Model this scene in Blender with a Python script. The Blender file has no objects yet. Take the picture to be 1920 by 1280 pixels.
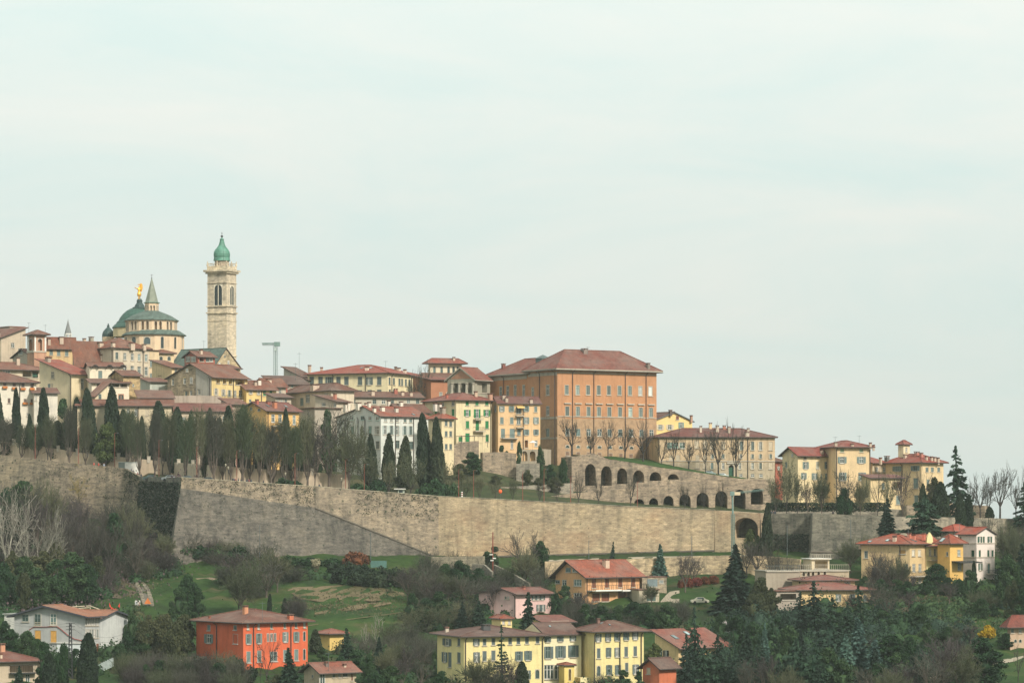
import bpy, math, random
import numpy as np
from mathutils import Vector, Matrix

random.seed(7)
rng = np.random.default_rng(7)
SC = bpy.context.scene
COL = SC.collection
HAZE = 0.00006
F = 6000.0; HY = 960.0; CX = 960.0        # focal length in photo pixels, eye level row, centre column

# ---------------------------------------------------------------- camera, world, sun, exposure
cam_d = bpy.data.cameras.new('camera'); cam = bpy.data.objects.new('camera', cam_d); COL.objects.link(cam)
cam.location = (0, 0, 0); cam.rotation_euler = (math.radians(90), 0, 0)
cam_d.sensor_width = 36.0; cam_d.lens = F / 1920 * 36.0
cam_d.shift_y = (HY - 640) / 1920
cam_d.clip_start = 1.0; cam_d.clip_end = 8000
SC.camera = cam

SUN_EL = math.radians(36); SUN_ROT = math.radians(144)
world = bpy.data.worlds.new('World'); SC.world = world; world.use_nodes = True
nt = world.node_tree; nt.nodes.clear()
def N(tree, kind, **kw):
    n = tree.nodes.new(kind)
    for k, v in kw.items():
        if k[0] == 'i' and k[1:].isdigit(): n.inputs[int(k[1:])].default_value = v
        else: setattr(n, k, v)
    return n
out = N(nt, 'ShaderNodeOutputWorld'); bg = N(nt, 'ShaderNodeBackground')
sky = N(nt, 'ShaderNodeTexSky', sky_type='NISHITA', sun_disc=False, sun_elevation=SUN_EL, sun_rotation=SUN_ROT)
tc = N(nt, 'ShaderNodeTexCoord'); mp = N(nt, 'ShaderNodeMapping'); mp.inputs['Scale'].default_value = (5.0, 5.0, 21.0)
mp.inputs['Rotation'].default_value = (0.05, 0.10, 0.3)
nz = N(nt, 'ShaderNodeTexNoise'); nz.inputs['Scale'].default_value = 1.6; nz.inputs['Detail'].default_value = 6; nz.inputs['Roughness'].default_value = .6
nz.inputs['Distortion'].default_value = .5
cr = N(nt, 'ShaderNodeValToRGB'); cr.color_ramp.elements[0].position = .33; cr.color_ramp.elements[1].position = .68
cr.color_ramp.elements[0].color = (7.25, 8.5, 8.1, 1); cr.color_ramp.elements[1].color = (8.5, 8.85, 8.25, 1)
mx = N(nt, 'ShaderNodeMix', data_type='RGBA'); mx.inputs[0].default_value = .97
L = nt.links.new
L(tc.outputs['Generated'], mp.inputs[0]); L(mp.outputs[0], nz.inputs['Vector']); L(nz.outputs['Fac'], cr.inputs[0])
sp_ = N(nt, 'ShaderNodeSeparateXYZ'); L(tc.outputs['Generated'], sp_.inputs[0])        # the overcast thins a little towards the horizon
mr = N(nt, 'ShaderNodeMapRange'); L(sp_.outputs[2], mr.inputs[0])
for k_, v_ in ((1, 0.0), (2, .19), (3, .84), (4, 1.16)): mr.inputs[k_].default_value = v_
ml = N(nt, 'ShaderNodeVectorMath', operation='SCALE'); L(cr.outputs[0], ml.inputs[0]); L(mr.outputs[0], ml.inputs['Scale'])
L(sky.outputs[0], mx.inputs[6]); L(ml.outputs[0], mx.inputs[7]); L(mx.outputs[2], bg.inputs[0]); L(bg.outputs[0], out.inputs[0])
bg.inputs[1].default_value = 0.070

sun_d = bpy.data.lights.new('sun', 'SUN'); sun = bpy.data.objects.new('sun', sun_d); COL.objects.link(sun)
sun_d.energy = 3.1; sun_d.angle = math.radians(7); sun_d.color = (1.0, .94, .84)
sd = Vector((math.sin(SUN_ROT) * math.cos(SUN_EL), math.cos(SUN_ROT) * math.cos(SUN_EL), math.sin(SUN_EL)))
sun.rotation_euler = sd.to_track_quat('Z', 'Y').to_euler(); sun.location = (200, -100, 300)

vs = SC.view_settings
vs.view_transform = 'Standard'; vs.look = 'None'; vs.gamma = 1.0; vs.exposure = 0.5; vs.use_curve_mapping = False
SC.cycles.max_bounces = 6; SC.cycles.diffuse_bounces = 3; SC.cycles.volume_bounces = 1; SC.cycles.transparent_max_bounces = 12
SC.cycles.use_denoising = True

# ---------------------------------------------------------------- small maths
def P(px, py, Y): return Vector(((px - CX) / F * Y, Y, (HY - py) / F * Y))
def X_(px, Y): return (px - CX) / F * Y
def Z_(py, Y): return (HY - py) / F * Y
def s2l(c): return c / 12.92 if c <= .04045 else ((c + .055) / 1.055) ** 2.4
def rgb(r, g, b, k=1.0): return tuple(s2l(x / 255) * k for x in (r, g, b))

# ---------------------------------------------------------------- mesh builder
class MB:
    def __init__(s): s.v = []; s.f = []; s.m = []
    def face(s, pts, m=0):
        i = len(s.v); s.v.extend(tuple(p) for p in pts); s.f.append(tuple(range(i, i + len(pts)))); s.m.append(m)
    def add(s, pts, faces, m=0):
        i = len(s.v); s.v.extend(tuple(p) for p in pts)
        for f in faces: s.f.append(tuple(i + k for k in f)); s.m.append(m)
    def box(s, x0, y0, z0, x1, y1, z1, m=0, fm=None):
        p = [(x0, y0, z0), (x1, y0, z0), (x1, y1, z0), (x0, y1, z0), (x0, y0, z1), (x1, y0, z1), (x1, y1, z1), (x0, y1, z1)]
        if fm: p = [fm(*q) for q in p]
        s.add(p, [(0, 3, 2, 1), (4, 5, 6, 7), (0, 1, 5, 4), (1, 2, 6, 5), (2, 3, 7, 6), (3, 0, 4, 7)], m)
    def beam(s, p, q, r, r2=None, n=4, m=0, cap=True):
        p = Vector(p); q = Vector(q); r2 = r if r2 is None else r2
        d = (q - p)
        if d.length < 1e-6: return
        d.normalize(); u = d.orthogonal().normalized(); w = d.cross(u)
        pts = []
        for c, rr in ((p, r), (q, r2)):
            for k in range(n):
                a = 2 * math.pi * (k + .5) / n; pts.append(c + u * (rr * math.cos(a)) + w * (rr * math.sin(a)))
        fs = [(k, (k + 1) % n, n + (k + 1) % n, n + k) for k in range(n)]
        if cap: fs += [tuple(range(n - 1, -1, -1)), tuple(range(n, 2 * n))]
        s.add(pts, fs, m)
    def path(s, pts, rad, n=4, m=0):
        """one connected tube through pts; rad is a number or a list"""
        pts = [Vector(p) for p in pts]; k = len(pts)
        rad = rad if isinstance(rad, (list, tuple)) else [rad] * k
        vs_ = []
        for i, p in enumerate(pts):
            d = (pts[min(i + 1, k - 1)] - pts[max(i - 1, 0)]).normalized()
            ref = Vector((0, 0, 1)) if abs(d.z) < .9 else Vector((1, 0, 0))
            u = d.cross(ref).normalized(); w = d.cross(u)
            for j in range(n):
                a = 2 * math.pi * (j + .5) / n; vs_.append(p + (u * math.cos(a) + w * math.sin(a)) * rad[i])
        fs = []
        for i in range(k - 1):
            for j in range(n): fs.append((i * n + j, i * n + (j + 1) % n, (i + 1) * n + (j + 1) % n, (i + 1) * n + j))
        fs += [tuple(range(n - 1, -1, -1)), tuple(range((k - 1) * n, k * n))]
        s.add(vs_, fs, m)
    def lathe(s, prof, n=16, c=(0, 0), m=0, ph=0.0, cap=True):
        pts = []
        for r, z in prof:
            for k in range(n):
                a = 2 * math.pi * k / n + ph; pts.append((c[0] + r * math.cos(a), c[1] + r * math.sin(a), z))
        fs = []
        for i in range(len(prof) - 1):
            for k in range(n): fs.append((i * n + k, i * n + (k + 1) % n, (i + 1) * n + (k + 1) % n, (i + 1) * n + k))
        if cap: fs += [tuple(range(n - 1, -1, -1)), tuple(range((len(prof) - 1) * n, len(prof) * n))]
        s.add(pts, fs, m)
    def mesh(s, name, mats, smooth=False):
        me = bpy.data.meshes.new(name); me.from_pydata(s.v, [], s.f)
        for x in (mats if isinstance(mats, (list, tuple)) else [mats]): me.materials.append(x)
        if len(me.materials) > 1: me.polygons.foreach_set('material_index', s.m)
        if smooth: me.polygons.foreach_set('use_smooth', [True] * len(s.f))
        return me
    def obj(s, name, mats, parent=None, M=None, smooth=False):
        return link(name, s.mesh(name, mats, smooth), parent, M)

def link(name, data, parent=None, M=None):
    o = bpy.data.objects.new(name, data); COL.objects.link(o)
    if parent is not None: o.parent = parent
    if M is not None: o.matrix_local = M
    return o
def tag(o, label=None, cat=None, group=None, kind=None):
    if label: o['label'] = label
    if cat: o['category'] = cat
    if group: o['group'] = group
    if kind: o['kind'] = kind
    return o
def empty(name, M, label, cat, group=None):
    o = bpy.data.objects.new(name, None); o.empty_display_size = .5; COL.objects.link(o); o.matrix_world = M
    return tag(o, label, cat, group)
def frameM(p, a=0.0): return Matrix.Translation(p) @ Matrix.Rotation(a, 4, 'Z')

# ---------------------------------------------------------------- materials
MATS = {}
def newmat(key):
    m = bpy.data.materials.new(key); m.use_nodes = True; t = m.node_tree; b = t.nodes['Principled BSDF']
    MATS[key] = m; return m, t, b
def ramp(t, fac, stops):
    r = N(t, 'ShaderNodeValToRGB'); e = r.color_ramp.elements
    while len(e) < len(stops): e.new(.5)
    for i, (p, c) in enumerate(stops): e[i].position = p; e[i].color = (*c, 1)
    t.links.new(fac, r.inputs[0]); return r.outputs[0]
def noise(t, vec, scale, detail=4, rough=.55, dist=0):
    n = N(t, 'ShaderNodeTexNoise'); n.inputs['Scale'].default_value = scale; n.inputs['Detail'].default_value = detail
    n.inputs['Roughness'].default_value = rough; n.inputs['Distortion'].default_value = dist
    t.links.new(vec, n.inputs['Vector']); return n.outputs['Fac']
def coords(t, scale=(1, 1, 1), rand=True):
    tc_ = N(t, 'ShaderNodeTexCoord'); v = tc_.outputs['Object']
    if rand:
        oi = N(t, 'ShaderNodeObjectInfo'); mu = N(t, 'ShaderNodeMath', operation='MULTIPLY'); mu.inputs[1].default_value = 57.0
        t.links.new(oi.outputs['Random'], mu.inputs[0])
        ad = N(t, 'ShaderNodeVectorMath', operation='ADD'); t.links.new(v, ad.inputs[0]); t.links.new(mu.outputs[0], ad.inputs[1]); v = ad.outputs[0]
    m = N(t, 'ShaderNodeMapping'); m.inputs['Scale'].default_value = scale; t.links.new(v, m.inputs[0]); return m.outputs[0]
def mix(t, a, b, fac, mode='MIX'):
    x = N(t, 'ShaderNodeMix', data_type='RGBA', blend_type=mode)
    for s, i in ((fac, 0), (a, 6), (b, 7)):
        if isinstance(s, (int, float)): x.inputs[i].default_value = s
        elif isinstance(s, tuple): x.inputs[i].default_value = (*s[:3], 1)
        else: t.links.new(s, x.inputs[i])
    return x.outputs[2]
def bump(t, b, h, strength=.3, dist=.05):
    n = N(t, 'ShaderNodeBump'); n.inputs['Strength'].default_value = strength; n.inputs['Distance'].default_value = dist
    t.links.new(h, n.inputs['Height']); t.links.new(n.outputs[0], b.inputs['Normal'])

KW = .78           # photo wall colour (in the light) to base colour
def stucco(c, wear=.5, split=None, c2=None, k=KW):
    """painted render with patches, streaks and (split) a differently finished lower zone"""
    key = 'stucco_%d_%d_%d_%s_%s_%s' % (*c, wear, split, c2)
    if key in MATS: return MATS[key]
    m, t, b = newmat(key); b.inputs['Roughness'].default_value = .9
    base = rgb(*c, k); lum = .3 * base[0] + .6 * base[1] + .1 * base[2]; base = tuple(.88 * x + .12 * lum for x in base)
    pale = tuple(min(.85, x * 1.12 + .02) for x in base); dirt = tuple(x * f for x, f in zip(base, (.68, .70, .74)))
    n1 = noise(t, coords(t), .28, 5, .6); n2 = noise(t, coords(t, (1.6, 1.6, .12)), 1.0, 4, .6); n3 = noise(t, coords(t), 2.6, 3)
    colr = ramp(t, n1, [(.30, dirt), (.50, base), (.72, pale)])
    colr = mix(t, base, colr, .35 + .5 * wear)
    st = ramp(t, n2, [(.50, (1, 1, 1)), (.72, tuple(1 - .40 * wear for _ in range(3)))])
    colr = mix(t, colr, st, 1.0, 'MULTIPLY')
    fine = ramp(t, n3, [(.3, (.9, .9, .9)), (.7, (1.06, 1.06, 1.06))])
    colr = mix(t, colr, fine, .7, 'MULTIPLY')
    if split is not None:
        low = rgb(*c2, k); lowd = tuple(x * .72 for x in low)
        lc = ramp(t, noise(t, coords(t), .9, 6, .7), [(.33, lowd), (.55, low), (.75, tuple(x * 1.15 for x in low))])
        tcx = N(t, 'ShaderNodeTexCoord'); sp = N(t, 'ShaderNodeSeparateXYZ'); t.links.new(tcx.outputs['Object'], sp.inputs[0])
        a1 = N(t, 'ShaderNodeMath', operation='MULTIPLY_ADD'); t.links.new(n1, a1.inputs[0]); a1.inputs[1].default_value = 1.6; a1.inputs[2].default_value = split - .8
        gt = N(t, 'ShaderNodeMath', operation='LESS_THAN'); t.links.new(sp.outputs[2], gt.inputs[0]); t.links.new(a1.outputs[0], gt.inputs[1])
        colr = mix(t, colr, lc, gt.outputs[0])
    t.links.new(colr, b.inputs['Base Color']); bump(t, b, n3, .25, .04)
    return m
def flat(c, k=KW, rough=.7, key=None, var=.15, metal=0.0, scale=1.2):
    key = key or 'paint_%d_%d_%d_%s_%s' % (*c, k, rough)
    if key in MATS: return MATS[key]
    m, t, b = newmat(key); b.inputs['Roughness'].default_value = rough; b.inputs['Metallic'].default_value = metal
    base = rgb(*c, k)
    cc = ramp(t, noise(t, coords(t), scale, 4), [(.3, tuple(x * (1 - var) for x in base)), (.7, tuple(x * (1 + var) for x in base))])
    t.links.new(cc, b.inputs['Base Color']); return m
def tiles(c, k=.44, spread=.5):
    """weathered clay pan tiles seen from afar: streaks down the slope, mottling, lichen"""
    key = 'tiles_%d_%d_%d' % c
    if key in MATS: return MATS[key]
    m, t, b = newmat(key); b.inputs['Roughness'].default_value = .92
    base = rgb(*c, k)
    n1 = noise(t, coords(t), 1.7, 5, .75); n2 = noise(t, coords(t), .22, 4); n3 = noise(t, coords(t), 5.0, 3, .7)
    dk = tuple(x * y for x, y in zip(base, (.62, .66, .74))); lt = tuple(min(.7, x * y) for x, y in zip(base, (1.28, 1.22, 1.16)))
    cc = ramp(t, n1, [(.30, dk), (.5, base), (.72, lt)])
    lich = tuple(.45 * x + .55 * y for x, y in zip(base, (.19, .165, .14)))
    cc = mix(t, cc, lich, ramp(t, n2, [(.40, (0, 0, 0)), (.70, (.8, .8, .8))]))
    n4 = noise(t, coords(t, (1, 1, .4)), .8, 6, .8)
    cc = mix(t, cc, ramp(t, n4, [(.34, (.55, .56, .6)), (.47, (.95, .95, .95)), (.56, (1.06, 1.04, 1.02)), (.70, (1.5, 1.4, 1.3))]), .85, 'MULTIPLY')
    cc = mix(t, cc, ramp(t, n3, [(.32, (.72, .72, .74)), (.68, (1.2, 1.18, 1.15))]), .8, 'MULTIPLY')
    oi = N(t, 'ShaderNodeObjectInfo'); cc = mix(t, cc, ramp(t, oi.outputs['Random'], [(0, (.84, .90, .92)), (.5, (1, 1, 1)), (1, (1.12, 1.02, .94))]), 1.0, 'MULTIPLY')
    t.links.new(cc, b.inputs['Base Color'])
    bump(t, b, n3, .6, .12)
    return m
def stone(c, k=KW, key=None, bw=.7, bh=.32, dark=.45, red=None, holes=.0, streak=.3, grain=.75):
    """coursed rubble masonry: each stone a slightly different tone, eroded joints, dark put-log gaps"""
    key = key or 'stone_%d_%d_%d_%s' % (*c, bw)
    if key in MATS: return MATS[key]
    m, t, b = newmat(key); b.inputs['Roughness'].default_value = .95
    base = rgb(*c, k)
    tcx = N(t, 'ShaderNodeTexCoord'); sp = N(t, 'ShaderNodeSeparateXYZ'); t.links.new(tcx.outputs['Object'], sp.inputs[0])
    ad = N(t, 'ShaderNodeMath', operation='ADD'); t.links.new(sp.outputs[0], ad.inputs[0]); t.links.new(sp.outputs[1], ad.inputs[1])
    cb = N(t, 'ShaderNodeCombineXYZ'); t.links.new(ad.outputs[0], cb.inputs[0]); t.links.new(sp.outputs[2], cb.inputs[1])
    br = N(t, 'ShaderNodeTexBrick'); t.links.new(cb.outputs[0], br.inputs['Vector'])
    for k_, v_ in (('Scale', 1.0), ('Mortar Size', .035), ('Mortar Smooth', .4), ('Bias', 0.0), ('Brick Width', bw), ('Row Height', bh)): br.inputs[k_].default_value = v_
    br.offset = .5; br.squash = 1.0
    br.inputs['Color1'].default_value = (*[x * 1.18 for x in base], 1); br.inputs['Color2'].default_value = (*[x * .72 for x in base], 1)
    br.inputs['Mortar'].default_value = (*[x * .5 for x in base], 1)
    n1 = noise(t, coords(t, rand=False), .13, 6, .65); n2 = noise(t, coords(t, (.55, .55, 1.15), False), 1.35, 6, .8); n3 = noise(t, coords(t, (1, 1, .14), False), .55, 5, .6); n4 = noise(t, coords(t, (.35, .35, 1.6), False), .8, 4, .7)
    cc = mix(t, br.outputs['Color'], ramp(t, n2, [(.28, tuple(x * .55 for x in base)), (.5, base), (.74, tuple(min(.8, x * 1.35) for x in base))]), .5)
    cc = mix(t, cc, ramp(t, n2, [(.34, (.42, .42, .43)), (.47, (.95, .95, .95)), (.56, (1.05, 1.05, 1.04)), (.70, (1.7, 1.66, 1.58))]), grain, 'MULTIPLY')
    cc = mix(t, cc, ramp(t, n4, [(.36, (.62, .62, .64)), (.5, (1, 1, 1)), (.66, (1.25, 1.23, 1.2))]), grain, 'MULTIPLY')
    cc = mix(t, cc, ramp(t, n1, [(.35, (.66, .67, .70)), (.52, (1, 1, 1)), (.7, (1.14, 1.1, 1.02))]), .8, 'MULTIPLY')
    cc = mix(t, cc, ramp(t, n3, [(.48, (1, 1, 1)), (.70, (1 - streak * 1.6, 1 - streak * 1.5, 1 - streak * 1.45))]), 1.0, 'MULTIPLY')
    if red is not None:
        f = ramp(t, noise(t, coords(t, (1, 1, 1.3), False), .085, 4, .6), [(.50, (0, 0, 0)), (.66, (.6, .6, .6))])
        cc = mix(t, cc, mix(t, rgb(*red, k), cc, .4), f)
    if holes:
        vo = N(t, 'ShaderNodeTexVoronoi'); vo.inputs['Scale'].default_value = .55; t.links.new(coords(t, rand=False), vo.inputs['Vector'])
        hf = ramp(t, vo.outputs['Distance'], [(.10 * holes, (1, 1, 1)), (.22 * holes, (0, 0, 0))])
        cc = mix(t, cc, tuple(x * y for x, y in zip(base, (.24, .30, .26))), hf)
    t.links.new(cc, b.inputs['Base Color']); bump(t, b, n2, .5, .12)
    return m
def leafmat(key, dark, light, k=.66, trans=.0):
    """foliage: clumps vary in hue by their place in the crown, and each plant differs a little"""
    if key in MATS: return MATS[key]
    m, t, b = newmat(key); b.inputs['Roughness'].default_value = .75; b.inputs['Specular IOR Level'].default_value = .2
    d = tuple(x * k for x in dark); l = tuple(x * k for x in light)
    g = N(t, 'ShaderNodeNewGeometry')
    n1 = noise(t, coords(t), 1.1, 3, .6)
    r = N(t, 'ShaderNodeMath', operation='MULTIPLY_ADD'); t.links.new(g.outputs['Random Per Island'], r.inputs[0]); r.inputs[1].default_value = .45
    n1m = N(t, 'ShaderNodeMath', operation='MULTIPLY_ADD'); t.links.new(n1, n1m.inputs[0]); n1m.inputs[1].default_value = 1.1; n1m.inputs[2].default_value = -.28
    t.links.new(n1m.outputs[0], r.inputs[2])
    cc = ramp(t, r.outputs[0], [(.15, d), (.85, l)])
    oi = N(t, 'ShaderNodeObjectInfo'); hv = N(t, 'ShaderNodeHueSaturation'); t.links.new(cc, hv.inputs['Color'])
    mv = N(t, 'ShaderNodeMath', operation='MULTIPLY_ADD'); t.links.new(oi.outputs['Random'], mv.inputs[0]); mv.inputs[1].default_value = .5; mv.inputs[2].default_value = .75
    mh = N(t, 'ShaderNodeMath', operation='MULTIPLY_ADD'); t.links.new(oi.outputs['Random'], mh.inputs[0]); mh.inputs[1].default_value = -.05; mh.inputs[2].default_value = .525
    t.links.new(mv.outputs[0], hv.inputs['Value']); t.links.new(mh.outputs[0], hv.inputs['Hue']); t.links.new(hv.outputs[0], b.inputs['Base Color'])
    return m
def glassmat(c=(96, 116, 112), key='window_glass'):
    if key in MATS: return MATS[key]
    m, t, b = newmat(key); b.inputs['Roughness'].default_value = .08; b.inputs['Specular IOR Level'].default_value = .6
    base = rgb(*c, .55)
    oi = N(t, 'ShaderNodeObjectInfo'); cc = ramp(t, oi.outputs['Random'], [(.0, tuple(x * .5 for x in base)), (.7, base), (1, tuple(x * 2.4 for x in base))])
    t.links.new(cc, b.inputs['Base Color']); return m
GLASS = glassmat()
WOOD = flat((92, 76, 70), .55, key='dark_eaves_wood'); METAL = flat((120, 132, 132), .5, .5, key='grey_metal'); PIPE = flat((98, 84, 78), .5, .6, key='brown_downpipe')
DARK = flat((70, 72, 72), .4, key='dark_timber'); WHITE = flat((240, 236, 226), .75, key='white_paint'); TRIM = stucco((205, 192, 170), .5)
IRON = flat((70, 72, 74), .4, .5, key='dark_iron'); GREYSH = flat((150, 165, 160), .62, key='grey_green_shutter')
# ---------------------------------------------------------------- terrain
# rampart line: photo column, row of its top, distance, row of the cordon, batter
WALL = [(-260, 838, 862, None), (-120, 842, 858, None), (80, 862, 838, None), (234, 878, 828, None), (262, 893, 818, None), (340, 895, 772, 915), (590, 912, 788, 952),
        (822, 930, 803, 1046), (1340, 956.7, 787.5, 1032), (1425, 962, 784, 1030), (1434, 963, 802, 1031), (1520, 962, 797, 1031), (1524, 962, 780, 1034), (1660, 967, 784, 1036), (1920, 972, 800, 1040), (2300, 985, 812, 1048)]
wx = np.array([w[0] for w in WALL], float); wtop = np.array([w[1] for w in WALL], float); wY = np.array([w[2] for w in WALL], float)
def Yw(px): return float(np.interp(px, wx, wY))
def ztop(px): return Z_(float(np.interp(px, wx, wtop)), Yw(px))
LCOL = np.array([-400, -100, 100, 300, 500, 700, 900, 1100, 1300, 1500, 1700, 1900, 2100, 2400], float)
LROW = np.array([440, 600, 640, 680, 720, 755, 785, 870], float)
LPY = np.array([
    [1620] * 14,
    [1285, 1290, 1292, 1292, 1296, 1298, 1300, 1302, 1304, 1306, 1304, 1290, 1285, 1285],
    [1235, 1240, 1246, 1250, 1256, 1262, 1266, 1270, 1268, 1264, 1255, 1245, 1240, 1240],
    [1170, 1185, 1200, 1205, 1200, 1198, 1194, 1200, 1205, 1205, 1195, 1195, 1188, 1185],
    [1100, 1120, 1135, 1140, 1132, 1130, 1128, 1140, 1145, 1145, 1125, 1140, 1135, 1130],
    [1030, 1045, 1062, 1078, 1082, 1084, 1085, 1088, 1088, 1090, 1068, 1085, 1080, 1075],
    [970, 985, 1005, 1022, 1034, 1046, 1050, 1044, 1034, 1040, 1036, 1040, 1035, 1030],
    [880, 890, 920, 960, 990, 1010, 1015, 1010, 1005, 1005, 1005, 1010, 1010, 1010]], float)
UCOL = np.array([-400, -150, 0, 150, 300, 450, 600, 750, 900, 1050, 1200, 1350, 1500, 1700, 1900, 2100, 2400], float)
UROW = np.array([812, 835, 860, 890, 930, 985, 1060, 1250, 1500], float)
UPY = np.array([
    [846, 850, 858, 874, 896, 905, 914, 928, 938, 946, 954, 960, 964, 970, 975, 980, 986],
    [842, 846, 856, 868, 890, 900, 908, 914, 906, 930, 945, 955, 962, 968, 974, 980, 986],
    [835, 840, 848, 862, 872, 880, 888, 886, 868, 915, 918, 925, 955, 966, 976, 984, 990],
    [812, 816, 822, 838, 848, 858, 862, 868, 864, 862, 868, 895, 950, 966, 982, 990, 995],
    [790, 785, 780, 775, 790, 800, 806, 818, 838, 856, 866, 890, 950, 968, 990, 1000, 1005],
    [720, 715, 712, 712, 716, 722, 735, 760, 790, 826, 862, 900, 955, 980, 1005, 1012, 1020],
    [700, 695, 692, 692, 700, 710, 730, 765, 800, 840, 885, 930, 975, 1000, 1020, 1025, 1030],
    [900] * 8 + [920, 940, 960, 990, 1010, 1020, 1040, 1050, 1060],
    [1110] * 17], float)
def bil(cols, rows, tab, px, Y):
    px = min(max(px, cols[0]), cols[-1]); Y = min(max(Y, rows[0]), rows[-1])
    i = min(int(np.searchsorted(cols, px, 'right')) - 1, len(cols) - 2); j = min(int(np.searchsorted(rows, Y, 'right')) - 1, len(rows) - 2)
    u = (px - cols[i]) / (cols[i + 1] - cols[i]); v = (Y - rows[j]) / (rows[j + 1] - rows[j])
    return (tab[j, i] * (1 - u) + tab[j, i + 1] * u) * (1 - v) + (tab[j + 1, i] * (1 - u) + tab[j + 1, i + 1] * u) * v
def gz(px, Y):
    """height of the ground below photo column px at distance Y"""
    yw = Yw(px)
    if Y < yw: return Z_(bil(LCOL, LROW, LPY, px, Y), Y)
    zt = ztop(px) - 1.0; z = Z_(bil(UCOL, UROW, UPY, px, Y), Y)
    t = min(1, max(0, (Y - yw - 14) / 16))
    return zt * (1 - t) + z * t
def Yb(px, py, lo=560):
    """distance at which the lower slope shows at photo row py"""
    hi = Yw(px) - .5
    for _ in range(40):
        mid = (lo + hi) / 2
        if HY - gz(px, mid) / mid * F > py: lo = mid
        else: hi = mid
    return lo

def grassmat(key, cols):
    m, t, b = newmat(key); b.inputs['Roughness'].default_value = .95; b.inputs['Specular IOR Level'].default_value = .1
    n1 = noise(t, coords(t, (1, 1, 1), False), .045, 5, .62, .6); n2 = noise(t, coords(t, (1, 1, 1), False), .5, 6, .7); n3 = noise(t, coords(t, (.5, 2.2, 1), False), .06, 4, .6, 1.0)
    cc = ramp(t, n1, cols)
    cc = mix(t, cc, ramp(t, n2, [(.3, (.6, .62, .6)), (.5, (1, 1, 1)), (.72, (1.35, 1.3, 1.15))]), .8, 'MULTIPLY')
    f = ramp(t, n3, [(.56, (0, 0, 0)), (.68, (.7, .7, .7))])
    cc = mix(t, cc, (.105, .082, .045), f)
    t.links.new(cc, b.inputs['Base Color']); bump(t, b, n2, .8, .3); return m
G_FIELD = grassmat('meadow_grass', [(.28, (.026, .034, .018)), (.45, (.026, .054, .016)), (.60, (.038, .070, .018)), (.72, (.085, .082, .036))])
G_TOWN = grassmat('garden_earth_and_grass', [(.3, (.055, .05, .035)), (.5, (.04, .055, .022)), (.7, (.09, .08, .05))])

def sheet(name, cols, rowsf, mat, kind='structure', jig=.25):
    pts = []; nr = None
    for c in cols:
        r = rowsf(c); nr = len(r)
        for (Y, z) in r: pts.append((X_(c, Y), Y, z + (rng.normal() * jig if jig else 0)))
    fs = [(i * nr + j, (i + 1) * nr + j, (i + 1) * nr + j + 1, i * nr + j + 1) for i in range(len(cols) - 1) for j in range(nr - 1)]
    me = bpy.data.meshes.new(name); me.from_pydata(pts, [], fs); me.materials.append(mat); me.polygons.foreach_set('use_smooth', [True] * len(fs))
    o = link(name, me); o['kind'] = kind; return o
def lower_rows(c):
    yw = Yw(c) + 3
    ys = list(np.linspace(446, 590, 8)) + list(np.linspace(596, yw, 62))
    return [(Y, Z_(bil(LCOL, LROW, LPY, c, Y), Y)) for Y in ys]
sheet('hillside', list(range(-400, 2401, 14)), lower_rows, G_FIELD)
def upper_rows(c):
    yw = Yw(c) + .6
    ys = list(np.linspace(yw, yw + 40, 14)) + list(np.linspace(yw + 46, 1500, 42))
    return [(Y, gz(c, Y)) for Y in ys]
sheet('town_hill', list(range(-400, 2401, 20)), upper_rows, G_TOWN, jig=.12)
mb = MB(); mb.face([(-2400, -500, -48.6), (2400, -500, -48.6), (2400, 2800, -48.6), (-2400, 2800, -48.6)])
vf = mb.obj('valley_floor', G_FIELD); vf['kind'] = 'structure'
# rampart road: a gravel strip just behind the parapet
ROADM = flat((200, 190, 172), .5, .95, key='road_gravel', scale=.5)
sheet('rampart_road', list(range(-250, 2300, 14)), lambda c: [(Yw(c) + 1.0 + k * 2.2, gz(c, Yw(c) + 1.0 + k * 2.2) + .12 + .02 * (k == 0)) for k in range(6)], ROADM, jig=0)

# ---------------------------------------------------------------- rampart wall
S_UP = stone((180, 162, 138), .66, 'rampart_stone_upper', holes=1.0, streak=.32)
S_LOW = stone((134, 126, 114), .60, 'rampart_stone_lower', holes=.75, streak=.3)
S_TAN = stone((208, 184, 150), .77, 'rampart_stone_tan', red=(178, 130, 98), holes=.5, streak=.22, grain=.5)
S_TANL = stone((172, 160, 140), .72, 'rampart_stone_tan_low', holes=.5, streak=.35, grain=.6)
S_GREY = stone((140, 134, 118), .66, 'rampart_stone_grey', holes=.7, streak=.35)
CAP = stone((198, 186, 160), .75, 'coping_stone', bw=1.2, bh=.6)

def mitred(pts):
    """outward (towards the valley) unit mitre for each vertex of a plan polyline"""
    out_ = []
    for i, p in enumerate(pts):
        ns = []
        for a, b in ((i - 1, i), (i, i + 1)):
            if 0 <= a and b < len(pts):
                d = (pts[b] - pts[a]).normalized(); ns.append(Vector((d.y, -d.x)))
        n = sum(ns, Vector((0, 0))).normalized(); k = max(.35, n.dot(ns[0])); out_.append(n / k)
    return out_
wall_root = empty('rampart_wall', frameM(P(822, 1046, 803)), 'long battered stone rampart wall with sharp bastion corners below the town', 'wall')
WM = wall_root.matrix_world.inverted()
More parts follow.
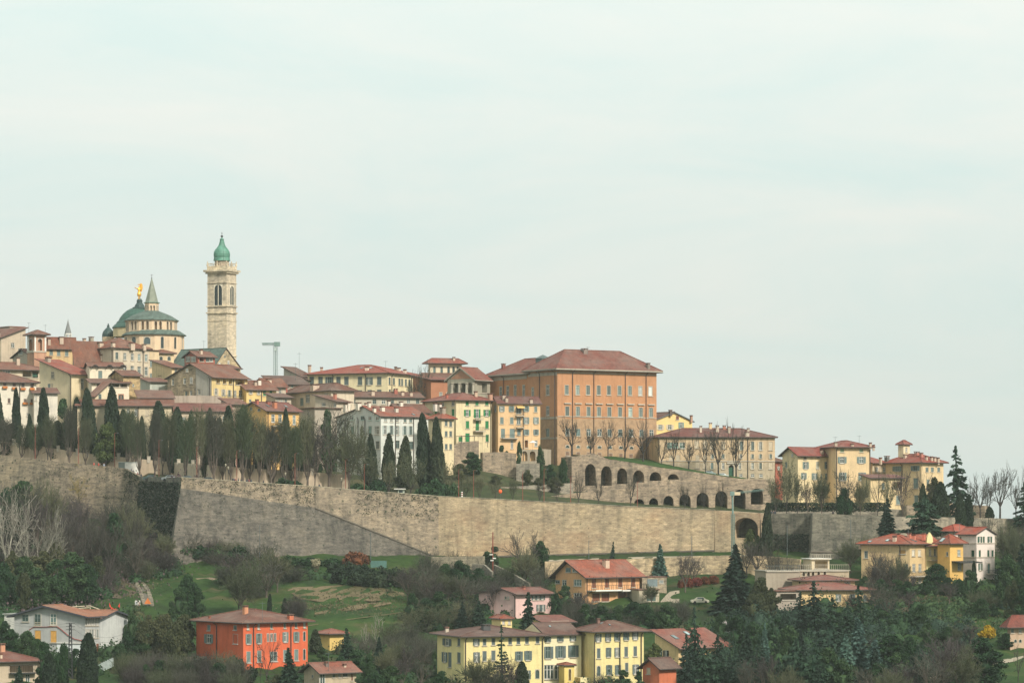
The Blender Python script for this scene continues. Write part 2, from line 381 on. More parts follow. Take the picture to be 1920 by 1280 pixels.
# subdivide: add points so that long faces are not one quad
WP = []
for (a, b) in zip(WALL[:-1], WALL[1:]):
    n = max(1, int(abs(b[0] - a[0]) / (60 if abs(b[0] - a[0]) > 100 else 6)))
    for k in range(n):
        t = k / n; ca, cb = a[3], b[3]
        WP.append((a[0] + (b[0] - a[0]) * t, a[1] + (b[1] - a[1]) * t, a[2] + (b[2] - a[2]) * t, None if ca is None or cb is None else ca + (cb - ca) * t, k == 0))
WP.append((*WALL[-1][:3], WALL[-1][3], True))
plan = [Vector((X_(p[0], p[2]), p[2])) for p in WP]; mit = mitred(plan)
def rampart():
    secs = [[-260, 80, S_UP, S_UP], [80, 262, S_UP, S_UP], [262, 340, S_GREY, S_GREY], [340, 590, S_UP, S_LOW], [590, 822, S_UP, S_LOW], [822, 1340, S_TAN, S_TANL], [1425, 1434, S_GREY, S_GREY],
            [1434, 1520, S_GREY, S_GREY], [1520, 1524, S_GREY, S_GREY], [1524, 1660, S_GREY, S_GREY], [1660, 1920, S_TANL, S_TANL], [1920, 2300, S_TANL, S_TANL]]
    rows = {}
    for i, p in enumerate(WP):
        zt = Z_(p[1], p[2]); zc = Z_(p[3], p[2]) if p[3] else zt - 9.0
        q = plan[i]; n = mit[i]
        def at(off, z): return (*(q + n * off), z)
        jig = rng.normal() * .05
        rows[i] = [at(-.75, zt - 1.2), at(-.72, zt + jig), at(0.0, zt + jig), at(.05 * (zt - zc), zc), at(.05 * (zt - zc) + (.12 if p[3] else 0), zc), at(.05 * (zt - zc) + .2 * 26, zc - 26)]
    for (a, b, m1, m2) in secs:
        ids = [i for i, p in enumerate(WP) if a - .5 <= p[0] <= b + .5]
        mbu = MB(); mbl = MB(); mbc = MB()
        for i, j in zip(ids[:-1], ids[1:]):
            r, s = rows[i], rows[j]
            L_ = lambda v: tuple(WM @ Vector(v))
            mbu.face([L_(r[1]), L_(s[1]), L_(s[0]), L_(r[0])])
            mbu.face([L_(r[2]), L_(s[2]), L_(s[1]), L_(r[1])])
            mbu.face([L_(r[3]), L_(s[3]), L_(s[2]), L_(r[2])])
            mbl.face([L_(r[5]), L_(s[5]), L_(s[4]), L_(r[4])])
            mbl.face([L_(r[4]), L_(s[4]), L_(s[3]), L_(r[3])])
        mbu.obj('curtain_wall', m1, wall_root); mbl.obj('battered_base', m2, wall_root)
    for (a, b) in ((590, 822), (822, 1340), (1524, 1660), (1660, 2300)):      # half-round cordon moulding
        ids = [i for i, p in enumerate(WP) if a - .5 <= p[0] <= b + .5]
        pts = [WM @ Vector(rows[i][4]) for i in ids]
        c = MB(); c.path(pts, .26, 6); c.obj('cordon', flat((128, 118, 104), .55, .9, key='cordon_stone'), wall_root)
    # coping stones along the parapet of the middle faces
    for (a, b) in ((340, 822), (822, 1340)):
        ids = [i for i, p in enumerate(WP) if a - .5 <= p[0] <= b + .5]
        c = MB()
        for i, j in zip(ids[:-1], ids[1:]):
            A, B = Vector(rows[i][2]), Vector(rows[j][2]); A2, B2 = Vector(rows[i][1]), Vector(rows[j][1])
            o = Vector((mit[i].x, mit[i].y, 0)) * .1; up = Vector((0, 0, .16))
            q = [WM @ v for v in (A + o, B + o, B2 - o * .5, A2 - o * .5)]; q2 = [v + up for v in q]
            for f in (q2, [q[0], q[1], q2[1], q2[0]], [q[2], q[3], q2[3], q2[2]]): c.face(f)
        c.obj('coping', CAP, wall_root)
rampart()

# ---------------------------------------------------------------- walls pierced by arches
def plane_uv(p0, p1):
    """plan line p0->p1 (Vectors) as a vertical plane: returns (uv from pixel, 3D from (u, depth outward, z), length)"""
    a = Vector((p0.x, p0.y)); d = Vector((p1.x, p1.y)) - a; ln = d.length; d.normalize(); n = Vector((d.y, -d.x))
    def uv(px, py):
        dx = (px - CX) / F; s = (a.dot(n)) / (Vector((dx, 1)).dot(n)); q = Vector((dx, 1)) * s
        return ((q - a).dot(d), (HY - py) / F * s)
    def pos(u, dep, z): q = a + d * u + n * dep; return Vector((q.x, q.y, z))
    return uv, pos, ln
def arch_wall(p0, p1, top, base, arches, depth=4.0, thick=6.0, backmat=1, nseg=8, fill=True):
    """mesh of a wall face in pixel terms. top/base: [(px,py)...]; arches: (px0, px1, spring py, crown py, foot py)"""
    uv, pos, ln = plane_uv(p0, p1); mb = MB()
    tu = [uv(*t) for t in top]; bu = [uv(*t) for t in base]
    tz = lambda u: float(np.interp(u, [q[0] for q in tu], [q[1] for q in tu])); bz = lambda u: float(np.interp(u, [q[0] for q in bu], [q[1] for q in bu]))
    cuts = sorted(set([q[0] for q in tu] + [q[0] for q in bu])); u_lo, u_hi = max(tu[0][0], bu[0][0]), min(tu[-1][0], bu[-1][0])
    A = []
    for (x0, x1, ys, yc, yf) in arches:
        u0, zs = uv(x0, ys); u1, _ = uv(x1, ys); zc = uv((x0 + x1) / 2, yc)[1]; zf = uv((x0 + x1) / 2, yf)[1]; A.append((u0, u1, zs, zc, zf))
    inner = lambda u: any(a[0] - 1e-6 <= u <= a[1] + 1e-6 for a in A)
    us = sorted(set([u_lo, u_hi] + [c for c in cuts if u_lo < c < u_hi and not inner(c)] + [a[0] for a in A] + [a[1] for a in A]))
    for ua, ub in zip(us[:-1], us[1:]):
        if ub - ua < 1e-4: continue
        ar = next((a for a in A if abs(a[0] - ua) < 1e-5 and abs(a[1] - ub) < 1e-5), None)
        if ar is None:
            mb.face([pos(ua, 0, bz(ua)), pos(ub, 0, bz(ub)), pos(ub, 0, tz(ub)), pos(ua, 0, tz(ua))])
        else:
            u0, u1, zs, zc, zf = ar; pts = []
            for k in range(nseg + 1):
                th = math.pi * k / nseg; pts.append(((u0 + u1) / 2 - (u1 - u0) / 2 * math.cos(th), zs + (zc - zs) * math.sin(th)))
            for (a, za), (b, zb) in zip(pts[:-1], pts[1:]):
                mb.face([pos(a, 0, za), pos(b, 0, zb), pos(b, 0, tz(b)), pos(a, 0, tz(a))])
                mb.face([pos(a, 0, za), pos(a, -depth, za), pos(b, -depth, zb), pos(b, 0, zb)])
                mb.face([pos(a, -depth, min(zf, za) - .01), pos(b, -depth, min(zf, zb) - .01), pos(b, -depth, zb), pos(a, -depth, za)], backmat)
            for u in (u0, u1): mb.face([pos(u, 0, zf), pos(u, -depth, zf), pos(u, -depth, zs), pos(u, 0, zs)])
            mb.face([pos(u0, 0, zf), pos(u1, 0, zf), pos(u1, -depth, zf), pos(u0, -depth, zf)])
            if bz(ua) < zf: mb.face([pos(u0, 0, bz(u0)), pos(u1, 0, bz(u1)), pos(u1, 0, zf), pos(u0, 0, zf)])
        mb.face([pos(ua, 0, tz(ua)), pos(ub, 0, tz(ub)), pos(ub, -thick, tz(ub)), pos(ua, -thick, tz(ua))])   # top
    for u in (us[0], us[-1]): mb.face([pos(u, 0, bz(u)), pos(u, -thick, bz(u)), pos(u, -thick, tz(u)), pos(u, 0, tz(u))])
    mb.face([pos(us[0], -thick, bz(us[0])), pos(us[-1], -thick, bz(us[-1])), pos(us[-1], -thick, tz(us[-1])), pos(us[0], -thick, tz(us[0]))])
    return mb
def to_local(mb, M):
    W = M.inverted(); mb.v = [tuple(W @ Vector(p)) for p in mb.v]; return mb
S_ARC = stone((180, 160, 136), .72, 'arcade_stone', bw=.9, bh=.4, holes=.7)
S_DARK = stone((120, 116, 100), .6, 'vault_back_stone')
def arcade(name, label, p0, p1, top, base, arches, cat='arcade', depth=5, thick=8, mats=None, part=None):
    M = frameM(p0); r = empty(name, M, label, cat)
    to_local(arch_wall(p0, p1, top, base, arches, depth, thick), M).obj(part or 'arched_wall', mats or [S_ARC, S_DARK], r)
    return r
# bridge arch let into the rampart's tan face near its end
i0 = min(range(len(WP)), key=lambda i: abs(WP[i][0] - 1340))
_a = WP[i0]; pA = P(_a[0], 960, _a[2]); pB = P(1425, 960, 784)
arc = to_local(arch_wall(pA, pB, [(_a[0], _a[1]), (1425, 962)], [(_a[0], 1075), (1425, 1075)], [(1375, 1421, 990, 970, 1008)], 6.0, 9.0, nseg=12), wall_root.matrix_world)
arc.obj('bridge_arch', [S_TAN, S_DARK], wall_root)

# upper arcade under the palazzo lawn, lower arcade with the ramp, both of the same warm rubble
arcade('upper_arcade', 'ruined rubble wall with six deep arches under the grassy lawn of the brick coloured palace', P(1072, 900, 852), P(1450, 900, 872),
       [(1072, 856), (1096, 853), (1110, 849), (1124, 853), (1139, 860), (1180, 866), (1236, 876), (1300, 884), (1360, 893), (1450, 906)], [(1072, 935), (1450, 935)],
       [(1097, 1117, 884, 869, 910), (1127, 1147, 888, 873, 910), (1157, 1176, 891, 877, 907), (1187, 1208, 895, 881, 904), (1218, 1240, 897, 884, 901), (1252, 1273, 898, 888, 898.5)])
arcade('lower_arcade', 'long rubble arcade of eight arches that grow taller along the road, below the ramp', P(985, 940, 832), P(1446, 940, 838),
       [(985, 937), (1060, 926), (1150, 917), (1260, 908), (1300, 903), (1350, 899), (1400, 897), (1446, 899)], [(985, 966), (1446, 966)],
       [(1189, 1208, 944, 935, 952), (1217, 1234, 943, 933, 953), (1244, 1263, 940, 929, 955), (1274, 1295, 937, 926, 957), (1306, 1329, 936, 923, 958), (1341, 1364, 933, 920, 960), (1376, 1398, 930, 917, 960), (1408, 1431, 926, 915, 945)])
S_GARD = stone((168, 158, 140), .7, 'garden_wall_stone', bw=.8, bh=.35)
def wall_thing(name, label, pts, thick=.5, mat=None, sink=3.0, cat='wall', drop=6):
    """free standing wall; pts (px, top py, Y, base py or None)"""
    M = frameM(P(pts[0][0], pts[0][1], pts[0][2])); W = M.inverted(); mb = MB()
    pl = [Vector((X_(p[0], p[2]), p[2])) for p in pts]; mi = mitred(pl) if len(pl) > 1 else []
    for i in range(len(pts) - 1):
        q = []
        for k in (i, i + 1):
            zt = Z_(pts[k][1], pts[k][2]); zb = Z_(pts[k][3], pts[k][2]) if len(pts[k]) > 3 else zt - drop
            for off, z in ((0, zb), (0, zt), (-thick, zt), (-thick, zb)): q.append(tuple(W @ Vector((*(pl[k] + mi[k] * off), z))))
        mb.add(q, [(0, 4, 5, 1), (1, 5, 6, 2), (2, 6, 7, 3)] + ([(0, 1, 2, 3)] if i == 0 else []) + ([(7, 6, 5, 4)] if i == len(pts) - 2 else []))
    return tag(link(name, mb.mesh(name, mat or S_GARD), None, M), label, cat)
CREAMW = stucco((216, 192, 160), .6)
# cream garden wall behind the rampart road, with short piers on top
gw = [(-150, 816), (0, 827), (47, 831), (112, 842), (131, 846), (202, 854), (319, 866), (397, 872), (474, 878), (553, 882), (653, 890)]
gpts = [(x, y, Yw(x) + 13 if x > 340 else max(Yw(x) + 9, 836 + (x < 0) * 20), y + 45) for x, y in gw]
gwall = empty('garden_boundary_wall', frameM(P(319, 866, 785)), 'cream plastered boundary wall with short stone piers along the rampart road', 'wall')
GWI = gwall.matrix_world.inverted()
def gwY(x): return float(np.interp(x, [g[0] for g in gpts], [g[2] for g in gpts]))
def gwpy(x): return float(np.interp(x, [g[0] for g in gw], [g[1] for g in gw]))
mb = MB(); pl = [Vector((X_(p[0], p[2]), p[2])) for p in gpts]; mi = mitred(pl)
for i in range(len(gpts) - 1):
    q = []
    for k in (i, i + 1):
        zt = Z_(gpts[k][1], gpts[k][2]); zb = zt - 7
        for off, z in ((0, zb), (0, zt), (-.5, zt), (-.5, zb)): q.append(tuple(GWI @ Vector((*(pl[k] + mi[k] * off), z))))
    mb.add(q, [(0, 4, 5, 1), (1, 5, 6, 2), (2, 6, 7, 3)])
mb.obj('wall_body', CREAMW, gwall)
for x in (26, 47, 66, 109, 128, 145, 165, 185, 204, 222, 242, 260, 279, 298, 335, 362, 395, 430, 474, 505, 527, 553, 585, 618, 645):
    c = P(x, gwpy(x), gwY(x)); mb = MB(); mb.box(c.x - .42, c.y - .1, c.z - .8, c.x + .42, c.y + .62, c.z + .8); mb.box(c.x - .5, c.y - .16, c.z + .8, c.x + .5, c.y + .68, c.z + .98)
    to_local(mb, gwall.matrix_world).obj('pier', TRIM, gwall)
wall_thing('stone_terrace_wall', 'rough stone retaining wall along the road before the ramp', [(858, 911, 832, 945), (940, 913, 834, 945), (1075, 905, 846, 945)], mat=S_GARD)
wall_thing('hedge_wall', 'low stone wall behind the promenade hedge above the grey rampart', [(1434, 955, 822, 985), (1520, 951, 826, 985), (1640, 951, 828, 985), (1700, 956, 828, 985)], mat=S_GARD)
wall_thing('terrace_retaining_wall', 'brown stone terrace wall stepping up behind the cypress pair', [(1700, 948, 824, 985), (1775, 942, 826, 985), (1822, 946, 826, 985), (1846, 948, 824, 985)], mat=S_ARC, thick=3)
wall_thing('cream_roadside_wall', 'cream stone retaining wall of the lower road below the tan rampart', [(1022, 1052, 752, 1085), (1130, 1049, 756, 1085), (1250, 1045, 760, 1085), (1330, 1041, 762, 1085), (1440, 1042, 762, 1085), (1500, 1048, 755, 1085)], mat=stone((210, 186, 150), .74, 'roadside_stone', bw=.8, bh=.4))
wall_thing('road_end_wall', 'short cream wall with holes at the foot of the bastion crease', [(808, 1043, 768, 1075), (855, 1043, 765, 1075), (907, 1042, 762, 1075)], mat=stone((190, 176, 150), .72, 'road_end_stone'))
wall_thing('stair_flank_wall', 'sloping grey stone flank of the stairs beside the red pole', [(885, 1056, 752, 1090), (907, 1058, 750, 1095), (922, 1072, 742, 1110)], mat=S_GARD)
wall_thing('stair_wall', 'grey sloping stair parapet descending behind the pink house', [(925, 1058, 752, 1095), (955, 1072, 742, 1110), (992, 1093, 730, 1125)], mat=S_GARD)
wall_thing('orchard_wall', 'mossy rubble wall at the bottom of the green field', [(664, 1203, 676, 1240), (740, 1203, 676, 1240), (822, 1201, 676, 1240)], mat=stone((122, 112, 100), .6, 'mossy_rubble'))
wall_thing('villa_garden_wall', 'pale stone wall below the bushes beside the red villa', [(330, 1232, 650, 1262), (395, 1229, 650, 1262), (453, 1236, 645, 1262)], mat=S_GARD)
wall_thing('brushwood_wall', 'long low stone wall under brushwood in front of the red villa', [(235, 1262, 628, 1300), (350, 1268, 622, 1300), (455, 1275, 616, 1300)], mat=S_GARD)
arcade('little_arched_wall', 'small stone retaining wall with three tiny arches in the green slope', P(362, 1090, 752), P(424, 1090, 752),
       [(362, 1084), (392, 1082), (424, 1086)], [(362, 1104), (424, 1104)], [(380, 387.5, 1092, 1088.5, 1096), (393, 401, 1092, 1088.5, 1096), (406, 414, 1092, 1088.5, 1096)], depth=1, thick=2)
arcade('garden_terrace_arcade', 'small terrace of four round arches below the peach apartment house', P(952, 850, 868), P(1022, 850, 866),
       [(952, 843), (1022, 841.5)], [(952, 872), (1022, 872)], [(963, 974, 852, 845.5, 864), (978, 989, 852, 845.5, 864), (992.5, 1004, 852, 845.5, 864), (1007.5, 1017.5, 852, 845.5, 864)], depth=3.5, thick=9, mats=[stucco((196, 178, 150), .7), S_DARK])
wall_thing('overgrown_terrace_wall', 'stained masonry terrace wall with dark creeper under the green shuttered house', [(905, 848, 852, 905), (945, 847, 853, 905), (968, 850, 853, 905)], mat=S_ARC, thick=4)
wall_thing('vegetable_terrace_wall', 'dry stone wall of the upper vegetable terrace beside the arches', [(968, 869, 850, 905), (1012, 868, 850, 905)], mat=S_GARD, thick=2)
wall_thing('ruined_garden_wall', 'leaning grey bastion wall beside the green shuttered house', [(850, 838, 858, 905), (872, 829, 860, 905), (898, 826, 862, 905)], mat=S_ARC, thick=3)
# ---------------------------------------------------------------- lawn in front of the palace, on top of the upper arcade
_top = [(1072, 856), (1096, 853), (1110, 849), (1124, 853), (1139, 860), (1180, 866), (1236, 876), (1300, 884), (1360, 893), (1450, 906)]
def _tp(c): return float(np.interp(c, [t[0] for t in _top], [t[1] for t in _top]))
def _ya(c): return 852 + (c - 1072) / (1450 - 1072) * 20
def _bk(c): return float(np.interp(c, [1040, 1072, 1140, 1230, 1300, 1450], [851, 851.5, 857, 868, 881, 904]))
G_LAWN = grassmat('lawn_grass', [(.3, (.026, .055, .018)), (.5, (.034, .078, .02)), (.7, (.05, .085, .028))])
sheet('palace_lawn', list(range(1074, 1456, 8)), lambda c: [(_ya(c) - (3 if c < 1072 else 0) + k, Z_(_tp(max(c, 1096) if c < 1096 else c) + (_bk(c) - _tp(c)) * (k / 16) ** .7 if c > 1125 else _bk(c) + .5, _ya(c) + k)) for k in (0.4, 3, 6, 10, 16, 24, 40)], G_LAWN, jig=.05)

def patch(name, mat, cols, lo, hi, lift=.06, kind='structure', nr=6):
    """a strip of other ground laid on the slope: lo/hi give its lower and upper photo rows"""
    def rows_(c):
        a, b = Yb(c, float(np.interp(c, [q[0] for q in lo], [q[1] for q in lo]))), Yb(c, float(np.interp(c, [q[0] for q in hi], [q[1] for q in hi]))); b = max(b, a + .3)
        return [(a + (b - a) * k / nr, gz(c, a + (b - a) * k / nr) + lift) for k in range(nr + 1)]
    return sheet(name, cols, rows_, mat, kind, jig=0)
DRYF = grassmat('mown_dry_grass', [(.3, (.15, .115, .068)), (.42, (.075, .072, .032)), (.52, (.15, .118, .07)), (.78, (.21, .16, .10))])
patch('mown_field', DRYF, list(range(536, 764, 6)), [(536, 1104), (560, 1122), (600, 1128), (640, 1124), (700, 1127), (760, 1120)], [(536, 1102), (560, 1100), (600, 1099), (640, 1096), (700, 1098), (760, 1112)])
patch('mown_field', DRYF, list(range(590, 740, 6)), [(590, 1152), (640, 1146), (700, 1138), (736, 1131)], [(590, 1148), (640, 1138), (700, 1129), (736, 1129)])
PATHM = flat((206, 190, 164), .5, .95, key='path_gravel', scale=.6); EARTH = grassmat('bare_earth', [(.3, (.085, .068, .048)), (.5, (.11, .09, .062)), (.7, (.06, .07, .03))])
patch('bank', EARTH, list(range(190, 262, 6)), [(190, 1118), (225, 1122), (256, 1112)], [(190, 1078), (225, 1074), (256, 1082)])
patch('bank', EARTH, list(range(1640, 1716, 6)), [(1640, 1160), (1680, 1166), (1712, 1160)], [(1640, 1118), (1680, 1122), (1712, 1138)])
patch('lane', PATHM, list(range(1640, 1926, 8)), [(1640, 1296), (1740, 1276), (1830, 1254), (1920, 1236)], [(1640, 1286), (1740, 1266), (1830, 1246), (1920, 1229)], .08)
patch('driveway', PATHM, list(range(1238, 1278, 4)), [(1238, 1132), (1276, 1130)], [(1238, 1128), (1252, 1112), (1276, 1096)], .08)
patch('footpath', DRYF, list(range(560, 830, 8)), [(560, 1176), (650, 1162), (740, 1150), (828, 1136)], [(560, 1175), (650, 1161), (740, 1149), (828, 1135)], .07, nr=2)
patch('gravel_road', PATHM, list(range(1020, 1444, 8)), [(1020, 1056), (1200, 1050), (1440, 1046)], [(1020, 1050), (1200, 1044), (1440, 1040)], .10)
# ---------------------------------------------------------------- houses
class Face:
    """a wall plane of a block: kind 'R' (local y=0, runs along x) or 'L' (local x=0, runs along y)"""
    def __init__(s, kind, M, ln): s.kind = kind; s.M = M; s.ln = ln; s.inv = M.inverted(); s.o = s.inv @ Vector((0, 0, 0))
    def uv(s, px, py):
        d = s.inv.to_3x3() @ Vector(((px - CX) / F, 1, (HY - py) / F))
        if s.kind == 'R': t = -s.o.y / d.y; return (s.o.x + t * d.x, s.o.z + t * d.z)
        t = -s.o.x / d.x; return (s.o.y + t * d.y, s.o.z + t * d.z)
    def pos(s, u, dep, z): return (u, -dep, z) if s.kind == 'R' else (-dep, u, z)

def arch_pts(u0, u1, z0, z1, n=8):
    r = (u1 - u0) / 2; zs = max(z0 + .1, z1 - r); pts = [(u0, z0), (u1, z0)]
    for k in range(n + 1):
        th = math.pi * k / n; pts.append(((u0 + u1) / 2 + r * math.cos(th), zs + (z1 - zs) * math.sin(th)))
    return pts
def window(face, root, M, typ, u0, u1, z0, z1, st, hole=True):
    """one window: frame (part), pane and shutters (sub-parts)"""
    base = -.16 if hole else .03
    pos = face.pos; w = u1 - u0; h = z1 - z0; f = min(.12, w * .12)
    bxm = lambda mb, a, b, c, d, e, g: mb.box(a, c, b, d, g, e, fm=lambda u, dep, z: pos(u, dep, z))   # (u0,z0,d0,u1,z1,d1)
    shm = st.get('sh', GREYSH); trim = st.get('trim', TRIM); arched = typ in 'aAe'
    mb = MB()
    fr_out = .05 if hole else .09
    if arched:
        inner = arch_pts(u0 + f, u1 - f, z0 + f, z1 - f, 8); outer = arch_pts(u0, u1, z0, z1, 8)
        # spandrel that fills the square opening around the arch, and a ring frame
        n = len(inner)
        if hole:
            top = outer[2:]
            for (a, za), (b, zb) in zip(top[:-1], top[1:]): mb.face([pos(a, 0.0, za), pos(b, 0.0, zb), pos(b, 0.0, z1 + .005), pos(a, 0.0, z1 + .005)])
        for k in range(n):
            a, b = inner[k], inner[(k + 1) % n]; c, d = outer[(k + 1) % n], outer[k]
            mb.face([pos(a[0], fr_out, a[1]), pos(b[0], fr_out, b[1]), pos(c[0], fr_out, c[1]), pos(d[0], fr_out, d[1])])
            mb.face([pos(a[0], fr_out, a[1]), pos(a[0], base, a[1]), pos(b[0], base, b[1]), pos(b[0], fr_out, b[1])])
            mb.face([pos(d[0], fr_out, d[1]), pos(c[0], fr_out, c[1]), pos(c[0], base, c[1]), pos(d[0], base, d[1])])
        if typ == 'e':                                       # two-light window with a colonnette
            bxm(mb, (u0 + u1) / 2 - .07, z0 + f, base, (u0 + u1) / 2 + .07, z1 - f * 1.5, fr_out - .02)
    else:
        t = .14 if typ in 'tc' else .07
        q0 = [(u0 - t, z0 - t), (u1 + t, z0 - t), (u1 + t, z1 + t), (u0 - t, z1 + t)]; q1 = [(u0, z0), (u1, z0), (u1, z1), (u0, z1)]
        o = .05 if typ in 'tc' else .025
        if not hole: o = .1
        for k in range(4):
            a, b, c, d = q0[k], q0[(k + 1) % 4], q1[(k + 1) % 4], q1[k]
            mb.face([pos(a[0], o, a[1]), pos(b[0], o, b[1]), pos(c[0], o, c[1]), pos(d[0], o, d[1])])
            mb.face([pos(a[0], o, a[1]), pos(a[0], 0, a[1]), pos(b[0], 0, b[1]), pos(b[0], o, b[1])])
            mb.face([pos(d[0], o, d[1]), pos(c[0], o, c[1]), pos(c[0], base, c[1]), pos(d[0], base, d[1])])
        if typ == 'c': bxm(mb, u0 - .55, z1 + .75, -.02, u1 + .55, z1 + 1.05, .42)
        bxm(mb, u0 - t - .12, z0 - t - .12, -.01, u1 + t + .12, z0 - t + .02, .2)           # sill
        if typ in 'poct' and w > .5:                          # sash bars
            pass
    wn = mb.obj('window', trim, root, M)
    if typ in 's' : 
        sm = MB(); mid = (u0 + u1) / 2
        for a, b in ((u0 + .02, mid - .015), (mid + .015, u1 - .02)):
            s2 = MB(); bxm(s2, a, z0 + .02, base + .02, b, z1 - .02, base + .09)
            for k in range(1, 5):
                zz = z0 + h * k / 5; bxm(s2, a + .06, zz - .03, base + .08, b - .06, zz + .03, base + .115)
            s2.obj('shutter', shm, wn)
        return wn
    if typ in 'dA':                                           # open to a dark room or loggia: no pane
        return wn
    pm = MB()
    if arched: pm.face([pos(u, base + .02, z) for u, z in arch_pts(u0 + f * .5, u1 - f * .5, z0 + f * .5, z1 - f * .5, 8)])
    else: pm.face([pos(u0, base + .02, z0), pos(u1, base + .02, z0), pos(u1, base + .02, z1), pos(u0, base + .02, z1)])
    pm.obj('pane', st.get('glass', GLASS), wn)
    if not arched:
        sb = MB(); bw = .05 if w < 1.6 else .07
        n = 2 if w < 1.7 else 3
        us = [u0 + .045] + [u0 + w * k / n for k in range(1, n)] + [u1 - .045]
        pts = []
        for u in us: bxm(sb, u - bw, z0, base + .03, u + bw, z1, base + .08)
        for z in (z0 + .05, z0 + h * .66, z1 - .05): bxm(sb, u0, z - .045, base + .03, u1, z + .045, base + .075)
        sb.obj('sash', st.get('sash', WHITE if random.random() < .6 else GREYSH), wn)
    if typ == 'o':
        for sgn, e in ((-1, u0), (1, u1)):
            s2 = MB(); a, b = (e - w * .52, e - .03) if sgn < 0 else (e + .03, e + w * .52)
            bxm(s2, a, z0, .035, b, z1, .10)
            for k in range(1, 6):
                zz = z0 + h * k / 6; bxm(s2, a + .06, zz - .03, .095, b - .06, zz + .03, .125)
            s2.obj('shutter', shm, wn)
    return wn

def holed(mb, face, u_hi, z_lo, z_hi, holes, m=0):
    us = sorted(set([0.0, u_hi] + [h[0] for h in holes] + [h[1] for h in holes])); zs = sorted(set([z_lo, z_hi] + [h[2] for h in holes] + [h[3] for h in holes]))
    us = [u for u in us if 0 <= u <= u_hi]; zs = [z for z in zs if z_lo <= z <= z_hi]
    for a, b in zip(us[:-1], us[1:]):
        if b - a < 1e-5: continue
        run = None
        for c, d in zip(zs[:-1], zs[1:]):
            mu, mz = (a + b) / 2, (c + d) / 2
            solid = not any(h[0] < mu < h[1] and h[2] < mz < h[3] for h in holes)
            if solid: run = (run[0], d) if run else (c, d)
            if (not solid) and run: mb.face([face.pos(a, 0, run[0]), face.pos(b, 0, run[0]), face.pos(b, 0, run[1]), face.pos(a, 0, run[1])], m); run = None
        if run: mb.face([face.pos(a, 0, run[0]), face.pos(b, 0, run[0]), face.pos(b, 0, run[1]), face.pos(a, 0, run[1])], m)
    for h in holes:
        a, b, c, d, dep = h[:5]
        q = [(a, c), (b, c), (b, d), (a, d)]
        for k in range(4):
            (p0, p1), (q0, q1) = q[k], q[(k + 1) % 4]
            mb.face([face.pos(p0, 0, p1), face.pos(q0, 0, q1), face.pos(q0, -dep, q1), face.pos(p0, -dep, p1)], m)
        mb.face([face.pos(u, -dep, z) for u, z in q], m)

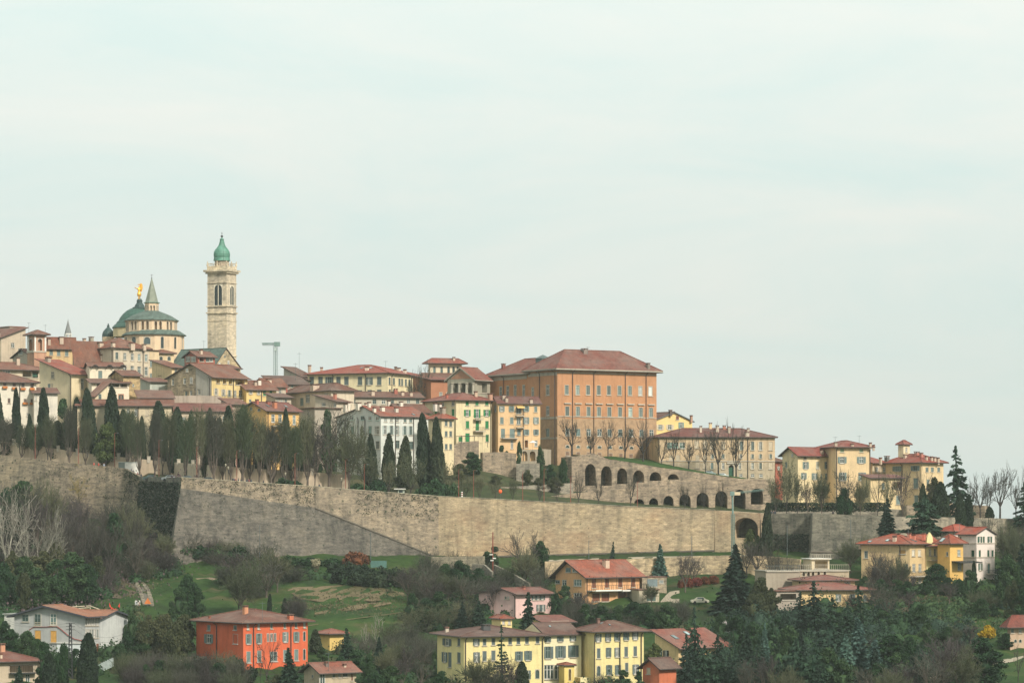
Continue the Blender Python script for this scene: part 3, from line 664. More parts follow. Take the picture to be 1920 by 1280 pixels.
def roof_shape(kind, W, D, H, o, rise, th, rf=.5, oe=None):
    """returns (MB with slot 0 tiles / slot 1 eaves, list of top polygons, list of gable polygons for the wall)"""
    mb = MB(); tops = []; gab = []; oe = o if oe is None else oe
    x0, x1, y0, y1 = -o, W + o, -o, D + o
    if kind == 'hip':
        w, d = x1 - x0, y1 - y0; rH = H + rise
        if w >= d: k = d / 2; r0, r1 = (x0 + k, (y0 + y1) / 2, rH), (x1 - k, (y0 + y1) / 2, rH)
        else: k = w / 2; r0, r1 = ((x0 + x1) / 2, y0 + k, rH), ((x0 + x1) / 2, y1 - k, rH)
        e = [(x0, y0, H + th), (x1, y0, H + th), (x1, y1, H + th), (x0, y1, H + th)]
        if w >= d: tops = [[e[0], e[1], r1, r0], [e[1], e[2], r1], [e[2], e[3], r0, r1], [e[3], e[0], r0]]
        else: tops = [[e[0], e[1], r0], [e[1], e[2], r1, r0], [e[2], e[3], r1], [e[3], e[0], r0, r1]]
        hips = [(e[0], r0), (e[1], r1 if w >= d else r0), (e[2], r1), (e[3], r0 if w >= d else r1), (r0, r1)]
        b = [(x0, y0, H), (x1, y0, H), (x1, y1, H), (x0, y1, H)]
        for i in range(4): mb.face([b[i], b[(i + 1) % 4], e[(i + 1) % 4], e[i]], 1)
        mb.face(b[::-1], 1)
        for t in tops: mb.face(t, 0)
        for p, q in hips:
            if (Vector(p) - Vector(q)).length > .2: mb.beam(Vector(p) + Vector((0, 0, .03)), Vector(q) + Vector((0, 0, .03)), .13, n=5, m=0)
    elif kind in ('gR', 'gL'):
        # ridge along x (gR: gables on L and its opposite) or along y (gL: gable on R)
        sw = kind == 'gL'
        A, B = (W, D) if not sw else (D, W)                   # A along ridge, B across
        pt = (lambda a, b, z: (a, b, z)) if not sw else (lambda a, b, z: (b, a, z))
        yb = B * rf; zr = H + rise; s0 = rise / yb; s1 = rise / (B - yb)
        za, zb = H - s0 * o, H - s1 * o
        prof = [(-o, za), (yb, zr), (B + o, zb)]
        lo = [(b, z) for b, z in prof]; hi = [(b, z + th) for b, z in prof]
        for i in range(2):
            t = [pt(-oe, *hi[i]), pt(A + oe, *hi[i]), pt(A + oe, *hi[i + 1]), pt(-oe, *hi[i + 1])]; tops.append(t); mb.face(t, 0)
            mb.face([pt(-oe, *lo[i]), pt(A + oe, *lo[i]), pt(A + oe, *lo[i + 1]), pt(-oe, *lo[i + 1])], 1)
            for a in (-oe, A + oe): mb.face([pt(a, *lo[i]), pt(a, *lo[i + 1]), pt(a, *hi[i + 1]), pt(a, *hi[i])], 1)
        for i in (0, 2): mb.face([pt(-oe, *lo[i]), pt(A + oe, *lo[i]), pt(A + oe, *hi[i]), pt(-oe, *hi[i])], 1)
        mb.beam(pt(-oe, yb, zr + th + .03), pt(A + oe, yb, zr + th + .03), .13, n=5, m=0)
        for a in (0, A): gab.append([pt(a, 0, H), pt(a, B, H), pt(a, yb, zr)])
    elif kind in ('sR', 'sL'):                                # one slope, low eave on that face
        sw = kind == 'sL'; A, B = (W, D) if not sw else (D, W)
        pt = (lambda a, b, z: (a, b, z)) if not sw else (lambda a, b, z: (b, a, z))
        s0 = rise / B; lo = [(-o, H - s0 * o), (B + o, H + rise + s0 * o)]; hi = [(b, z + th) for b, z in lo]
        t = [pt(-oe, *hi[0]), pt(A + oe, *hi[0]), pt(A + oe, *hi[1]), pt(-oe, *hi[1])]; tops.append(t); mb.face(t, 0)
        mb.face([pt(-oe, *lo[0]), pt(A + oe, *lo[0]), pt(A + oe, *lo[1]), pt(-oe, *lo[1])], 1)
        for a in (-oe, A + oe): mb.face([pt(a, *lo[0]), pt(a, *lo[1]), pt(a, *hi[1]), pt(a, *hi[0])], 1)
        for i in (0, 1): mb.face([pt(-oe, *lo[i]), pt(A + oe, *lo[i]), pt(A + oe, *hi[i]), pt(-oe, *hi[i])], 1)
        for a in (0, A): gab.append([pt(a, 0, H), pt(a, B, H), pt(a, B, H + rise)])
        gab.append([pt(0, B, H), pt(A, B, H), pt(A, B, H + rise), pt(0, B, H + rise)])
    elif kind == 'flat':
        mb.box(x0, y0, H, x1, y1, H + th); tops = [[(x0, y0, H + th), (x1, y0, H + th), (x1, y1, H + th), (x0, y1, H + th)]]
    return mb, tops, gab

def hit(tops, o, d):
    best = None
    for poly in tops:
        a = Vector(poly[0])
        for i in range(1, len(poly) - 1):
            b, c = Vector(poly[i]), Vector(poly[i + 1]); n = (b - a).cross(c - a); dn = d.dot(n)
            if abs(dn) < 1e-9: continue
            t = (a - o).dot(n) / dn; p = o + d * t
            if t <= 0: continue
            v0, v1, v2 = c - a, b - a, p - a
            d00, d01, d02, d11, d12 = v0.dot(v0), v0.dot(v1), v0.dot(v2), v1.dot(v1), v1.dot(v2)
            den = d00 * d11 - d01 * d01
            if abs(den) < 1e-12: continue
            u, v = (d11 * d02 - d01 * d12) / den, (d00 * d12 - d01 * d02) / den
            if u >= -.001 and v >= -.001 and u + v <= 1.001 and (best is None or t < best[0]): best = (t, p, n.normalized())
    return best

T_RED = (160, 104, 84); T_BRN = (136, 102, 90)
LOG = []
def house(name, label, a, xl, xc, xr, eave, base, Y=None, roof='hip', ridge=None, rise=None, wall=(225, 205, 170), wm=None, tile=T_RED, o=.7, oe=None, th=.22, rf=.5, D=12, W=None, R=(), Lw=(), chim=(),
          pipes=(), lpipes=(), skyl=(), sh=None, trim=None, root=None, cat='house', group=None, sink=2.5, split=None, c2=None, wear=.5, eavem=None, glass=None, sash=None, tilem=None, chimc=None, solid=True):
    if Y is None: Y = Yb(xc, base)
    ar = math.radians(a); C = Vector((X_(xc, Y), Y, 0)); ca, sa = math.cos(ar), math.sin(ar)
    z0 = Z_(base, Y); zs_ = [gz(CX + F * q.x / q.y, q.y) for q in (C.xy, C.xy + Vector((ca, sa)) * 12, C.xy + Vector((-sa, ca)) * 12)]; z0 = min(z0, *zs_) - (sink if root is None else sink - .4); C.z = z0; H = Z_(eave, Y) - z0
    xr_ = (xr - CX) / F if xr is not None else None
    if xr is not None: W = (xr_ * Y - C.x) / (ca - xr_ * sa)
    if xl is not None: l_ = (xl - CX) / F; D = (l_ * Y - C.x) / (-sa - l_ * ca)
    M = frameM(C, ar)
    if root is None: root = empty(name, M, label, cat, group); rel = None
    else: rel = root.matrix_world.inverted() @ M
    st = dict(); 
    if sh: st['sh'] = sh
    if trim: st['trim'] = trim
    if glass: st['glass'] = glass
    if sash: st['sash'] = sash
    st0 = st
    fR, fL = Face('R', M, W), Face('L', M, D)
    if split is not None: split = Z_(split, Y) - z0
    wmat = wm or stucco(wall, wear, split, c2)
    if rise is None:
        if ridge is not None:
            if roof == 'gL': yr = Y + (sa * W * rf)
            elif roof == 'gR': yr = Y + (ca * D * rf)
            elif roof in ('sR',): yr = Y + ca * D
            elif roof in ('sL',): yr = Y + sa * W
            else: yr = Y + (sa * W + ca * D) * .5
            rise = Z_(ridge, yr) - z0 - H - (th if roof != 'hip' else 0)
        else: rise = .30 * (min(W, D) / 2 + o) if roof == 'hip' else .30 * (D if roof == 'gR' else W) * .5
    rmb, tops, gab = roof_shape(roof, W, D, H, o, max(rise, .05), th, rf, oe)
    # openings
    wall_mb = MB(); todo = []
    for face, specs, ln in ((fR, R, W), (fL, Lw, D)):
        holes = []
        for sp in specs:
            typ, xs, y, w, h = sp[:5]; opt = sp[5] if len(sp) > 5 else {}
            xs = xs if isinstance(xs, (list, tuple)) else [xs]
            for i, x in enumerate(xs):
                yy = y if not isinstance(y, tuple) else y[0] + (y[1] - y[0]) * ((x - xs[0]) / (xs[-1] - xs[0]) if len(xs) > 1 else 0)
                u0, z1 = face.uv(x - w / 2, yy - h / 2); u1, zb = face.uv(x + w / 2, yy + h / 2)
                if u0 > u1: u0, u1 = u1, u0
                ok = u0 > .05 and u1 < ln - .05 and zb > .05 and z1 < H - .05
                if ok and any(not (u1 <= q[0] or u0 >= q[1] or z1 <= q[2] or zb >= q[3]) for q in holes): ok = False
                t2 = typ
                if not ok and typ in 'dA': t2 = 'p' if typ == 'd' else 'a'
                if ok: holes.append((u0, u1, zb, z1, {'d': opt.get('dep', 1.6), 'A': opt.get('dep', 1.2)}.get(typ, .2)))
                todo.append((face, t2, u0, u1, zb, z1, {**st0, **opt}, ok))
        holed(wall_mb, face, ln, 0, H, holes)
    wall_mb.face([(W, 0, 0), (W, D, 0), (W, D, H), (W, 0, H)]); wall_mb.face([(0, D, 0), (W, D, 0), (W, D, H), (0, D, H)])
    wall_mb.face([(0, 0, H), (W, 0, H), (W, D, H), (0, D, H)])
    for g in gab: wall_mb.face(g)
    wall_mb.obj('wall', wmat, root, rel)
    ro = rmb.obj('roof', [tilem or tiles(tile), eavem or WOOD], root, rel)
    for t in todo: window(t[0], root, rel, *t[1:6], st=t[6], hole=t[7])
    inv = M.inverted(); org = inv @ Vector((0, 0, 0)); iR = inv.to_3x3()
    def ray(px, py): return hit(tops, org, iR @ Vector(((px - CX) / F, 1, (HY - py) / F)))
    s = Y / F
    for c in chim:                                            # (px, top, base, width[, colour[, cap colour]])
        px, pt_, pb, w = c[:4]; r = ray(px, pb) or ray(px, pb + 2) or ray(px, pb + 4)
        if r is None:
            yc = Y + (sa * W + ca * D) * .5; p = inv @ P(px, pb + 4, yc)
        else: p = r[1]
        hgt = (pb - pt_) * s; hw = w * s / 2; m = MB()
        ccol = c[4] if len(c) > 4 else (chimc or (212, 186, 160))
        zt = p.z + hgt
        m.box(p.x - hw, p.y - hw, p.z - .7, p.x + hw, p.y + hw, zt - .38)
        co = m.obj('chimney', stucco(ccol, .7), ro)
        k = MB(); 
        for dx in (-.75, .75):
            for dy in (-.75, .75): k.box(p.x + dx * hw - .1, p.y + dy * hw - .1, zt - .38, p.x + dx * hw + .1, p.y + dy * hw + .1, zt - .14)
        k.box(p.x - hw * 1.25, p.y - hw * 1.25, zt - .15, p.x + hw * 1.25, p.y + hw * 1.25, zt)
        k.obj('cap', tiles(T_RED if len(c) < 6 else c[5]), co)
    for (px, py, w, h) in skyl:
        r = ray(px, py)
        if r is None: continue
        p, n = r[1], r[2]; n = n if n.z > 0 else -n
        ex = Vector((0, 0, 1)).cross(n).normalized(); ey = n.cross(ex)
        hw, hh = w * s / 2, h * s * 1.6; m = MB(); m2 = MB()
        fm = lambda u, d_, z: p + ex * u + ey * z + n * d_
        m.box(-hw, -.1, -hh, hw, .14, hh, fm=fm); m2.box(-hw * .8, .141, -hh * .8, hw * .8, .16, hh * .8, fm=fm)
        w_ = m.obj('skylight', METAL, ro); m2.obj('pane', glassmat((170, 190, 190), 'skylight_glass'), w_)
    for face, ps in ((fR, pipes), (fL, lpipes)):
        for px in ps:
            u, _ = face.uv(px, eave + 5); m = MB(); r = .11
            m.path([face.pos(u, o * .9, H - .05), face.pos(u, .17, H - .55), face.pos(u, .17, .2)], r, 6)
            m.obj('downpipe', PIPE, root, rel)
    if th >= .2:                                             # gutters along the visible eaves
        for kk, (p, q) in (('R', ((-o, -o - .08, H + .1), (W + o, -o - .08, H + .1))), ('L', ((-o - .08, -o, H + .1), (-o - .08, D + o, H + .1)))):
            if roof == 'hip' or (roof in ('gR', 'sR') and kk == 'R') or (roof in ('gL', 'sL') and kk == 'L'):
                dz = 0
                if roof in ('gR', 'gL'): dz = -rise / ((D if roof == 'gR' else W) * rf) * o
                if roof in ('sR', 'sL'): dz = -rise / (D if roof == 'sR' else W) * o
                m = MB(); m.path([(p[0], p[1], p[2] + dz), (q[0], q[1], q[2] + dz)], .09, 5); m.obj('gutter', PIPE, root, rel)
    LOG.append((label, Y, z0 + sink, gz(xc, Y)))
    return dict(root=root, M=M, rel=rel, R=fR, L=fL, W=W, D=D, H=H, Y=Y, ray=ray, tops=tops, roof=ro, s=s, z0=z0)

def on_face(h, face, name, px0, py0, px1, py1, dep0, dep1, mat, sub=None):
    """a box applied to a wall, given by pixel corners"""
    f = h[face]; u0, z1 = f.uv(px0, py0); u1, z0 = f.uv(px1, py1); u0, u1 = min(u0, u1), max(u0, u1); m = MB()
    m.box(u0, dep0, z0, u1, dep1, z1, fm=lambda u, d, z: f.pos(u, d, z))
    return m.obj(name, mat, sub or h['root'], None if sub else h['rel'])
def balcony(h, face, px0, px1, py_top, py_slab, out=1.3, n=None, mat=None, slabm=None, solid=False, posts=False):
    f = h[face]; u0, zt = f.uv(px0, py_top); u1, zs = f.uv(px1, py_slab); u0, u1 = min(u0, u1), max(u0, u1); zs2 = f.uv((px0 + px1) / 2, py_slab)[1]; zt2 = f.uv((px0 + px1) / 2, py_top)[1]
    fm = lambda u, d, z: f.pos(u, d, z)
    m = MB(); m.box(u0, 0, zs2 - .2, u1, out, zs2, fm=fm); b = m.obj('balcony', slabm or TRIM, h['root'], h['rel'])
    m = MB(); r = .035
    m.path([f.pos(u0, .03, zt2), f.pos(u0, out - .06, zt2), f.pos(u1, out - .06, zt2), f.pos(u1, .03, zt2)], .05, 4)
    n = n or max(4, int((u1 - u0) / .35))
    if solid:
        m.box(u0, out - .1, zs2, u1, out - .03, zt2, fm=fm)
    else:
        for k in range(n + 1):
            u = u0 + (u1 - u0) * k / n; m.beam(f.pos(u, out - .06, zs2), f.pos(u, out - .06, zt2), r, n=3)
    m.obj('railing', mat or IRON, b)
    return b
# ---------------------------------------------------------------- the houses, from the hilltop down
G1 = flat((138, 158, 152), .6, key='sage_shutter'); G2 = flat((40, 150, 84), .6, key='green_shutter'); G3 = flat((112, 128, 126), .6, key='slate_shutter')
BRN = flat((150, 92, 66), .6, key='brown_shutter'); CRM = flat((226, 208, 178), .7, key='cream_shutter'); MINTS = flat((150, 180, 168), .65, key='mint_shutter')
GRN_D = flat((44, 110, 84), .5, key='dark_green_shutter'); GRNAWN = flat((60, 120, 95), .5, key='green_awning')
# --- upper left
house('stone_block', 'flat topped grey stone block behind the roofs at the top of town', 40, -40, 18, 47, 613, 700, 985, 'flat', wm=stone((176, 168, 150), .68), o=.1, th=.3, cat='building')
house('hill_house', 'beige house below the flat grey stone block', 50, -60, 2, 48, 633, 700, 965, 'sL', rise=3.2, wall=(214, 192, 162), R=[('p', 24, 647, 6, 9)], chim=[(-4, 622, 632, 6)])
h = house('altana_house', 'grey house carrying a brick and white arched roof lantern', 38, 24, 60, 92, 668, 720, 945, 'gR', rise=2.2, wall=(196, 180, 156), Lw=[('p', 39, 659, 8, 11, {'sh': G1})])
t = house('', '', 30, 51, 64, 87, 628, 700, 941, 'hip', rise=1.6, wall=(206, 152, 118), wear=.8, o=1.0, root=h['root'], R=[('A', 75, 646, 9, 24)], Lw=[('A', 57.5, 646, 7, 22)])
for px in (66, 85, 53):
    on_face(t, 'R' if px > 60 else 'L', 'quoin', px - 1.5, 630, px + 1.5, 658, -.05, .12, WHITE)
on_face(t, 'R', 'string_course', 64, 658, 87, 660.5, 0, .2, TRIM); on_face(t, 'L', 'string_course', 51, 658, 64, 660.5, 0, .2, TRIM)
house('ochre_house', 'ochre house with three grey shuttered windows beside the brick roof lantern', 20, 83, 86, 140, 647, 720, 948, 'gR', rise=2.2, wall=(228, 190, 130), R=[('s', [96, 110, 125], (658.5, 660.5), 6, 14, {'sh': G1})],
      chim=[(115, 631, 641, 7), (92, 634, 643, 5)], pipes=[137])
house('steep_roof_house', 'house under a broad plain red roof between ochre house and long grey house', 30, 138, 142, 213, 678, 730, 925, 'sR', ridge=650, wall=(190, 168, 140), chim=[(191, 664, 672, 6)], D=13)
house('red_roof_house', 'low house under a red roof with a small gable just left of the domes', 40, 120, 150, 205, 652, 720, 955, 'gR', ridge=641, wall=(200, 175, 140), chim=[(171, 627, 640, 7, (170, 160, 140)), (158, 634, 642, 5)])
h = house('long_grey_house', 'tall grey cream house with three rows of stone framed windows below the big domed church', 42, 160, 213, 280, 653, 770, 925, 'hip', ridge=634, wall=(218, 200, 170), wear=.7, sh=G1,
      R=[('t', [219, 234, 248, 261, 274], (667, 671), 5, 13), ('t', [219, 234, 248, 261, 274], (691, 696), 6, 16), ('t', [248, 261, 274], (713, 716), 5, 9), ('t', [261, 274], (733, 735), 6, 14)], Lw=[('p', 190, 690, 5, 12)],
      chim=[(188, 641, 650, 9), (212, 641, 650, 6), (247, 642, 652, 9), (270, 645, 653, 6)], pipes=[268], lpipes=[211])
house('', '', 42, None, 280, 298, 657, 770, Y=h['Y'] + 10, roof='flat', wall=(236, 206, 160), root=h['root'], D=9, o=.5, R=[('s', [283], 682, 4, 12), ('s', [283], 706, 4, 12)])
house('yellow_gabled_house', 'small yellow house with red roof between long grey house and stone gabled house', 40, 285, 322, 345, 689, 740, 910, 'sR', ridge=675, wall=(232, 204, 150), R=[('p', 330, 695, 5, 9)], chim=[(304, 700, 709, 9, (150, 100, 80))])
house('pale_green_annex', 'pale grey annex with small tall windows tucked behind the stone gabled house', 25, None, 281, 316, 716, 770, 900, 'sR', rise=1.4, wall=(196, 200, 184), D=9, R=[('p', [283, 299, 312], 733, 4, 9)])
house('apse_chapel', 'low yellow chapel wall with two half round windows beneath the church drum', 30, None, 297, 326, 663, 720, 940, 'hip', rise=1.3, wall=(236, 206, 156), D=8, R=[('a', [302, 317], 672, 7, 9)])
h = house('loggia_house', 'red brick roof loggia with open pillars beside the church nave', 42, 346, 371, 403, 668, 710, 918, 'gR', ridge=658, wall=(178, 96, 74), Lw=[('d', [353, 363], 673, 8, 9)], R=[('d', 378, 673, 8, 9), ('p', [389, 396], 674, 6, 8)], chim=[(377, 655, 663, 5)])
h = house('terrace_house', 'cream roof terrace house with green awnings and flower pots in front of the church gable', 25, None, 371, 450, 690, 740, 905, 'sR', rise=1.4, wall=(236, 210, 164), D=9, R=[('d', [392, 428, 440], 695, 11, 8), ('s', 379, 692, 6, 9, {'sh': WHITE})])
on_face(h, 'R', 'awning', 403, 697, 422, 700, .1, 2.2, GRNAWN)
h = house('stone_gabled_house', 'big stone gabled house with a yellow side of dark windows and a loggia', 52, 315, 397, 464, 706, 760, 888, 'gR', ridge=681, rf=.47, wall=(238, 206, 132), wm=None, o=.9, oe=.6,
      R=[('d', [409, 421, 432], (713, 714.5), 6, 11), ('d', 450, 716, 17, 11), ('o', [405, 419, 430], (734, 737), 4.5, 12, {'sh': CRM}), ('p', 441, 738, 4, 12), ('p', 454, 738, 12, 13)],
      Lw=[('p', [324, 346, 359], (716, 713), 4.5, 11), ('p', [349, 358, 373], (738, 735), 4.5, 9), ('p', 351, 694, 4, 6)], pipes=[437], lpipes=[394])
# its gable end: bare stone half and grey rendered half, set proud of the yellow wall
f = h['L']; W_ = h['H']
for name, xa, xb, mat in (('stone_facing', 314.6, 367.5, stone((184, 166, 138), .7, 'facing_stone', bw=.6)), ('grey_facing', 367.5, 396.8, stucco((188, 180, 164), .8))):
    u0 = f.uv(xa, 720)[0]; u1 = f.uv(xb, 720)[0]; D_ = h['D']; rz = h['H'] + 0; apex = .47 * D_
    rise_ = max(p[2] for t_ in h['tops'] for p in t_) - h['H'] - .22
    top = lambda u: h['H'] + (rise_ * u / apex if u < apex else rise_ * (D_ - u) / (D_ - apex))
    us = sorted({u0, u1} | ({apex} if min(u0, u1) < apex < max(u0, u1) else set())); m = MB()
    holes = [(349, 738), (358, 737), (373, 735), (324, 716), (346, 713), (359, 713), (351, 694)]
    hl = []
    for (x, y) in holes:
        hh = 11 if y < 720 and y > 700 else (6 if y < 700 else 9); a_, b_ = f.uv(x - 3, y - hh / 2 - 1), f.uv(x + 3, y + hh / 2 + 1); hl.append((min(a_[0], b_[0]), max(a_[0], b_[0]), b_[1], a_[1]))
    cuts = sorted({min(us), max(us)} | {e for q in hl for e in q[:2] if min(us) < e < max(us)} | set(us))
    for a_, b_ in zip(cuts[:-1], cuts[1:]):
        mid = (a_ + b_) / 2; z = 0
        for q in sorted([q for q in hl if q[0] < mid < q[1]], key=lambda q: q[2]):
            m.face([f.pos(a_, .08, z), f.pos(b_, .08, z), f.pos(b_, .08, q[2]), f.pos(a_, .08, q[2])]); z = q[3]
        m.face([f.pos(a_, .08, z), f.pos(b_, .08, z), f.pos(b_, .08, top(b_)), f.pos(a_, .08, top(a_))])
    m.obj(name, mat, h['root'], h['rel'])
balcony(h, 'R', 416, 462, 742, 749, 1.2)
house('yellow_grey_house', 'yellow and grey house with green shutters just right of the stone gabled house', 28, None, 462, 518, 730, 765, 895, 'gR', ridge=713, wall=(240, 204, 120), D=13, R=[('o', [470, 485], (735, 736), 4, 7, {'sh': CRM}), ('s', [496, 508], 737, 5, 9, {'sh': G2}), ('p', [469, 483], 751, 4, 5)],
      chim=[(479, 714, 722, 5), (486, 711, 721, 6, (235, 220, 200))], pipes=[490])
house('canopy_house', 'red roofed house behind with a dark tilted roof canopy and white chimney', 30, 478, 500, 536, 724, 760, 905, 'gR', ridge=709, wall=(214, 196, 170), chim=[(504, 710, 720, 8), (535, 717, 727, 6, (180, 90, 70))], R=[('p', 525, 733, 5, 9)])
house('little_bay_house', 'low house with three small windows and a red lean-to roof', 25, None, 516, 546, 745, 775, 882, 'sR', rise=1.2, wall=(204, 186, 160), D=7, R=[('p', [521, 528, 536], 752, 4, 7)])
house('long_dark_roof_house', 'long low house with brownish roof beside the yellow palace', 20, None, 512, 577, 720, 760, 928, 'sR', rise=2.6, wall=(190, 170, 150), D=10, tile=T_BRN, R=[('p', [548, 560], 724, 4, 5)])
house('grey_gable_house', 'plain grey gabled house end rising beside the yellow palace', 55, 532, 577, 600, 712, 760, 940, 'sR', ridge=688, wall=(206, 200, 180), tile=T_BRN, chim=[(580, 680, 690, 4)])
h = house('long_yellow_palace', 'long pale yellow palace with grey shutters and a bright red hipped roof', 66, 577, 727, 788, 700, 770, 930, 'hip', ridge=684.5, wall=(250, 230, 178), wear=.3, tile=(190, 92, 76), sh=G3, o=.9,
      Lw=[('s', [584.5, 601, 634.5, 649.5, 675, 711], (713.5, 714), 8, 15), ('o', 617.5, 714, 7, 15), ('o', 693, 714, 6, 14), ('s', [675, 693, 711], (735, 734), 8, 7), ('s', [600, 634], 735, 8, 6)],
      R=[('s', [730.5, 738.5, 749, 754, 761, 768, 778], (714, 719), 3.6, 13), ('s', [731, 738.5], 733, 3.6, 6)], pipes=[734, 771], lpipes=[625, 686],
      skyl=[(585, 693, 4, 3), (606, 693, 3, 2), (678, 690, 4, 3), (695, 690, 5, 3)], chim=[(688, 687, 694, 6, (236, 215, 190)), (742, 685, 692, 4, (150, 130, 110)), (748, 687, 693, 5, (236, 215, 190)), (759, 692, 699, 5, (236, 215, 190)), (581, 680, 687, 4), (603, 684, 688, 4)])
house('ridge_house', 'cream house with tall windows in front of the grey gable end', 32, 532, 621, 664, 733, 785, 893, 'hip', ridge=720, wall=(226, 206, 176), o=.9, Lw=[('p', 577, 747, 7, 15), ('p', 566, 753, 6, 14), ('p', 611, 740, 7, 6)],
      chim=[(590, 720, 730, 13), (648, 731, 741, 5, (190, 100, 78))])
house('narrow_roof_house', 'small grey house with short red roof and round capped chimneys left of the mint house', 55, 591, 631, 656, 753, 790, 878, 'sR', ridge=740, wall=(214, 196, 168), wear=.6, Lw=[('p', 607, 758, 7, 6), ('p', 628, 759, 4, 8)], chim=[(601, 738, 749, 5, (190, 100, 78)), (628, 737, 748, 5, (196, 120, 95))])
house('rear_row_house', 'long grey house with red roof squeezed between yellow palace and mint house', 18, None, 656, 792, 744, 790, 900, 'gR', ridge=734, wall=(204, 192, 168), D=10, R=[('p', [663, 702, 719, 735], 753, 7, 8), ('p', [766, 783], 752, 6, 9), ('s', 742, 753, 4, 8, {'sh': CRM})],
      chim=[(699, 732, 741, 6), (742, 728, 738, 6, (180, 100, 80)), (755, 733, 741, 5), (771, 734, 742, 5)])
house('grey_annex', 'grey side house under a sloping roof left of the mint house', 30, None, 590, 640, 765, 800, 868, 'flat', wall=(186, 172, 152), D=8, tile=T_BRN)
h = house('mint_house', 'large mint and white house with rows of tall windows and many white chimneys', 38, 632, 714, 803, 780, 860, 848, 'gR', ridge=761, rf=.38, wall=(226, 226, 214), wear=.3, tile=(192, 108, 84), sh=MINTS, o=.6,
      R=[('p', [723, 734, 745, 759.5, 770], (787, 788.5), 5, 6.5), ('o', [722, 734, 745, 759, 770], (806, 807), 5, 17, {'sh': flat((206, 214, 206), .7, key='pale_shutter')}), ('p', [745, 771, 759], (833, 834), 8, 15)],
      Lw=[('p', [660, 680, 694, 708], (783, 784), 6, 7, {'trim': flat((190, 214, 204), .75, key='mint_trim')}), ('s', [661, 694], 806.5, 6, 15), ('p', 679, 807.5, 6, 15), ('p', 707, 806.5, 8, 15), ('p', [680, 708], 834, 7, 14)],
      chim=[(649, 752, 764, 8, (240, 226, 204)), (653.5, 749, 761, 5, (240, 226, 204)), (672, 750, 760, 8, (240, 226, 204)), (686, 755, 765, 4, (240, 226, 204)), (692, 751, 761, 5, (240, 226, 204)), (702, 763, 772, 5, (240, 226, 204)), (717, 761, 770, 7, (240, 226, 204)), (743, 763, 772, 6, (240, 226, 204))], pipes=[741, 775], lpipes=[653, 672, 685], skyl=[(775, 777, 4, 3)])
m_ = stucco((164, 208, 190), .4); f = h['L']; mb = MB()          # mint side of the same house
h['root'].children[0].data.materials.append(m_)
for p_ in h['root'].children[0].data.polygons:
    if abs(p_.normal.x) > .9 and p_.center.x < 1: p_.material_index = 1
house('mint_rear_house', 'red roofed house stepping up behind the mint house', 35, 722, 752, 806, 772, 800, 862, 'gR', ridge=757, wall=(214, 200, 176), chim=[(752, 752, 762, 6, (240, 226, 204)), (729, 746, 757, 5, (240, 226, 204))])
house('tall_cream_house', 'narrow cream house with oval headed grey windows right of the mint house', 40, 803, 828, 851, 786, 862, 846, 'hip', rise=1.8, wall=(240, 216, 166), tile=(192, 108, 84), sh=G3, R=[('s', [836.5, 845], (793, 794.5), 4.6, 10), ('s', [836.5, 845], 813, 4.6, 10), ('s', [836.5, 845], 837, 4.6, 10)],
      chim=[(830, 761, 772, 8, (170, 150, 130)), (816, 751, 762, 6, (238, 222, 204)), (825, 752, 762, 5, (238, 222, 204))], lpipes=[813])
h = house('green_shutter_house', 'tall pale house with bright green shutters and two iron balconies', 33, 797, 855, 922, 751, 838, 862, 'hip', ridge=737, wall=(240, 218, 168), wear=.5, tile=(170, 96, 82), sh=G2, o=.9,
      R=[('s', [876, 894, 912.5], (756, 755.5), 5.5, 7.5), ('o', [876, 912.5], 774, 6, 12), ('o', 894.5, 775, 6, 16), ('s', [876.5, 913], 796, 6, 14), ('s', 895, 797.5, 6, 18), ('s', 863.5, 823, 7, 9), ('s', 876.5, 820, 7.5, 16), ('s', 913.5, 821, 5.5, 13)],
      Lw=[('p', [817, 830], 758, 5, 7), ('p', 849.5, 756, 5, 8), ('s', [817, 849.5], 773, 4.5, 12)], pipes=[920], lpipes=[822], chim=[(892, 731, 741, 5, (215, 180, 150)), (919, 733, 745, 7, (205, 150, 120)), (838, 738, 746, 4, (190, 100, 78))])
balcony(h, 'R', 887, 902, 779.5, 786); balcony(h, 'R', 887, 906, 801, 808)
m = MB(); f = h['R']; ua, za = f.uv(856, 817); ub, zb = f.uv(905, 815)                                   # pergola
for k in range(7): m.beam(f.pos(ua + (ub - ua) * k / 6, 0, za), f.pos(ua + (ub - ua) * k / 6, 2.6, za), .06)
m.beam(f.pos(ua, 2.5, za - .06), f.pos(ub, 2.5, za - .06), .08)
for u in (ua, (ua + ub) / 2, ub): m.beam(f.pos(u, 2.5, za), f.pos(u, 2.5, za - 3), .07)
m.obj('pergola', DARK, h['root'], h['rel'])
h = house('peach_apartment_house', 'peach apartment house with grey shutters, stacked balconies and a yellow awning', 14, 922, 934, 1013, 756, 850, 866, 'gR', ridge=743, wall=(242, 196, 138), wear=.35, tile=(160, 96, 84), sh=G1, o=.5,
      R=[('o', [941, 959], 766, 5, 10), ('p', 972.5, 769, 9, 12), ('o', 987, 766, 5, 10), ('s', 1004.5, 767, 5, 10), ('s', [941, 959.5], 788, 6, 12), ('p', 972.5, 789, 7, 13), ('o', [987, 1005], 788, 5, 12), ('s', 943, 812, 7, 17), ('s', 960.5, 812, 9, 17), ('s', 973, 810, 6, 11), ('o', [987, 1005], 810, 5, 10), ('p', 960, 833, 4, 16), ('d', 987, 832, 6, 14), ('p', 1005, 831, 5, 11)],
      Lw=[('p', 929, 766, 4, 11)], pipes=[981], chim=[(950, 744, 753, 5), (996, 747, 755, 5), (945, 739, 749, 6)])
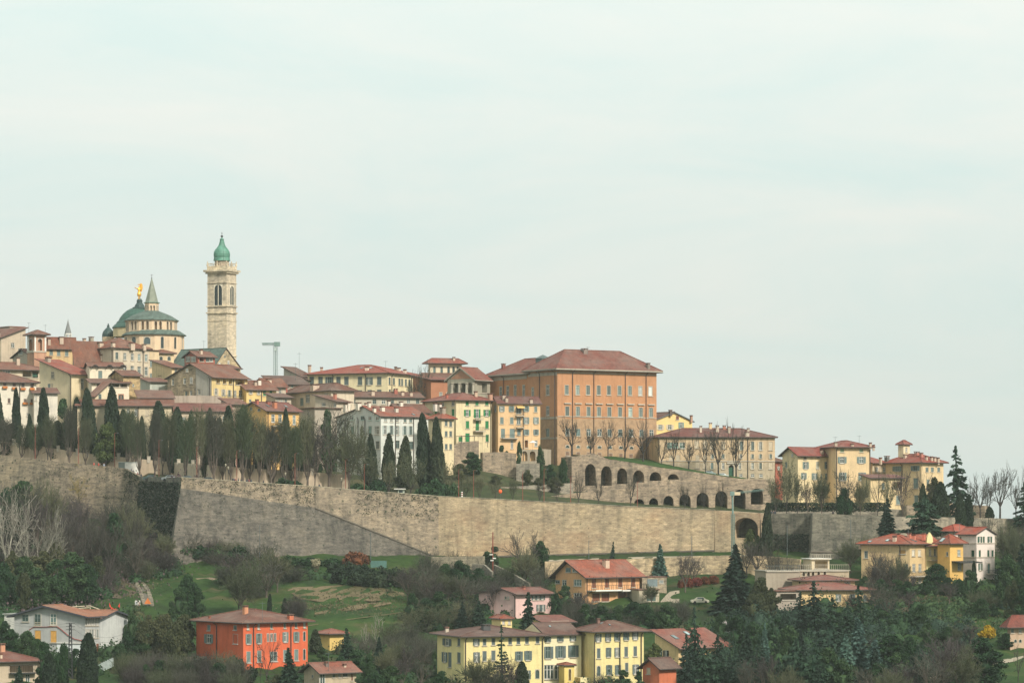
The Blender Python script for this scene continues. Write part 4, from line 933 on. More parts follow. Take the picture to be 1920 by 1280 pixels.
balcony(h, 'R', 966.5, 981, 772, 779); balcony(h, 'R', 968, 981, 794, 801); balcony(h, 'R', 941, 970, 815, 821)
m = MB(); f = h['R']; ua, za = f.uv(968, 760); ub, zb = f.uv(982, 763); m.box(ua, .05, za - .25, ub, 1.5, za - .1, fm=lambda u, d, z: f.pos(u, d, z - d * .35)); m.obj('awning', flat((236, 196, 120), .8, key='yellow_awning'), h['root'], h['rel'])
h = house('altana_villa', 'square roof tower with arched windows under a wide red roof behind the palace', 18, 803, 806, 866, 682, 790, 935, 'hip', ridge=672, wall=(234, 216, 178), o=1.4, tile=(176, 104, 92), R=[('a', [814.5, 828, 841, 850.5, 858.5], 694, 5.5, 15), ('p', 812, 727, 7, 6), ('p', 812, 741, 9, 9, {'sash': GRN_D})], chim=[(851, 669, 675, 4)])
on_face(h, 'R', 'string_course', 806, 706.5, 866, 709, 0, .22, TRIM)
house('', '', 18, None, 801, 880, 710, 790, Y=930, roof='gR', rise=1.6, wall=(214, 204, 180), root=h['root'], D=8)
# --- right of the palace
h = house('yellow_villa_gable', 'bright yellow gabled house peeping over the long house right of the palace', 30, None, 1224, 1298, 789, 830, 905, 'gL', ridge=772, rf=.53, wall=(250, 214, 130), wear=.2, D=12, o=.5, oe=.6, R=[('o', [1238, 1256], 800.5, 7, 9, {'sh': CRM}), ('o', 1277, 797, 5, 11, {'sh': MINTS}), ('s', 1270, 783, 5, 7, {'sh': BRN})],
      chim=[(1257, 768, 775, 5, (110, 95, 85)), (1296, 778, 787, 4, (196, 150, 120))], eavem=flat((120, 130, 136), .55, key='blue_grey_eaves'))
h = house('long_tan_house', 'long weathered tan house with cream shutters, green gate and a row of chimneys', 8, None, 1236, 1453, 820, 905, 884, 'hip', ridge=803, wall=(218, 186, 142), wear=.9, tile=(160, 92, 80), sh=CRM, o=.7, D=16, split=866, c2=(196, 178, 150),
      R=[('p', [1256, 1267, 1279], 835, 10, 11, {'glass': glassmat((150, 190, 170), 'veranda_glass'), 'sash': WHITE}), ('s', [1306, 1322, 1335, 1356], (833, 834), 6, 13), ('o', [1390, 1411, 1426], (835, 836), 5, 16), ('s', 1445, 836, 6, 15),
         ('s', [1258, 1271, 1308, 1322], 858, 6, 9), ('o', [1336, 1356, 1389, 1411, 1426, 1445], 855, 4, 8), ('s', [1308, 1322], 872, 6, 11), ('o', [1335, 1356, 1387, 1411, 1426], 873, 4.5, 12), ('s', 1445, 873, 6, 12), ('p', [1389, 1411, 1427], 891, 6, 6),
         ('A', 1371, 883, 11, 26, {'dep': 1.5})],
      chim=[(1314, 798, 810, 4, (224, 206, 180)), (1332, 792, 803, 5, (236, 206, 150)), (1345, 797, 809, 5, (210, 190, 165)), (1358, 797, 804, 5, (190, 120, 90)), (1367, 799, 811, 5, (200, 182, 158)), (1401, 809, 817, 7, (210, 190, 165)), (1403, 802, 812, 4, (200, 182, 158))], pipes=[1402])
on_face(h, 'R', 'green_gate', 1366.2, 876, 1376, 896, -.6, -.5, GRN_D); on_face(h, 'R', 'string_course', 1237, 863, 1453, 865, 0, .18, TRIM); on_face(h, 'R', 'gate_surround', 1363, 866, 1379, 869, .18, .3, TRIM)
house('small_red_house', 'small red walled house glimpsed in the gap beside the pale yellow house', 25, None, 1454, 1470, 865, 930, 895, 'sR', rise=1.4, wall=(180, 92, 66), D=8, R=[('p', 1460, 877, 4, 6)])
h = house('pale_yellow_house', 'pale yellow gabled house with grey shutters on the promenade', 38, 1467, 1496, 1567, 852, 950, 852, 'gR', ridge=838, wall=(244, 218, 164), wear=.35, tile=(176, 88, 76), sh=G1, o=.9, oe=.9,
      R=[('d', 1509.5, 857, 5, 8), ('d', 1534.5, 855.5, 4, 5), ('o', [1510.5, 1551.5], 872, 5.5, 13), ('s', 1533, 872, 5, 13, {'sh': flat((214, 214, 196), .75, key='ivory_shutter')}), ('o', [1507, 1527, 1552], (892, 893.5), 5, 12), ('p', [1540, 1564], (892, 897), 2.5, 7), ('p', 1553, 920, 5, 6)], Lw=[('p', 1474, 871, 4, 10), ('p', 1486, 853, 3, 5)],
      chim=[(1541, 842, 850, 5), (1555, 843, 850, 5)], pipes=[])
h2 = house('', '', 14, None, 1567, 1632, 839, 950, Y=852, roof='hip', ridge=826, wall=(238, 204, 150), wear=.35, tile=(176, 88, 76), sh=G1, root=h['root'], D=14, o=1.0,
      R=[('s', [1579, 1615], 844, 6.5, 6, {'sh': flat((150, 176, 130), .7, key='olive_shutter')}), ('o', [1579, 1615], 862, 8, 12), ('o', [1580, 1616.5], 893, 7, 15), ('s', [1580, 1616], 922, 6, 12)], pipes=[1568.5, 1631], chim=[(1567, 828, 836, 5), (1598, 831, 836, 5), (1632, 827, 835, 4), (1638, 829, 836, 3.5)])
h = house('turret_villa', 'pale ochre villa with hipped red roof, small square roof turret and many chimneys', 42, 1661, 1728, 1769, 868, 955, 850, 'hip', ridge=851, wall=(238, 206, 152), wear=.4, tile=(184, 92, 78), sh=G1, o=1.0,
      Lw=[('o', [1682, 1716], (878.5, 877.5), 8, 9), ('s', 1717, 905.5, 9, 19), ('s', [1685, 1718], 936, 8, 16)], R=[('s', [1738, 1748, 1760], 880, 5, 8), ('s', [1740, 1752], 906, 5, 15)], lpipes=[1692],
      chim=[(1651, 853, 862, 4), (1697, 851, 858, 5), (1719, 846, 854, 7, (196, 120, 100)), (1727.5, 848, 856, 5, (196, 120, 100)), (1737, 854, 862, 4), (1746.5, 855, 863, 4), (1752, 856, 864, 5), (1759, 857, 866, 4), (1663, 852, 862, 7, (110, 110, 105))])
house('', '', 42, 1684, 1694, 1706, 834, 900, Y=858, roof='hip', rise=1.3, wall=(242, 220, 176), root=h['root'], o=.5, Lw=[], R=[('p', 1694.5 + 5, 843, 3, 8)], tile=(184, 92, 78))
h3 = house('', '', 42, None, 1636, 1668, 868, 955, Y=862, roof='sR', rise=1.8, wall=(226, 202, 164), root=h['root'], D=8, tile=(184, 92, 78), R=[('p', [1644, 1658], 880, 4.5, 8)])
h4 = house('', '', 20, None, 1632, 1693, 896, 955, Y=838, roof='sR', rise=.8, wall=(240, 208, 150), root=h['root'], D=5, tile=(170, 104, 92), R=[('d', 1682, 909, 14, 12, {'dep': 2.5}), ('s', 1684.5, 937, 8, 16, {'sh': G1}), ('s', 1656, 911, 5, 11, {'sh': G1})])
# --- upper left, nearer
h = house('geranium_house', 'white house with orange flower boxes under its windows and broad red roof', 18, None, -60, 68, 717, 850, 866, 'hip', ridge=698, wall=(240, 228, 204), wear=.2, D=15, o=1.0, R=[('p', [9, 27, 43, 60], (719, 722.5), 5.5, 9, {'sash': BRN}), ('p', [17, 47, 60], (751, 752.5), 4.5, 9, {'sash': BRN}), ('p', 52, 777, 4, 6)], pipes=[37, 62])
for x, y in ((9, 727), (27, 729), (43, 730), (60, 730), (47, 757), (60, 757.5)):
    on_face(h, 'R', 'flower_box', x - 4.5, y - 3, x + 4.5, y + 1, .06, .7, flat((214, 128, 56), .7, key='orange_flower_box'))
house('white_annex', 'low white annex with red lean-to roof right of the flower box house', 15, None, 64, 108, 737, 850, 868, 'sR', rise=1.5, wall=(238, 226, 204), D=7, R=[('p', 67, 747, 3, 7)])
h = house('loggia_red_house', 'house with a wide red roof and dark green shaded loggia', 22, None, -60, 92, 693, 760, 905, 'hip', ridge=679, wall=(222, 200, 166), D=16, o=1.0, R=[('d', 51, 701, 17, 11, {'dep': 3}), ('d', 66, 702, 11, 12, {'dep': 3}), ('d', 12, 697, 14, 6)], chim=[(34, 670, 684, 6)])
on_face(h, 'R', 'green_blind', 61, 699, 71, 706, -.6, -.5, GRNAWN)
house('sloping_roof_house', 'cream house with a steep one sided red roof and tall shuttered window', 48, 74, 134, 172, 701, 800, 886, 'sR', ridge=674, wall=(238, 216, 172), wear=.35, tile=(186, 98, 80), o=1.0, R=[('o', 154.5, 719.5, 5.5, 21, {'sh': CRM})], Lw=[('p', 99, 703, 5, 12, {'sash': CRM}), ('p', 92, 724, 5, 9), ('s', 97.5, 724, 3, 9, {'sh': CRM})],
      chim=[(90, 669, 678, 8, (180, 165, 145))], lpipes=[133])
h = house('eyebrow_window_house', 'white house with dark eyebrow dormers and a long shaded loggia', 14, None, 168, 231, 687, 745, 884, 'gR', ridge=679, wall=(244, 228, 196), wear=.2, D=10, o=.6, R=[('s', [188, 214], 702, 7, 14, {'sh': G1})])
f = h['R']
for px in (154, 178, 205, 230):                           # sweeping eyebrow brackets below the eaves
    m = MB(); pr = []
    for k in range(9):
        th_ = math.pi * k / 8; u, z = f.uv(px - 6 * math.cos(th_), 692 - 5.5 * math.sin(th_)); pr.append((u, z))
    for (a_, za), (b_, zb) in zip(pr[:-1], pr[1:]):
        m.face([f.pos(a_, .02, za), f.pos(b_, .02, zb), f.pos(b_, 1.0, zb + .15), f.pos(a_, 1.0, za + .15)]); m.face([f.pos(a_, 1.0, za + .15), f.pos(b_, 1.0, zb + .15), f.pos(b_, 1.0, zb + .45), f.pos(a_, 1.0, za + .45)])
        m.face([f.pos(a_, 1.0, za + .45), f.pos(b_, 1.0, zb + .45), f.pos(b_, .02, zb + .3), f.pos(a_, .02, za + .3)])
    if px > 170: m.obj('eyebrow_dormer', WOOD, h['root'], h['rel'])
h2 = house('', '', 14, None, 172, 242, 718, 770, Y=874, roof='sR', rise=1.3, wall=(244, 226, 196), wear=.2, root=h['root'], D=8, o=.8, R=[('d', [188, 203, 217, 232], (721.5, 722.5), 12.5, 6, {'dep': 3}), ('e', 227, 744, 11, 12, {'trim': flat((206, 150, 120), .7, key='terracotta_trim')})])
house('rubble_house', 'plain tan rubble walled house with small red roof beside the loggia', 30, None, 231, 263, 704, 775, 878, 'gR', ridge=694, wm=stone((206, 178, 132), .7, 'tan_rubble', bw=.6), D=9, R=[('p', 250, 722, 2.5, 4)])
house('slope_gable_house', 'small cream house end with a steep dark roof edge behind the cypresses', 55, 168, 178, 203, 742, 800, 862, 'sL', rise=3.5, wall=(240, 218, 176), R=[('p', 187, 744, 5, 11)])
h = house('long_low_house', 'long low cream house with red roof behind the row of cypresses', 6, None, 145, 322, 760, 800, 846, 'gR', ridge=749, wall=(232, 210, 170), D=8, R=[('p', [240, 255], 773, 5, 13), ('s', 276, 770, 5, 17, {'sh': CRM}), ('p', 155, 760, 6, 8), ('p', 303, 775, 5, 9)], pipes=[259])
house('brick_roof_house', 'low house with faded pink roof below the stone gabled house', 12, None, 262, 324, 746, 790, 868, 'sR', rise=2.2, wall=(200, 160, 135), tile=(160, 116, 100), D=9)
wall_thing('town_terrace_wall', 'long grey stained terrace wall under the stone gabled house', [(322, 742, 872, 790), (370, 741, 873, 790), (412, 742, 874, 790), (430, 752, 875, 790)], mat=stucco((186, 166, 146), .9), thick=6)
house('dark_roof_row', 'row house with dusty brown roof showing between poplar tops', 12, None, 330, 432, 770, 815, 850, 'gR', ridge=756, wall=(214, 190, 160), tile=(150, 96, 88), D=9, R=[('p', [402, 420], 785, 5, 10), ('p', [345, 365], 787, 5, 10)])
h = house('orange_gabled_house', 'orange house with white framed windows and an ivy clad stone gable', 45, 452, 500, 561, 769, 835, 850, 'gR', ridge=753, wall=(244, 190, 104), wear=.3, tile=(170, 100, 88), o=.9, R=[('p', [512, 525], 784, 6, 14, {'sash': WHITE, 'trim': WHITE}), ('p', 551.5, 787, 5, 17, {'sash': WHITE, 'trim': WHITE})], Lw=[('d', [471, 486], (766, 768), 4, 4)],
      chim=[(482, 748, 757, 5, (190, 100, 78)), (515, 752, 764, 7, (214, 130, 90)), (503, 751, 757, 6, (180, 100, 80))], skyl=[(502, 761, 4, 3), (536, 762, 4, 3)], pipes=[502])
balcony(h, 'R', 507, 530, 790, 798)
h['root'].children[0].data.materials.append(stone((186, 166, 136), .7, 'facing_stone', bw=.6))
for p_ in h['root'].children[0].data.polygons:
    if abs(p_.normal.x) > .9 and p_.center.x < 1: p_.material_index = 1
house('pink_roof_shed', 'small stone shed with red roof left of the orange house', 30, None, 432, 462, 758, 800, 858, 'sR', rise=1.6, wall=(190, 160, 140), D=6)
# --- lower slope
h = house('grey_renovated_house', 'grey house under renovation with empty windows and new orange tile roof', 66, 27, 160, 188, 1156, 1232, None, 'gR', ridge=1134, rf=.56, wall=(190, 189, 184), wear=.3, tile=(200, 136, 104), o=1.3, oe=1.0, th=.35, eavem=flat((82, 84, 96), .5, key='slate_eaves'),
      Lw=[('d', 48, 1158, 12, 13, {'dep': 4}), ('d', [71, 100.5], (1161, 1160.5), 11.5, 22, {'dep': 4}), ('s', 71, 1190, 11, 18, {'sh': flat((236, 178, 90), .75, key='orange_boards')}), ('s', 100.5, 1192.5, 11, 22, {'sh': flat((236, 178, 90), .75, key='orange_boards')})],
      R=[('p', [161.5, 165.5, 169.5, 173.5, 178, 183], 1165, 2.2, 13), ('p', [161.5, 165.5, 169.5, 173.5, 178, 183], 1187, 2.2, 15), ('s', [176, 183], 1216, 5, 20, {'sh': BRN})])
f = h['L']
for (xa, xb) in ((65, 77), (95, 106)):
    m = MB()
    for py in (1166.5, 1169.5):
        ua, za = f.uv(xa, py); ub, _ = f.uv(xb, py); m.beam(f.pos(ua, .06, za), f.pos(ub, .06, za), .07)
    m.obj('guard_rail', flat((214, 198, 170), .7, key='raw_wood'), h['root'], h['rel'])
m = MB(); pts_ = [(55, 1180), (64, 1174.5), (85, 1174.5), (107, 1173.5), (115, 1179), (128, 1190), (140, 1197), (154, 1200)]
m.path([f.pos(f.uv(x, y)[0], .12, f.uv(x, y)[1]) for x, y in pts_], .07, 5); m.obj('red_cable', flat((190, 70, 60), .6, key='red_plastic'), h['root'], h['rel'])
on_face(h, 'L', 'white_ledge', 107, 1203.5, 155, 1206, 0, .3, WHITE)
on_face(h, 'L', 'white_plinth', 107, 1207, 155, 1232, 0, .12, flat((238, 240, 238), .8, key='fresh_white'))
h2 = house('', '', 66, None, 188, 240, 1159, 1232, Y=h['Y'] + 9, roof='gL', rise=1.3, wall=(206, 206, 200), root=h['root'], D=8, tile=(200, 136, 104), o=.8, th=.3, eavem=flat((82, 84, 96), .5, key='slate_eaves'))
h3 = house('', '', 66, 8, 60, 150, 1152, 1228, Y=h['Y'] + 14, roof='flat', wall=(222, 218, 206), root=h['root'], tilem=flat((180, 180, 172), .6, key='grey_sheet_roof'), o=.3)
h = house('dark_loggia_house', 'tan house with worn red roof and dark timber loggia in the bottom corner', 30, None, -60, 75, 1243, 1300, 606, 'hip', ridge=1214, wall=(206, 184, 154), D=14, tile=(170, 100, 82), o=.9, R=[('d', 40, 1253, 44, 12, {'dep': 2}), ('p', [32, 52], 1271, 8, 16)], chim=[(4, 1201, 1216, 9, (214, 150, 110)), (2, 1223, 1233, 4, (220, 195, 165))])
balcony(h, 'R', 17, 66, 1246, 1260, 1.2, mat=DARK, slabm=DARK)
h = house('vermilion_villa', 'vivid orange red villa with grey green shutters, arched windows and brown hipped roof', 36, 368, 456, 577, 1168.5, 1256, None, 'hip', ridge=1141, wall=(232, 98, 40), wear=.45, tile=(150, 100, 84), sh=G1, o=1.1, trim=flat((206, 196, 184), .7, key='grey_stone_trim'),
      R=[('p', [465, 485, 509, 534, 555, 571], (1174.5, 1171), 3.6, 9, {'trim': TRIM}), ('o', [466, 485.5], (1197, 1196), 5.5, 18), ('e', [502.5, 509, 515.5], (1194.5, 1194), 5, 16), ('o', [535, 555.5], (1193.5, 1193), 5.5, 18), ('a', 570.5, 1192, 5, 18), ('s', [466, 486], (1231, 1229.5), 7, 20), ('p', [509.5, 516.5], 1230, 6, 17), ('s', [535, 555.5], (1228, 1227), 7, 20), ('a', 570.5, 1226, 5, 21)],
      Lw=[('s', 391.5, 1176, 5.5, 10), ('p', 441, 1176, 5.5, 8), ('o', 391.5, 1196.5, 8, 17), ('s', 441.5, 1197, 8.5, 18, {'sh': flat((214, 92, 48), .7, key='painted_blind_panel')})], pipes=[475, 545], lpipes=[407],
      chim=[(460, 1134, 1150, 8, (226, 150, 104)), (544.5, 1150, 1160, 9, (214, 110, 66)), (393, 1153, 1158, 3.5, (200, 90, 60))])
house('yellow_pavilion', 'small yellow pavilion with pyramid tile roof right of the vivid red villa', 40, 597, 618, 645, 1189, 1216, 668, 'hip', ridge=1178, wall=(236, 196, 100), tile=(190, 106, 84), o=.9)
h = house('tile_roof_cottage', 'low tan cottage with red tile roof at the bottom edge below the red villa', 38, 570, 601, 668, 1259, 1300, 604, 'gR', ridge=1242, wall=(206, 184, 150), tile=(178, 106, 86), o=.9, R=[('d', 604, 1272, 10, 22), ('p', [626, 637], 1264, 4.5, 10), ('p', 647.5, 1263, 9, 9), ('s', 660, 1267, 3, 16, {'sh': BRN})], Lw=[('p', 586, 1267, 3, 5)], chim=[(612, 1239, 1248, 6, (130, 115, 105)), (646, 1243, 1249, 5)])
h = house('yellow_country_house', 'long yellow country house in three wings with slate shutters and brown roofs', 20, 820, 870, 1020, 1194, 1280, 612, 'hip', ridge=1172, wall=(250, 228, 150), wear=.42, tile=(136, 96, 84), sh=G3, o=1.2,
      R=[('o', 893, 1203, 6, 12), ('s', [908.5, 925], (1203, 1202), 6, 12), ('s', [956.5, 972, 988, 1008], (1201, 1199), 6, 12), ('o', 893.5, 1231, 6, 18), ('s', [908.5, 925], (1229, 1228), 7, 18), ('o', [973, 990], (1229, 1228), 7, 17), ('a', 1007.5, 1263, 9, 18), ('o', 989, 1264, 6, 16)],
      Lw=[('o', 838.5, 1203, 8, 14), ('s', 860.5, 1203, 5, 14), ('o', 834, 1231, 5, 19), ('s', 843.5, 1236, 6, 28), ('s', 860.5, 1232, 6, 20)], pipes=[872.5, 1017], chim=[(838, 1174, 1184, 6, (226, 206, 180)), (911, 1169, 1180, 14, (84, 84, 84), (90, 88, 86))])
R_ = h['root']; Yc = h['Y'] + h['W'] * math.sin(math.radians(20))
hm = house('', '', 20, None, 1018, 1090, 1189, 1280, Y=Yc + .4, roof='gR', oe=-.05, ridge=1167, wall=(252, 238, 188), wear=.12, tile=(136, 96, 84), sh=G3, root=R_, D=12, R=[('o', [1027, 1050.5, 1074], (1198, 1196), 6, 9), ('o', [1027.5, 1051, 1075], (1222.5, 1220), 9.5, 22), ('p', [1029, 1049], 1259, 18, 26, {'sash': WHITE})], skyl=[(1031, 1174, 4, 2)])
hr = house('', '', 20, 1084, 1115, 1207, 1185, 1280, Y=Yc - 1.6, roof='hip', ridge=1163, wall=(250, 228, 150), wear=.42, tile=(136, 96, 84), sh=G3, root=R_, o=1.2,
      R=[('o', [1122, 1140, 1157, 1174, 1191], (1195, 1191), 5.5, 14), ('s', [1122.5, 1174, 1191], (1224, 1220), 6, 18), ('o', [1141, 1157], (1222, 1222), 5, 17), ('a', 1122.5, 1257, 8, 20), ('o', [1142, 1158.5], 1255, 5.5, 18), ('s', 1175, 1250, 5.5, 16), ('o', 1192, 1254, 6, 18)], pipes=[1114.5, 1162, 1202], skyl=[(1128, 1168, 4, 2), (1143, 1171, 3, 2)], chim=[(1122, 1156, 1166, 5, (150, 110, 95))])
house('', '', 20, 922, 939, 960, 1161, 1180, Y=622, roof='hip', rise=.9, wall=(246, 220, 140), root=R_, o=.4, tile=(184, 100, 76), R=[('p', [944, 955], 1166, 3.5, 6)])
# entrance porch and terrace wall of the middle wing
hp = house('', '', 20, None, 1058, 1077, 1248, 1280, Y=Yc - 2.2, roof='hip', rise=.6, wall=(246, 214, 110), root=R_, o=.3, D=3, tile=(190, 110, 84), R=[('A', 1068.5, 1264, 5, 22, {'dep': .8})])
on_face(hm, 'R', 'terrace_wall', 1077, 1268, 1112, 1280, .2, 3.2, stucco((250, 232, 170), .1))
h = house('pink_house', 'pale pink house with brown shutters behind dark spruces', 48, 898, 967, 1033, 1113, 1158, None, 'gR', ridge=1102, rf=.34, wall=(242, 196, 186), wear=.2, tile=(168, 104, 90), sh=G3, o=1.0, oe=.8,
      R=[('o', [1001, 1009, 1017], (1120, 1119.5), 4.5, 8), ('o', [1009.5, 1018], 1139, 4, 12), ('s', 1026, 1136, 2, 4)], Lw=[('p', [948, 953], 1120, 3, 4.5), ('p', 914, 1143, 8, 14)], lpipes=[966], chim=[(937, 1100, 1110, 8, (214, 150, 130)), (982, 1098, 1104, 5, (190, 110, 90))])
house('annex_shelter', 'low open shelter with red tile roof and yellow end wall between pink and yellow houses', 30, None, 1020, 1072, 1166, 1180, 682, 'sR', rise=1.0, wall=(240, 204, 116), tile=(176, 106, 90), D=5, o=.9, R=[('d', 1050, 1166.5, 32, 5)])
h = house('orange_chalet', 'orange chalet with gabled tile roof, long balcony and white rolled awnings', 42, 1042, 1098, 1199, 1079, 1132, None, 'gR', ridge=1050, rf=.57, wall=(242, 178, 116), wear=.4, tile=(190, 108, 84), o=1.2, oe=1.2, th=.3,
      R=[('s', [1113.5, 1138, 1163, 1187], (1093, 1091), 7.5, 17, {'sh': BRN}), ('s', [1117.5, 1135], 1119, 14, 15, {'sh': BRN}), ('s', [1166, 1184], 1117, 14, 16, {'sh': BRN})], Lw=[('p', [1066, 1078.5], 1068, 9, 8), ('p', 1046, 1090, 8, 6), ('p', 1058, 1092, 8, 11), ('p', 1083, 1092, 14, 12), ('p', 1083, 1120, 14, 18)],
      chim=[(1136, 1047, 1062, 10, (222, 190, 160))], pipes=[1100])
m_ = stucco((190, 132, 92), .4)  # darker copy of the chalet stucco: the left side's shade painted in
h['root'].children[0].data.materials.append(m_)
for p_ in h['root'].children[0].data.polygons:
    if abs(p_.normal.x) > .9 and p_.center.x < 1: p_.material_index = 1
balcony(h, 'R', 1100, 1206, 1096, 1105, 1.7, mat=DARK, n=26)
f = h['R']; m = MB()
for (xa, xb) in ((1106, 1154), (1156, 1206)):
    ua, za = f.uv(xa, 1107); ub, _ = f.uv(xb, 1107); m = MB(); m.path([f.pos(ua, 1.9, za), f.pos(ub, 1.9, za)], .22, 8); m.obj('rolled_awning', WHITE, h['root'], h['rel'])
for px in (1104, 1119, 1147, 1175, 1204):
    u, z = f.uv(px, 1104); m = MB(); m.beam(f.pos(u, 1.65, z), f.pos(u, 1.65, h['H'] - .1), .07); m.obj('balcony_post', WOOD, h['root'], h['rel'])
h = house('chalet_garage', 'stone garage with grey door beside the orange chalet', 20, None, 1204, 1250, 1082, 1108, 738, 'flat', wm=stone((196, 178, 150), .7, 'garage_stone'), D=7, o=.1, R=[('s', 1223, 1092, 20, 14, {'sh': flat((140, 156, 158), .6, key='garage_door')}), ('s', 1240, 1090, 8, 6, {'sh': flat((170, 176, 172), .6, key='pale_door')})])
house('chalet_basement', 'lower garage terrace with green door beneath the chalet forecourt', 20, None, 1198, 1236, 1106, 1132, 728, 'flat', wall=(206, 190, 160), D=8, o=.2, R=[('s', 1221, 1118, 17, 16, {'sh': flat((96, 120, 110), .6, key='green_door')})])
house('brown_tile_house', 'house with big sloping tile roof and two skylights half hidden by a cedar', 44, 1228, 1272, 1368, 1213, 1250, None, 'sR', ridge=1183, wall=(244, 206, 140), tile=(178, 106, 90), o=1.0, oe=.6, skyl=[(1265, 1194, 10, 5), (1288, 1187, 10, 5)], R=[('p', [1283, 1292, 1300, 1318, 1345], 1222, 6, 10)], Lw=[('p', 1238, 1223, 7, 15), ('o', 1249, 1225, 5, 13, {'sh': DARK})], sh=G3)
h = house('orange_hut', 'small orange red hut with brown roof beside the yellow country house', 45, 1205, 1236, 1268, 1250, 1275, 600, 'gR', rise=1.4, wall=(226, 118, 70), tile=(140, 104, 92), o=.8, Lw=[('s', 1216, 1257, 6, 11, {'sh': CRM})])
# stepped villa
h = house('stepped_terrace_villa', 'stepped cream villa with white balustrades, small arches and tiered tile roofs', 12, None, 1496, 1592, 1070, 1096, 742, 'flat', wall=(196, 174, 142), wear=.6, D=9, o=.25, tilem=flat((196, 186, 168), .6, key='terrace_paving'), R=[('A', [1507, 1516, 1524.5, 1535, 1546.5], (1075.5, 1075), 6, 9)])
balcony(h, 'R', 1497, 1591, 1058, 1069, .3, n=26, mat=TRIM, slabm=TRIM)
ht = house('', '', 12, None, 1436, 1500, 1070.5, 1096, Y=738, roof='flat', wall=(176, 160, 138), root=h['root'], D=9, o=.2, tilem=flat((196, 186, 168), .6, key='terrace_paving')); balcony(ht, 'R', 1437, 1499, 1060, 1070, .3, n=16, mat=METAL, slabm=TRIM)
hu = house('', '', 12, None, 1522, 1555, 1048, 1070, Y=750, roof='flat', wall=(232, 210, 170), root=h['root'], D=7, o=.4, tilem=WHITE, R=[('d', 1540, 1058, 24, 14, {'dep': 2.5})]); balcony(hu, 'R', 1521, 1556, 1039, 1047, .5, n=8, mat=TRIM, slabm=TRIM)
hb = house('', '', 12, None, 1510, 1603, 1089, 1112, Y=728, roof='hip', ridge=1078, wall=(240, 210, 156), root=h['root'], D=10, tile=(186, 116, 100), R=[('p', [1545, 1569, 1589], 1094.5, 11, 8, {'sash': WHITE}), ('p', 1531, 1095, 4, 7)], o=.9)
hc = house('', '', 12, None, 1498, 1633, 1107, 1165, Y=718, roof='hip', rise=1.6, wall=(246, 208, 142), root=h['root'], D=12, tile=(178, 112, 98), o=1.0, sh=G1, R=[('o', [1572, 1598], 1120, 5, 13), ('s', [1622], 1121, 6, 12), ('a', [1575, 1600], 1142, 6, 14)])
house('terrace_shed', 'pale lean-to with flat roof left of the stepped villa', 15, None, 1455, 1500, 1108, 1132, 716, 'flat', wall=(180, 164, 146), D=6, o=.4, R=[('d', 1478, 1118, 30, 11, {'dep': 3})])
h = house('yellow_baroque_villa', 'yellow villa with a curved cream baroque gable, orange red roof and several chimneys', 60, 1615, 1706, 1740, 1021, 1100, 738, 'hip', ridge=1001, wall=(236, 200, 140), wear=.5, tile=(196, 100, 72), o=1.0, sh=CRM,
      Lw=[('p', 1624, 1039, 6, 13), ('p', 1655, 1070, 9, 14), ('s', 1692, 1034, 12, 7, {'sh': flat((226, 178, 110), .7, key='blind_panel')}), ('p', 1640, 1070, 7, 14), ('p', 1670, 1071, 7, 14), ('p', 1700, 1063, 5, 12)], R=[('s', [1712.5, 1724], (1036, 1036), 5.5, 11, {'sh': flat((236, 226, 206), .8, key='white_blind')}), ('p', [1713.5, 1725], 1064, 5.5, 14, {'sash': WHITE}), ('p', [1713, 1725], 1088, 6, 9)],
      chim=[(1613.5, 1010, 1019, 5), (1677.5, 1004, 1014, 6), (1705, 996, 1006, 6, (214, 130, 100)), (1713, 997, 1006, 7, (214, 130, 100)), (1685, 999, 1004, 5, (214, 110, 80)), (1732, 994, 1003, 5, (214, 110, 80))], skyl=[(1631, 1015, 6, 3), (1664, 1013, 6, 3), (1713, 1013, 8, 4)], lpipes=[1688])
balcony(h, 'R', 1706, 1737, 1070, 1079, 1.4, mat=METAL)
hb = house('', '', 28, None, 1737, 1763, 1022, 1100, Y=746, roof='gR', rise=2.2, wall=(246, 230, 160), wear=.2, root=h['root'], D=9, tile=(196, 100, 72), R=[('p', [1744, 1753], 1035, 3.5, 13)])
f = hb['R']; prof = [(-.9, 0), (-.9, .3), (-.62, .55), (-.55, 1.1), (-.5, 1.6), (-.28, 2.1), (0, 2.6), (.28, 2.1), (.5, 1.6), (.55, 1.1), (.62, .55), (.9, .3), (.9, 0)]
uc, zc_ = f.uv(1743, 1022); kx = 1.5; m = MB()
fr = [f.pos(uc + a_ * kx, .15, zc_ + b_ * 1.18) for a_, b_ in prof]; bk = [f.pos(uc + a_ * kx, -.35, zc_ + b_ * 1.18) for a_, b_ in prof]
m.face(fr); m.face(bk[::-1])
for k in range(len(prof)): m.face([fr[k], fr[(k + 1) % len(prof)], bk[(k + 1) % len(prof)], bk[k]])
m.obj('curved_gable', stucco((246, 230, 160), .2), h['root'], hb['rel'])
balcony(hb, 'R', 1739, 1767, 1041, 1049, 1.6, mat=METAL)
ho = house('', '', 40, 1758, 1781, 1806, 1020, 1100, Y=741, roof='hip', rise=2.2, wall=(244, 192, 92), wear=.2, root=h['root'], tile=(196, 100, 72), o=.9, R=[('p', 1798, 1036, 5, 11, {'sash': WHITE}), ('p', 1799, 1062, 6, 12)], Lw=[('p', 1776, 1038, 3, 7)], skyl=[(1767, 1012, 8, 4)])
m = MB(); fo = ho['R']; ua, za = fo.uv(1784, 1051); ub, _ = fo.uv(1824, 1053); m.box(ua, .02, za - .2, ub, 3.0, za, fm=lambda u, d, z: fo.pos(u, d, z - d * .1)); m.obj('porch_roof', DARK, h['root'], ho['rel'])
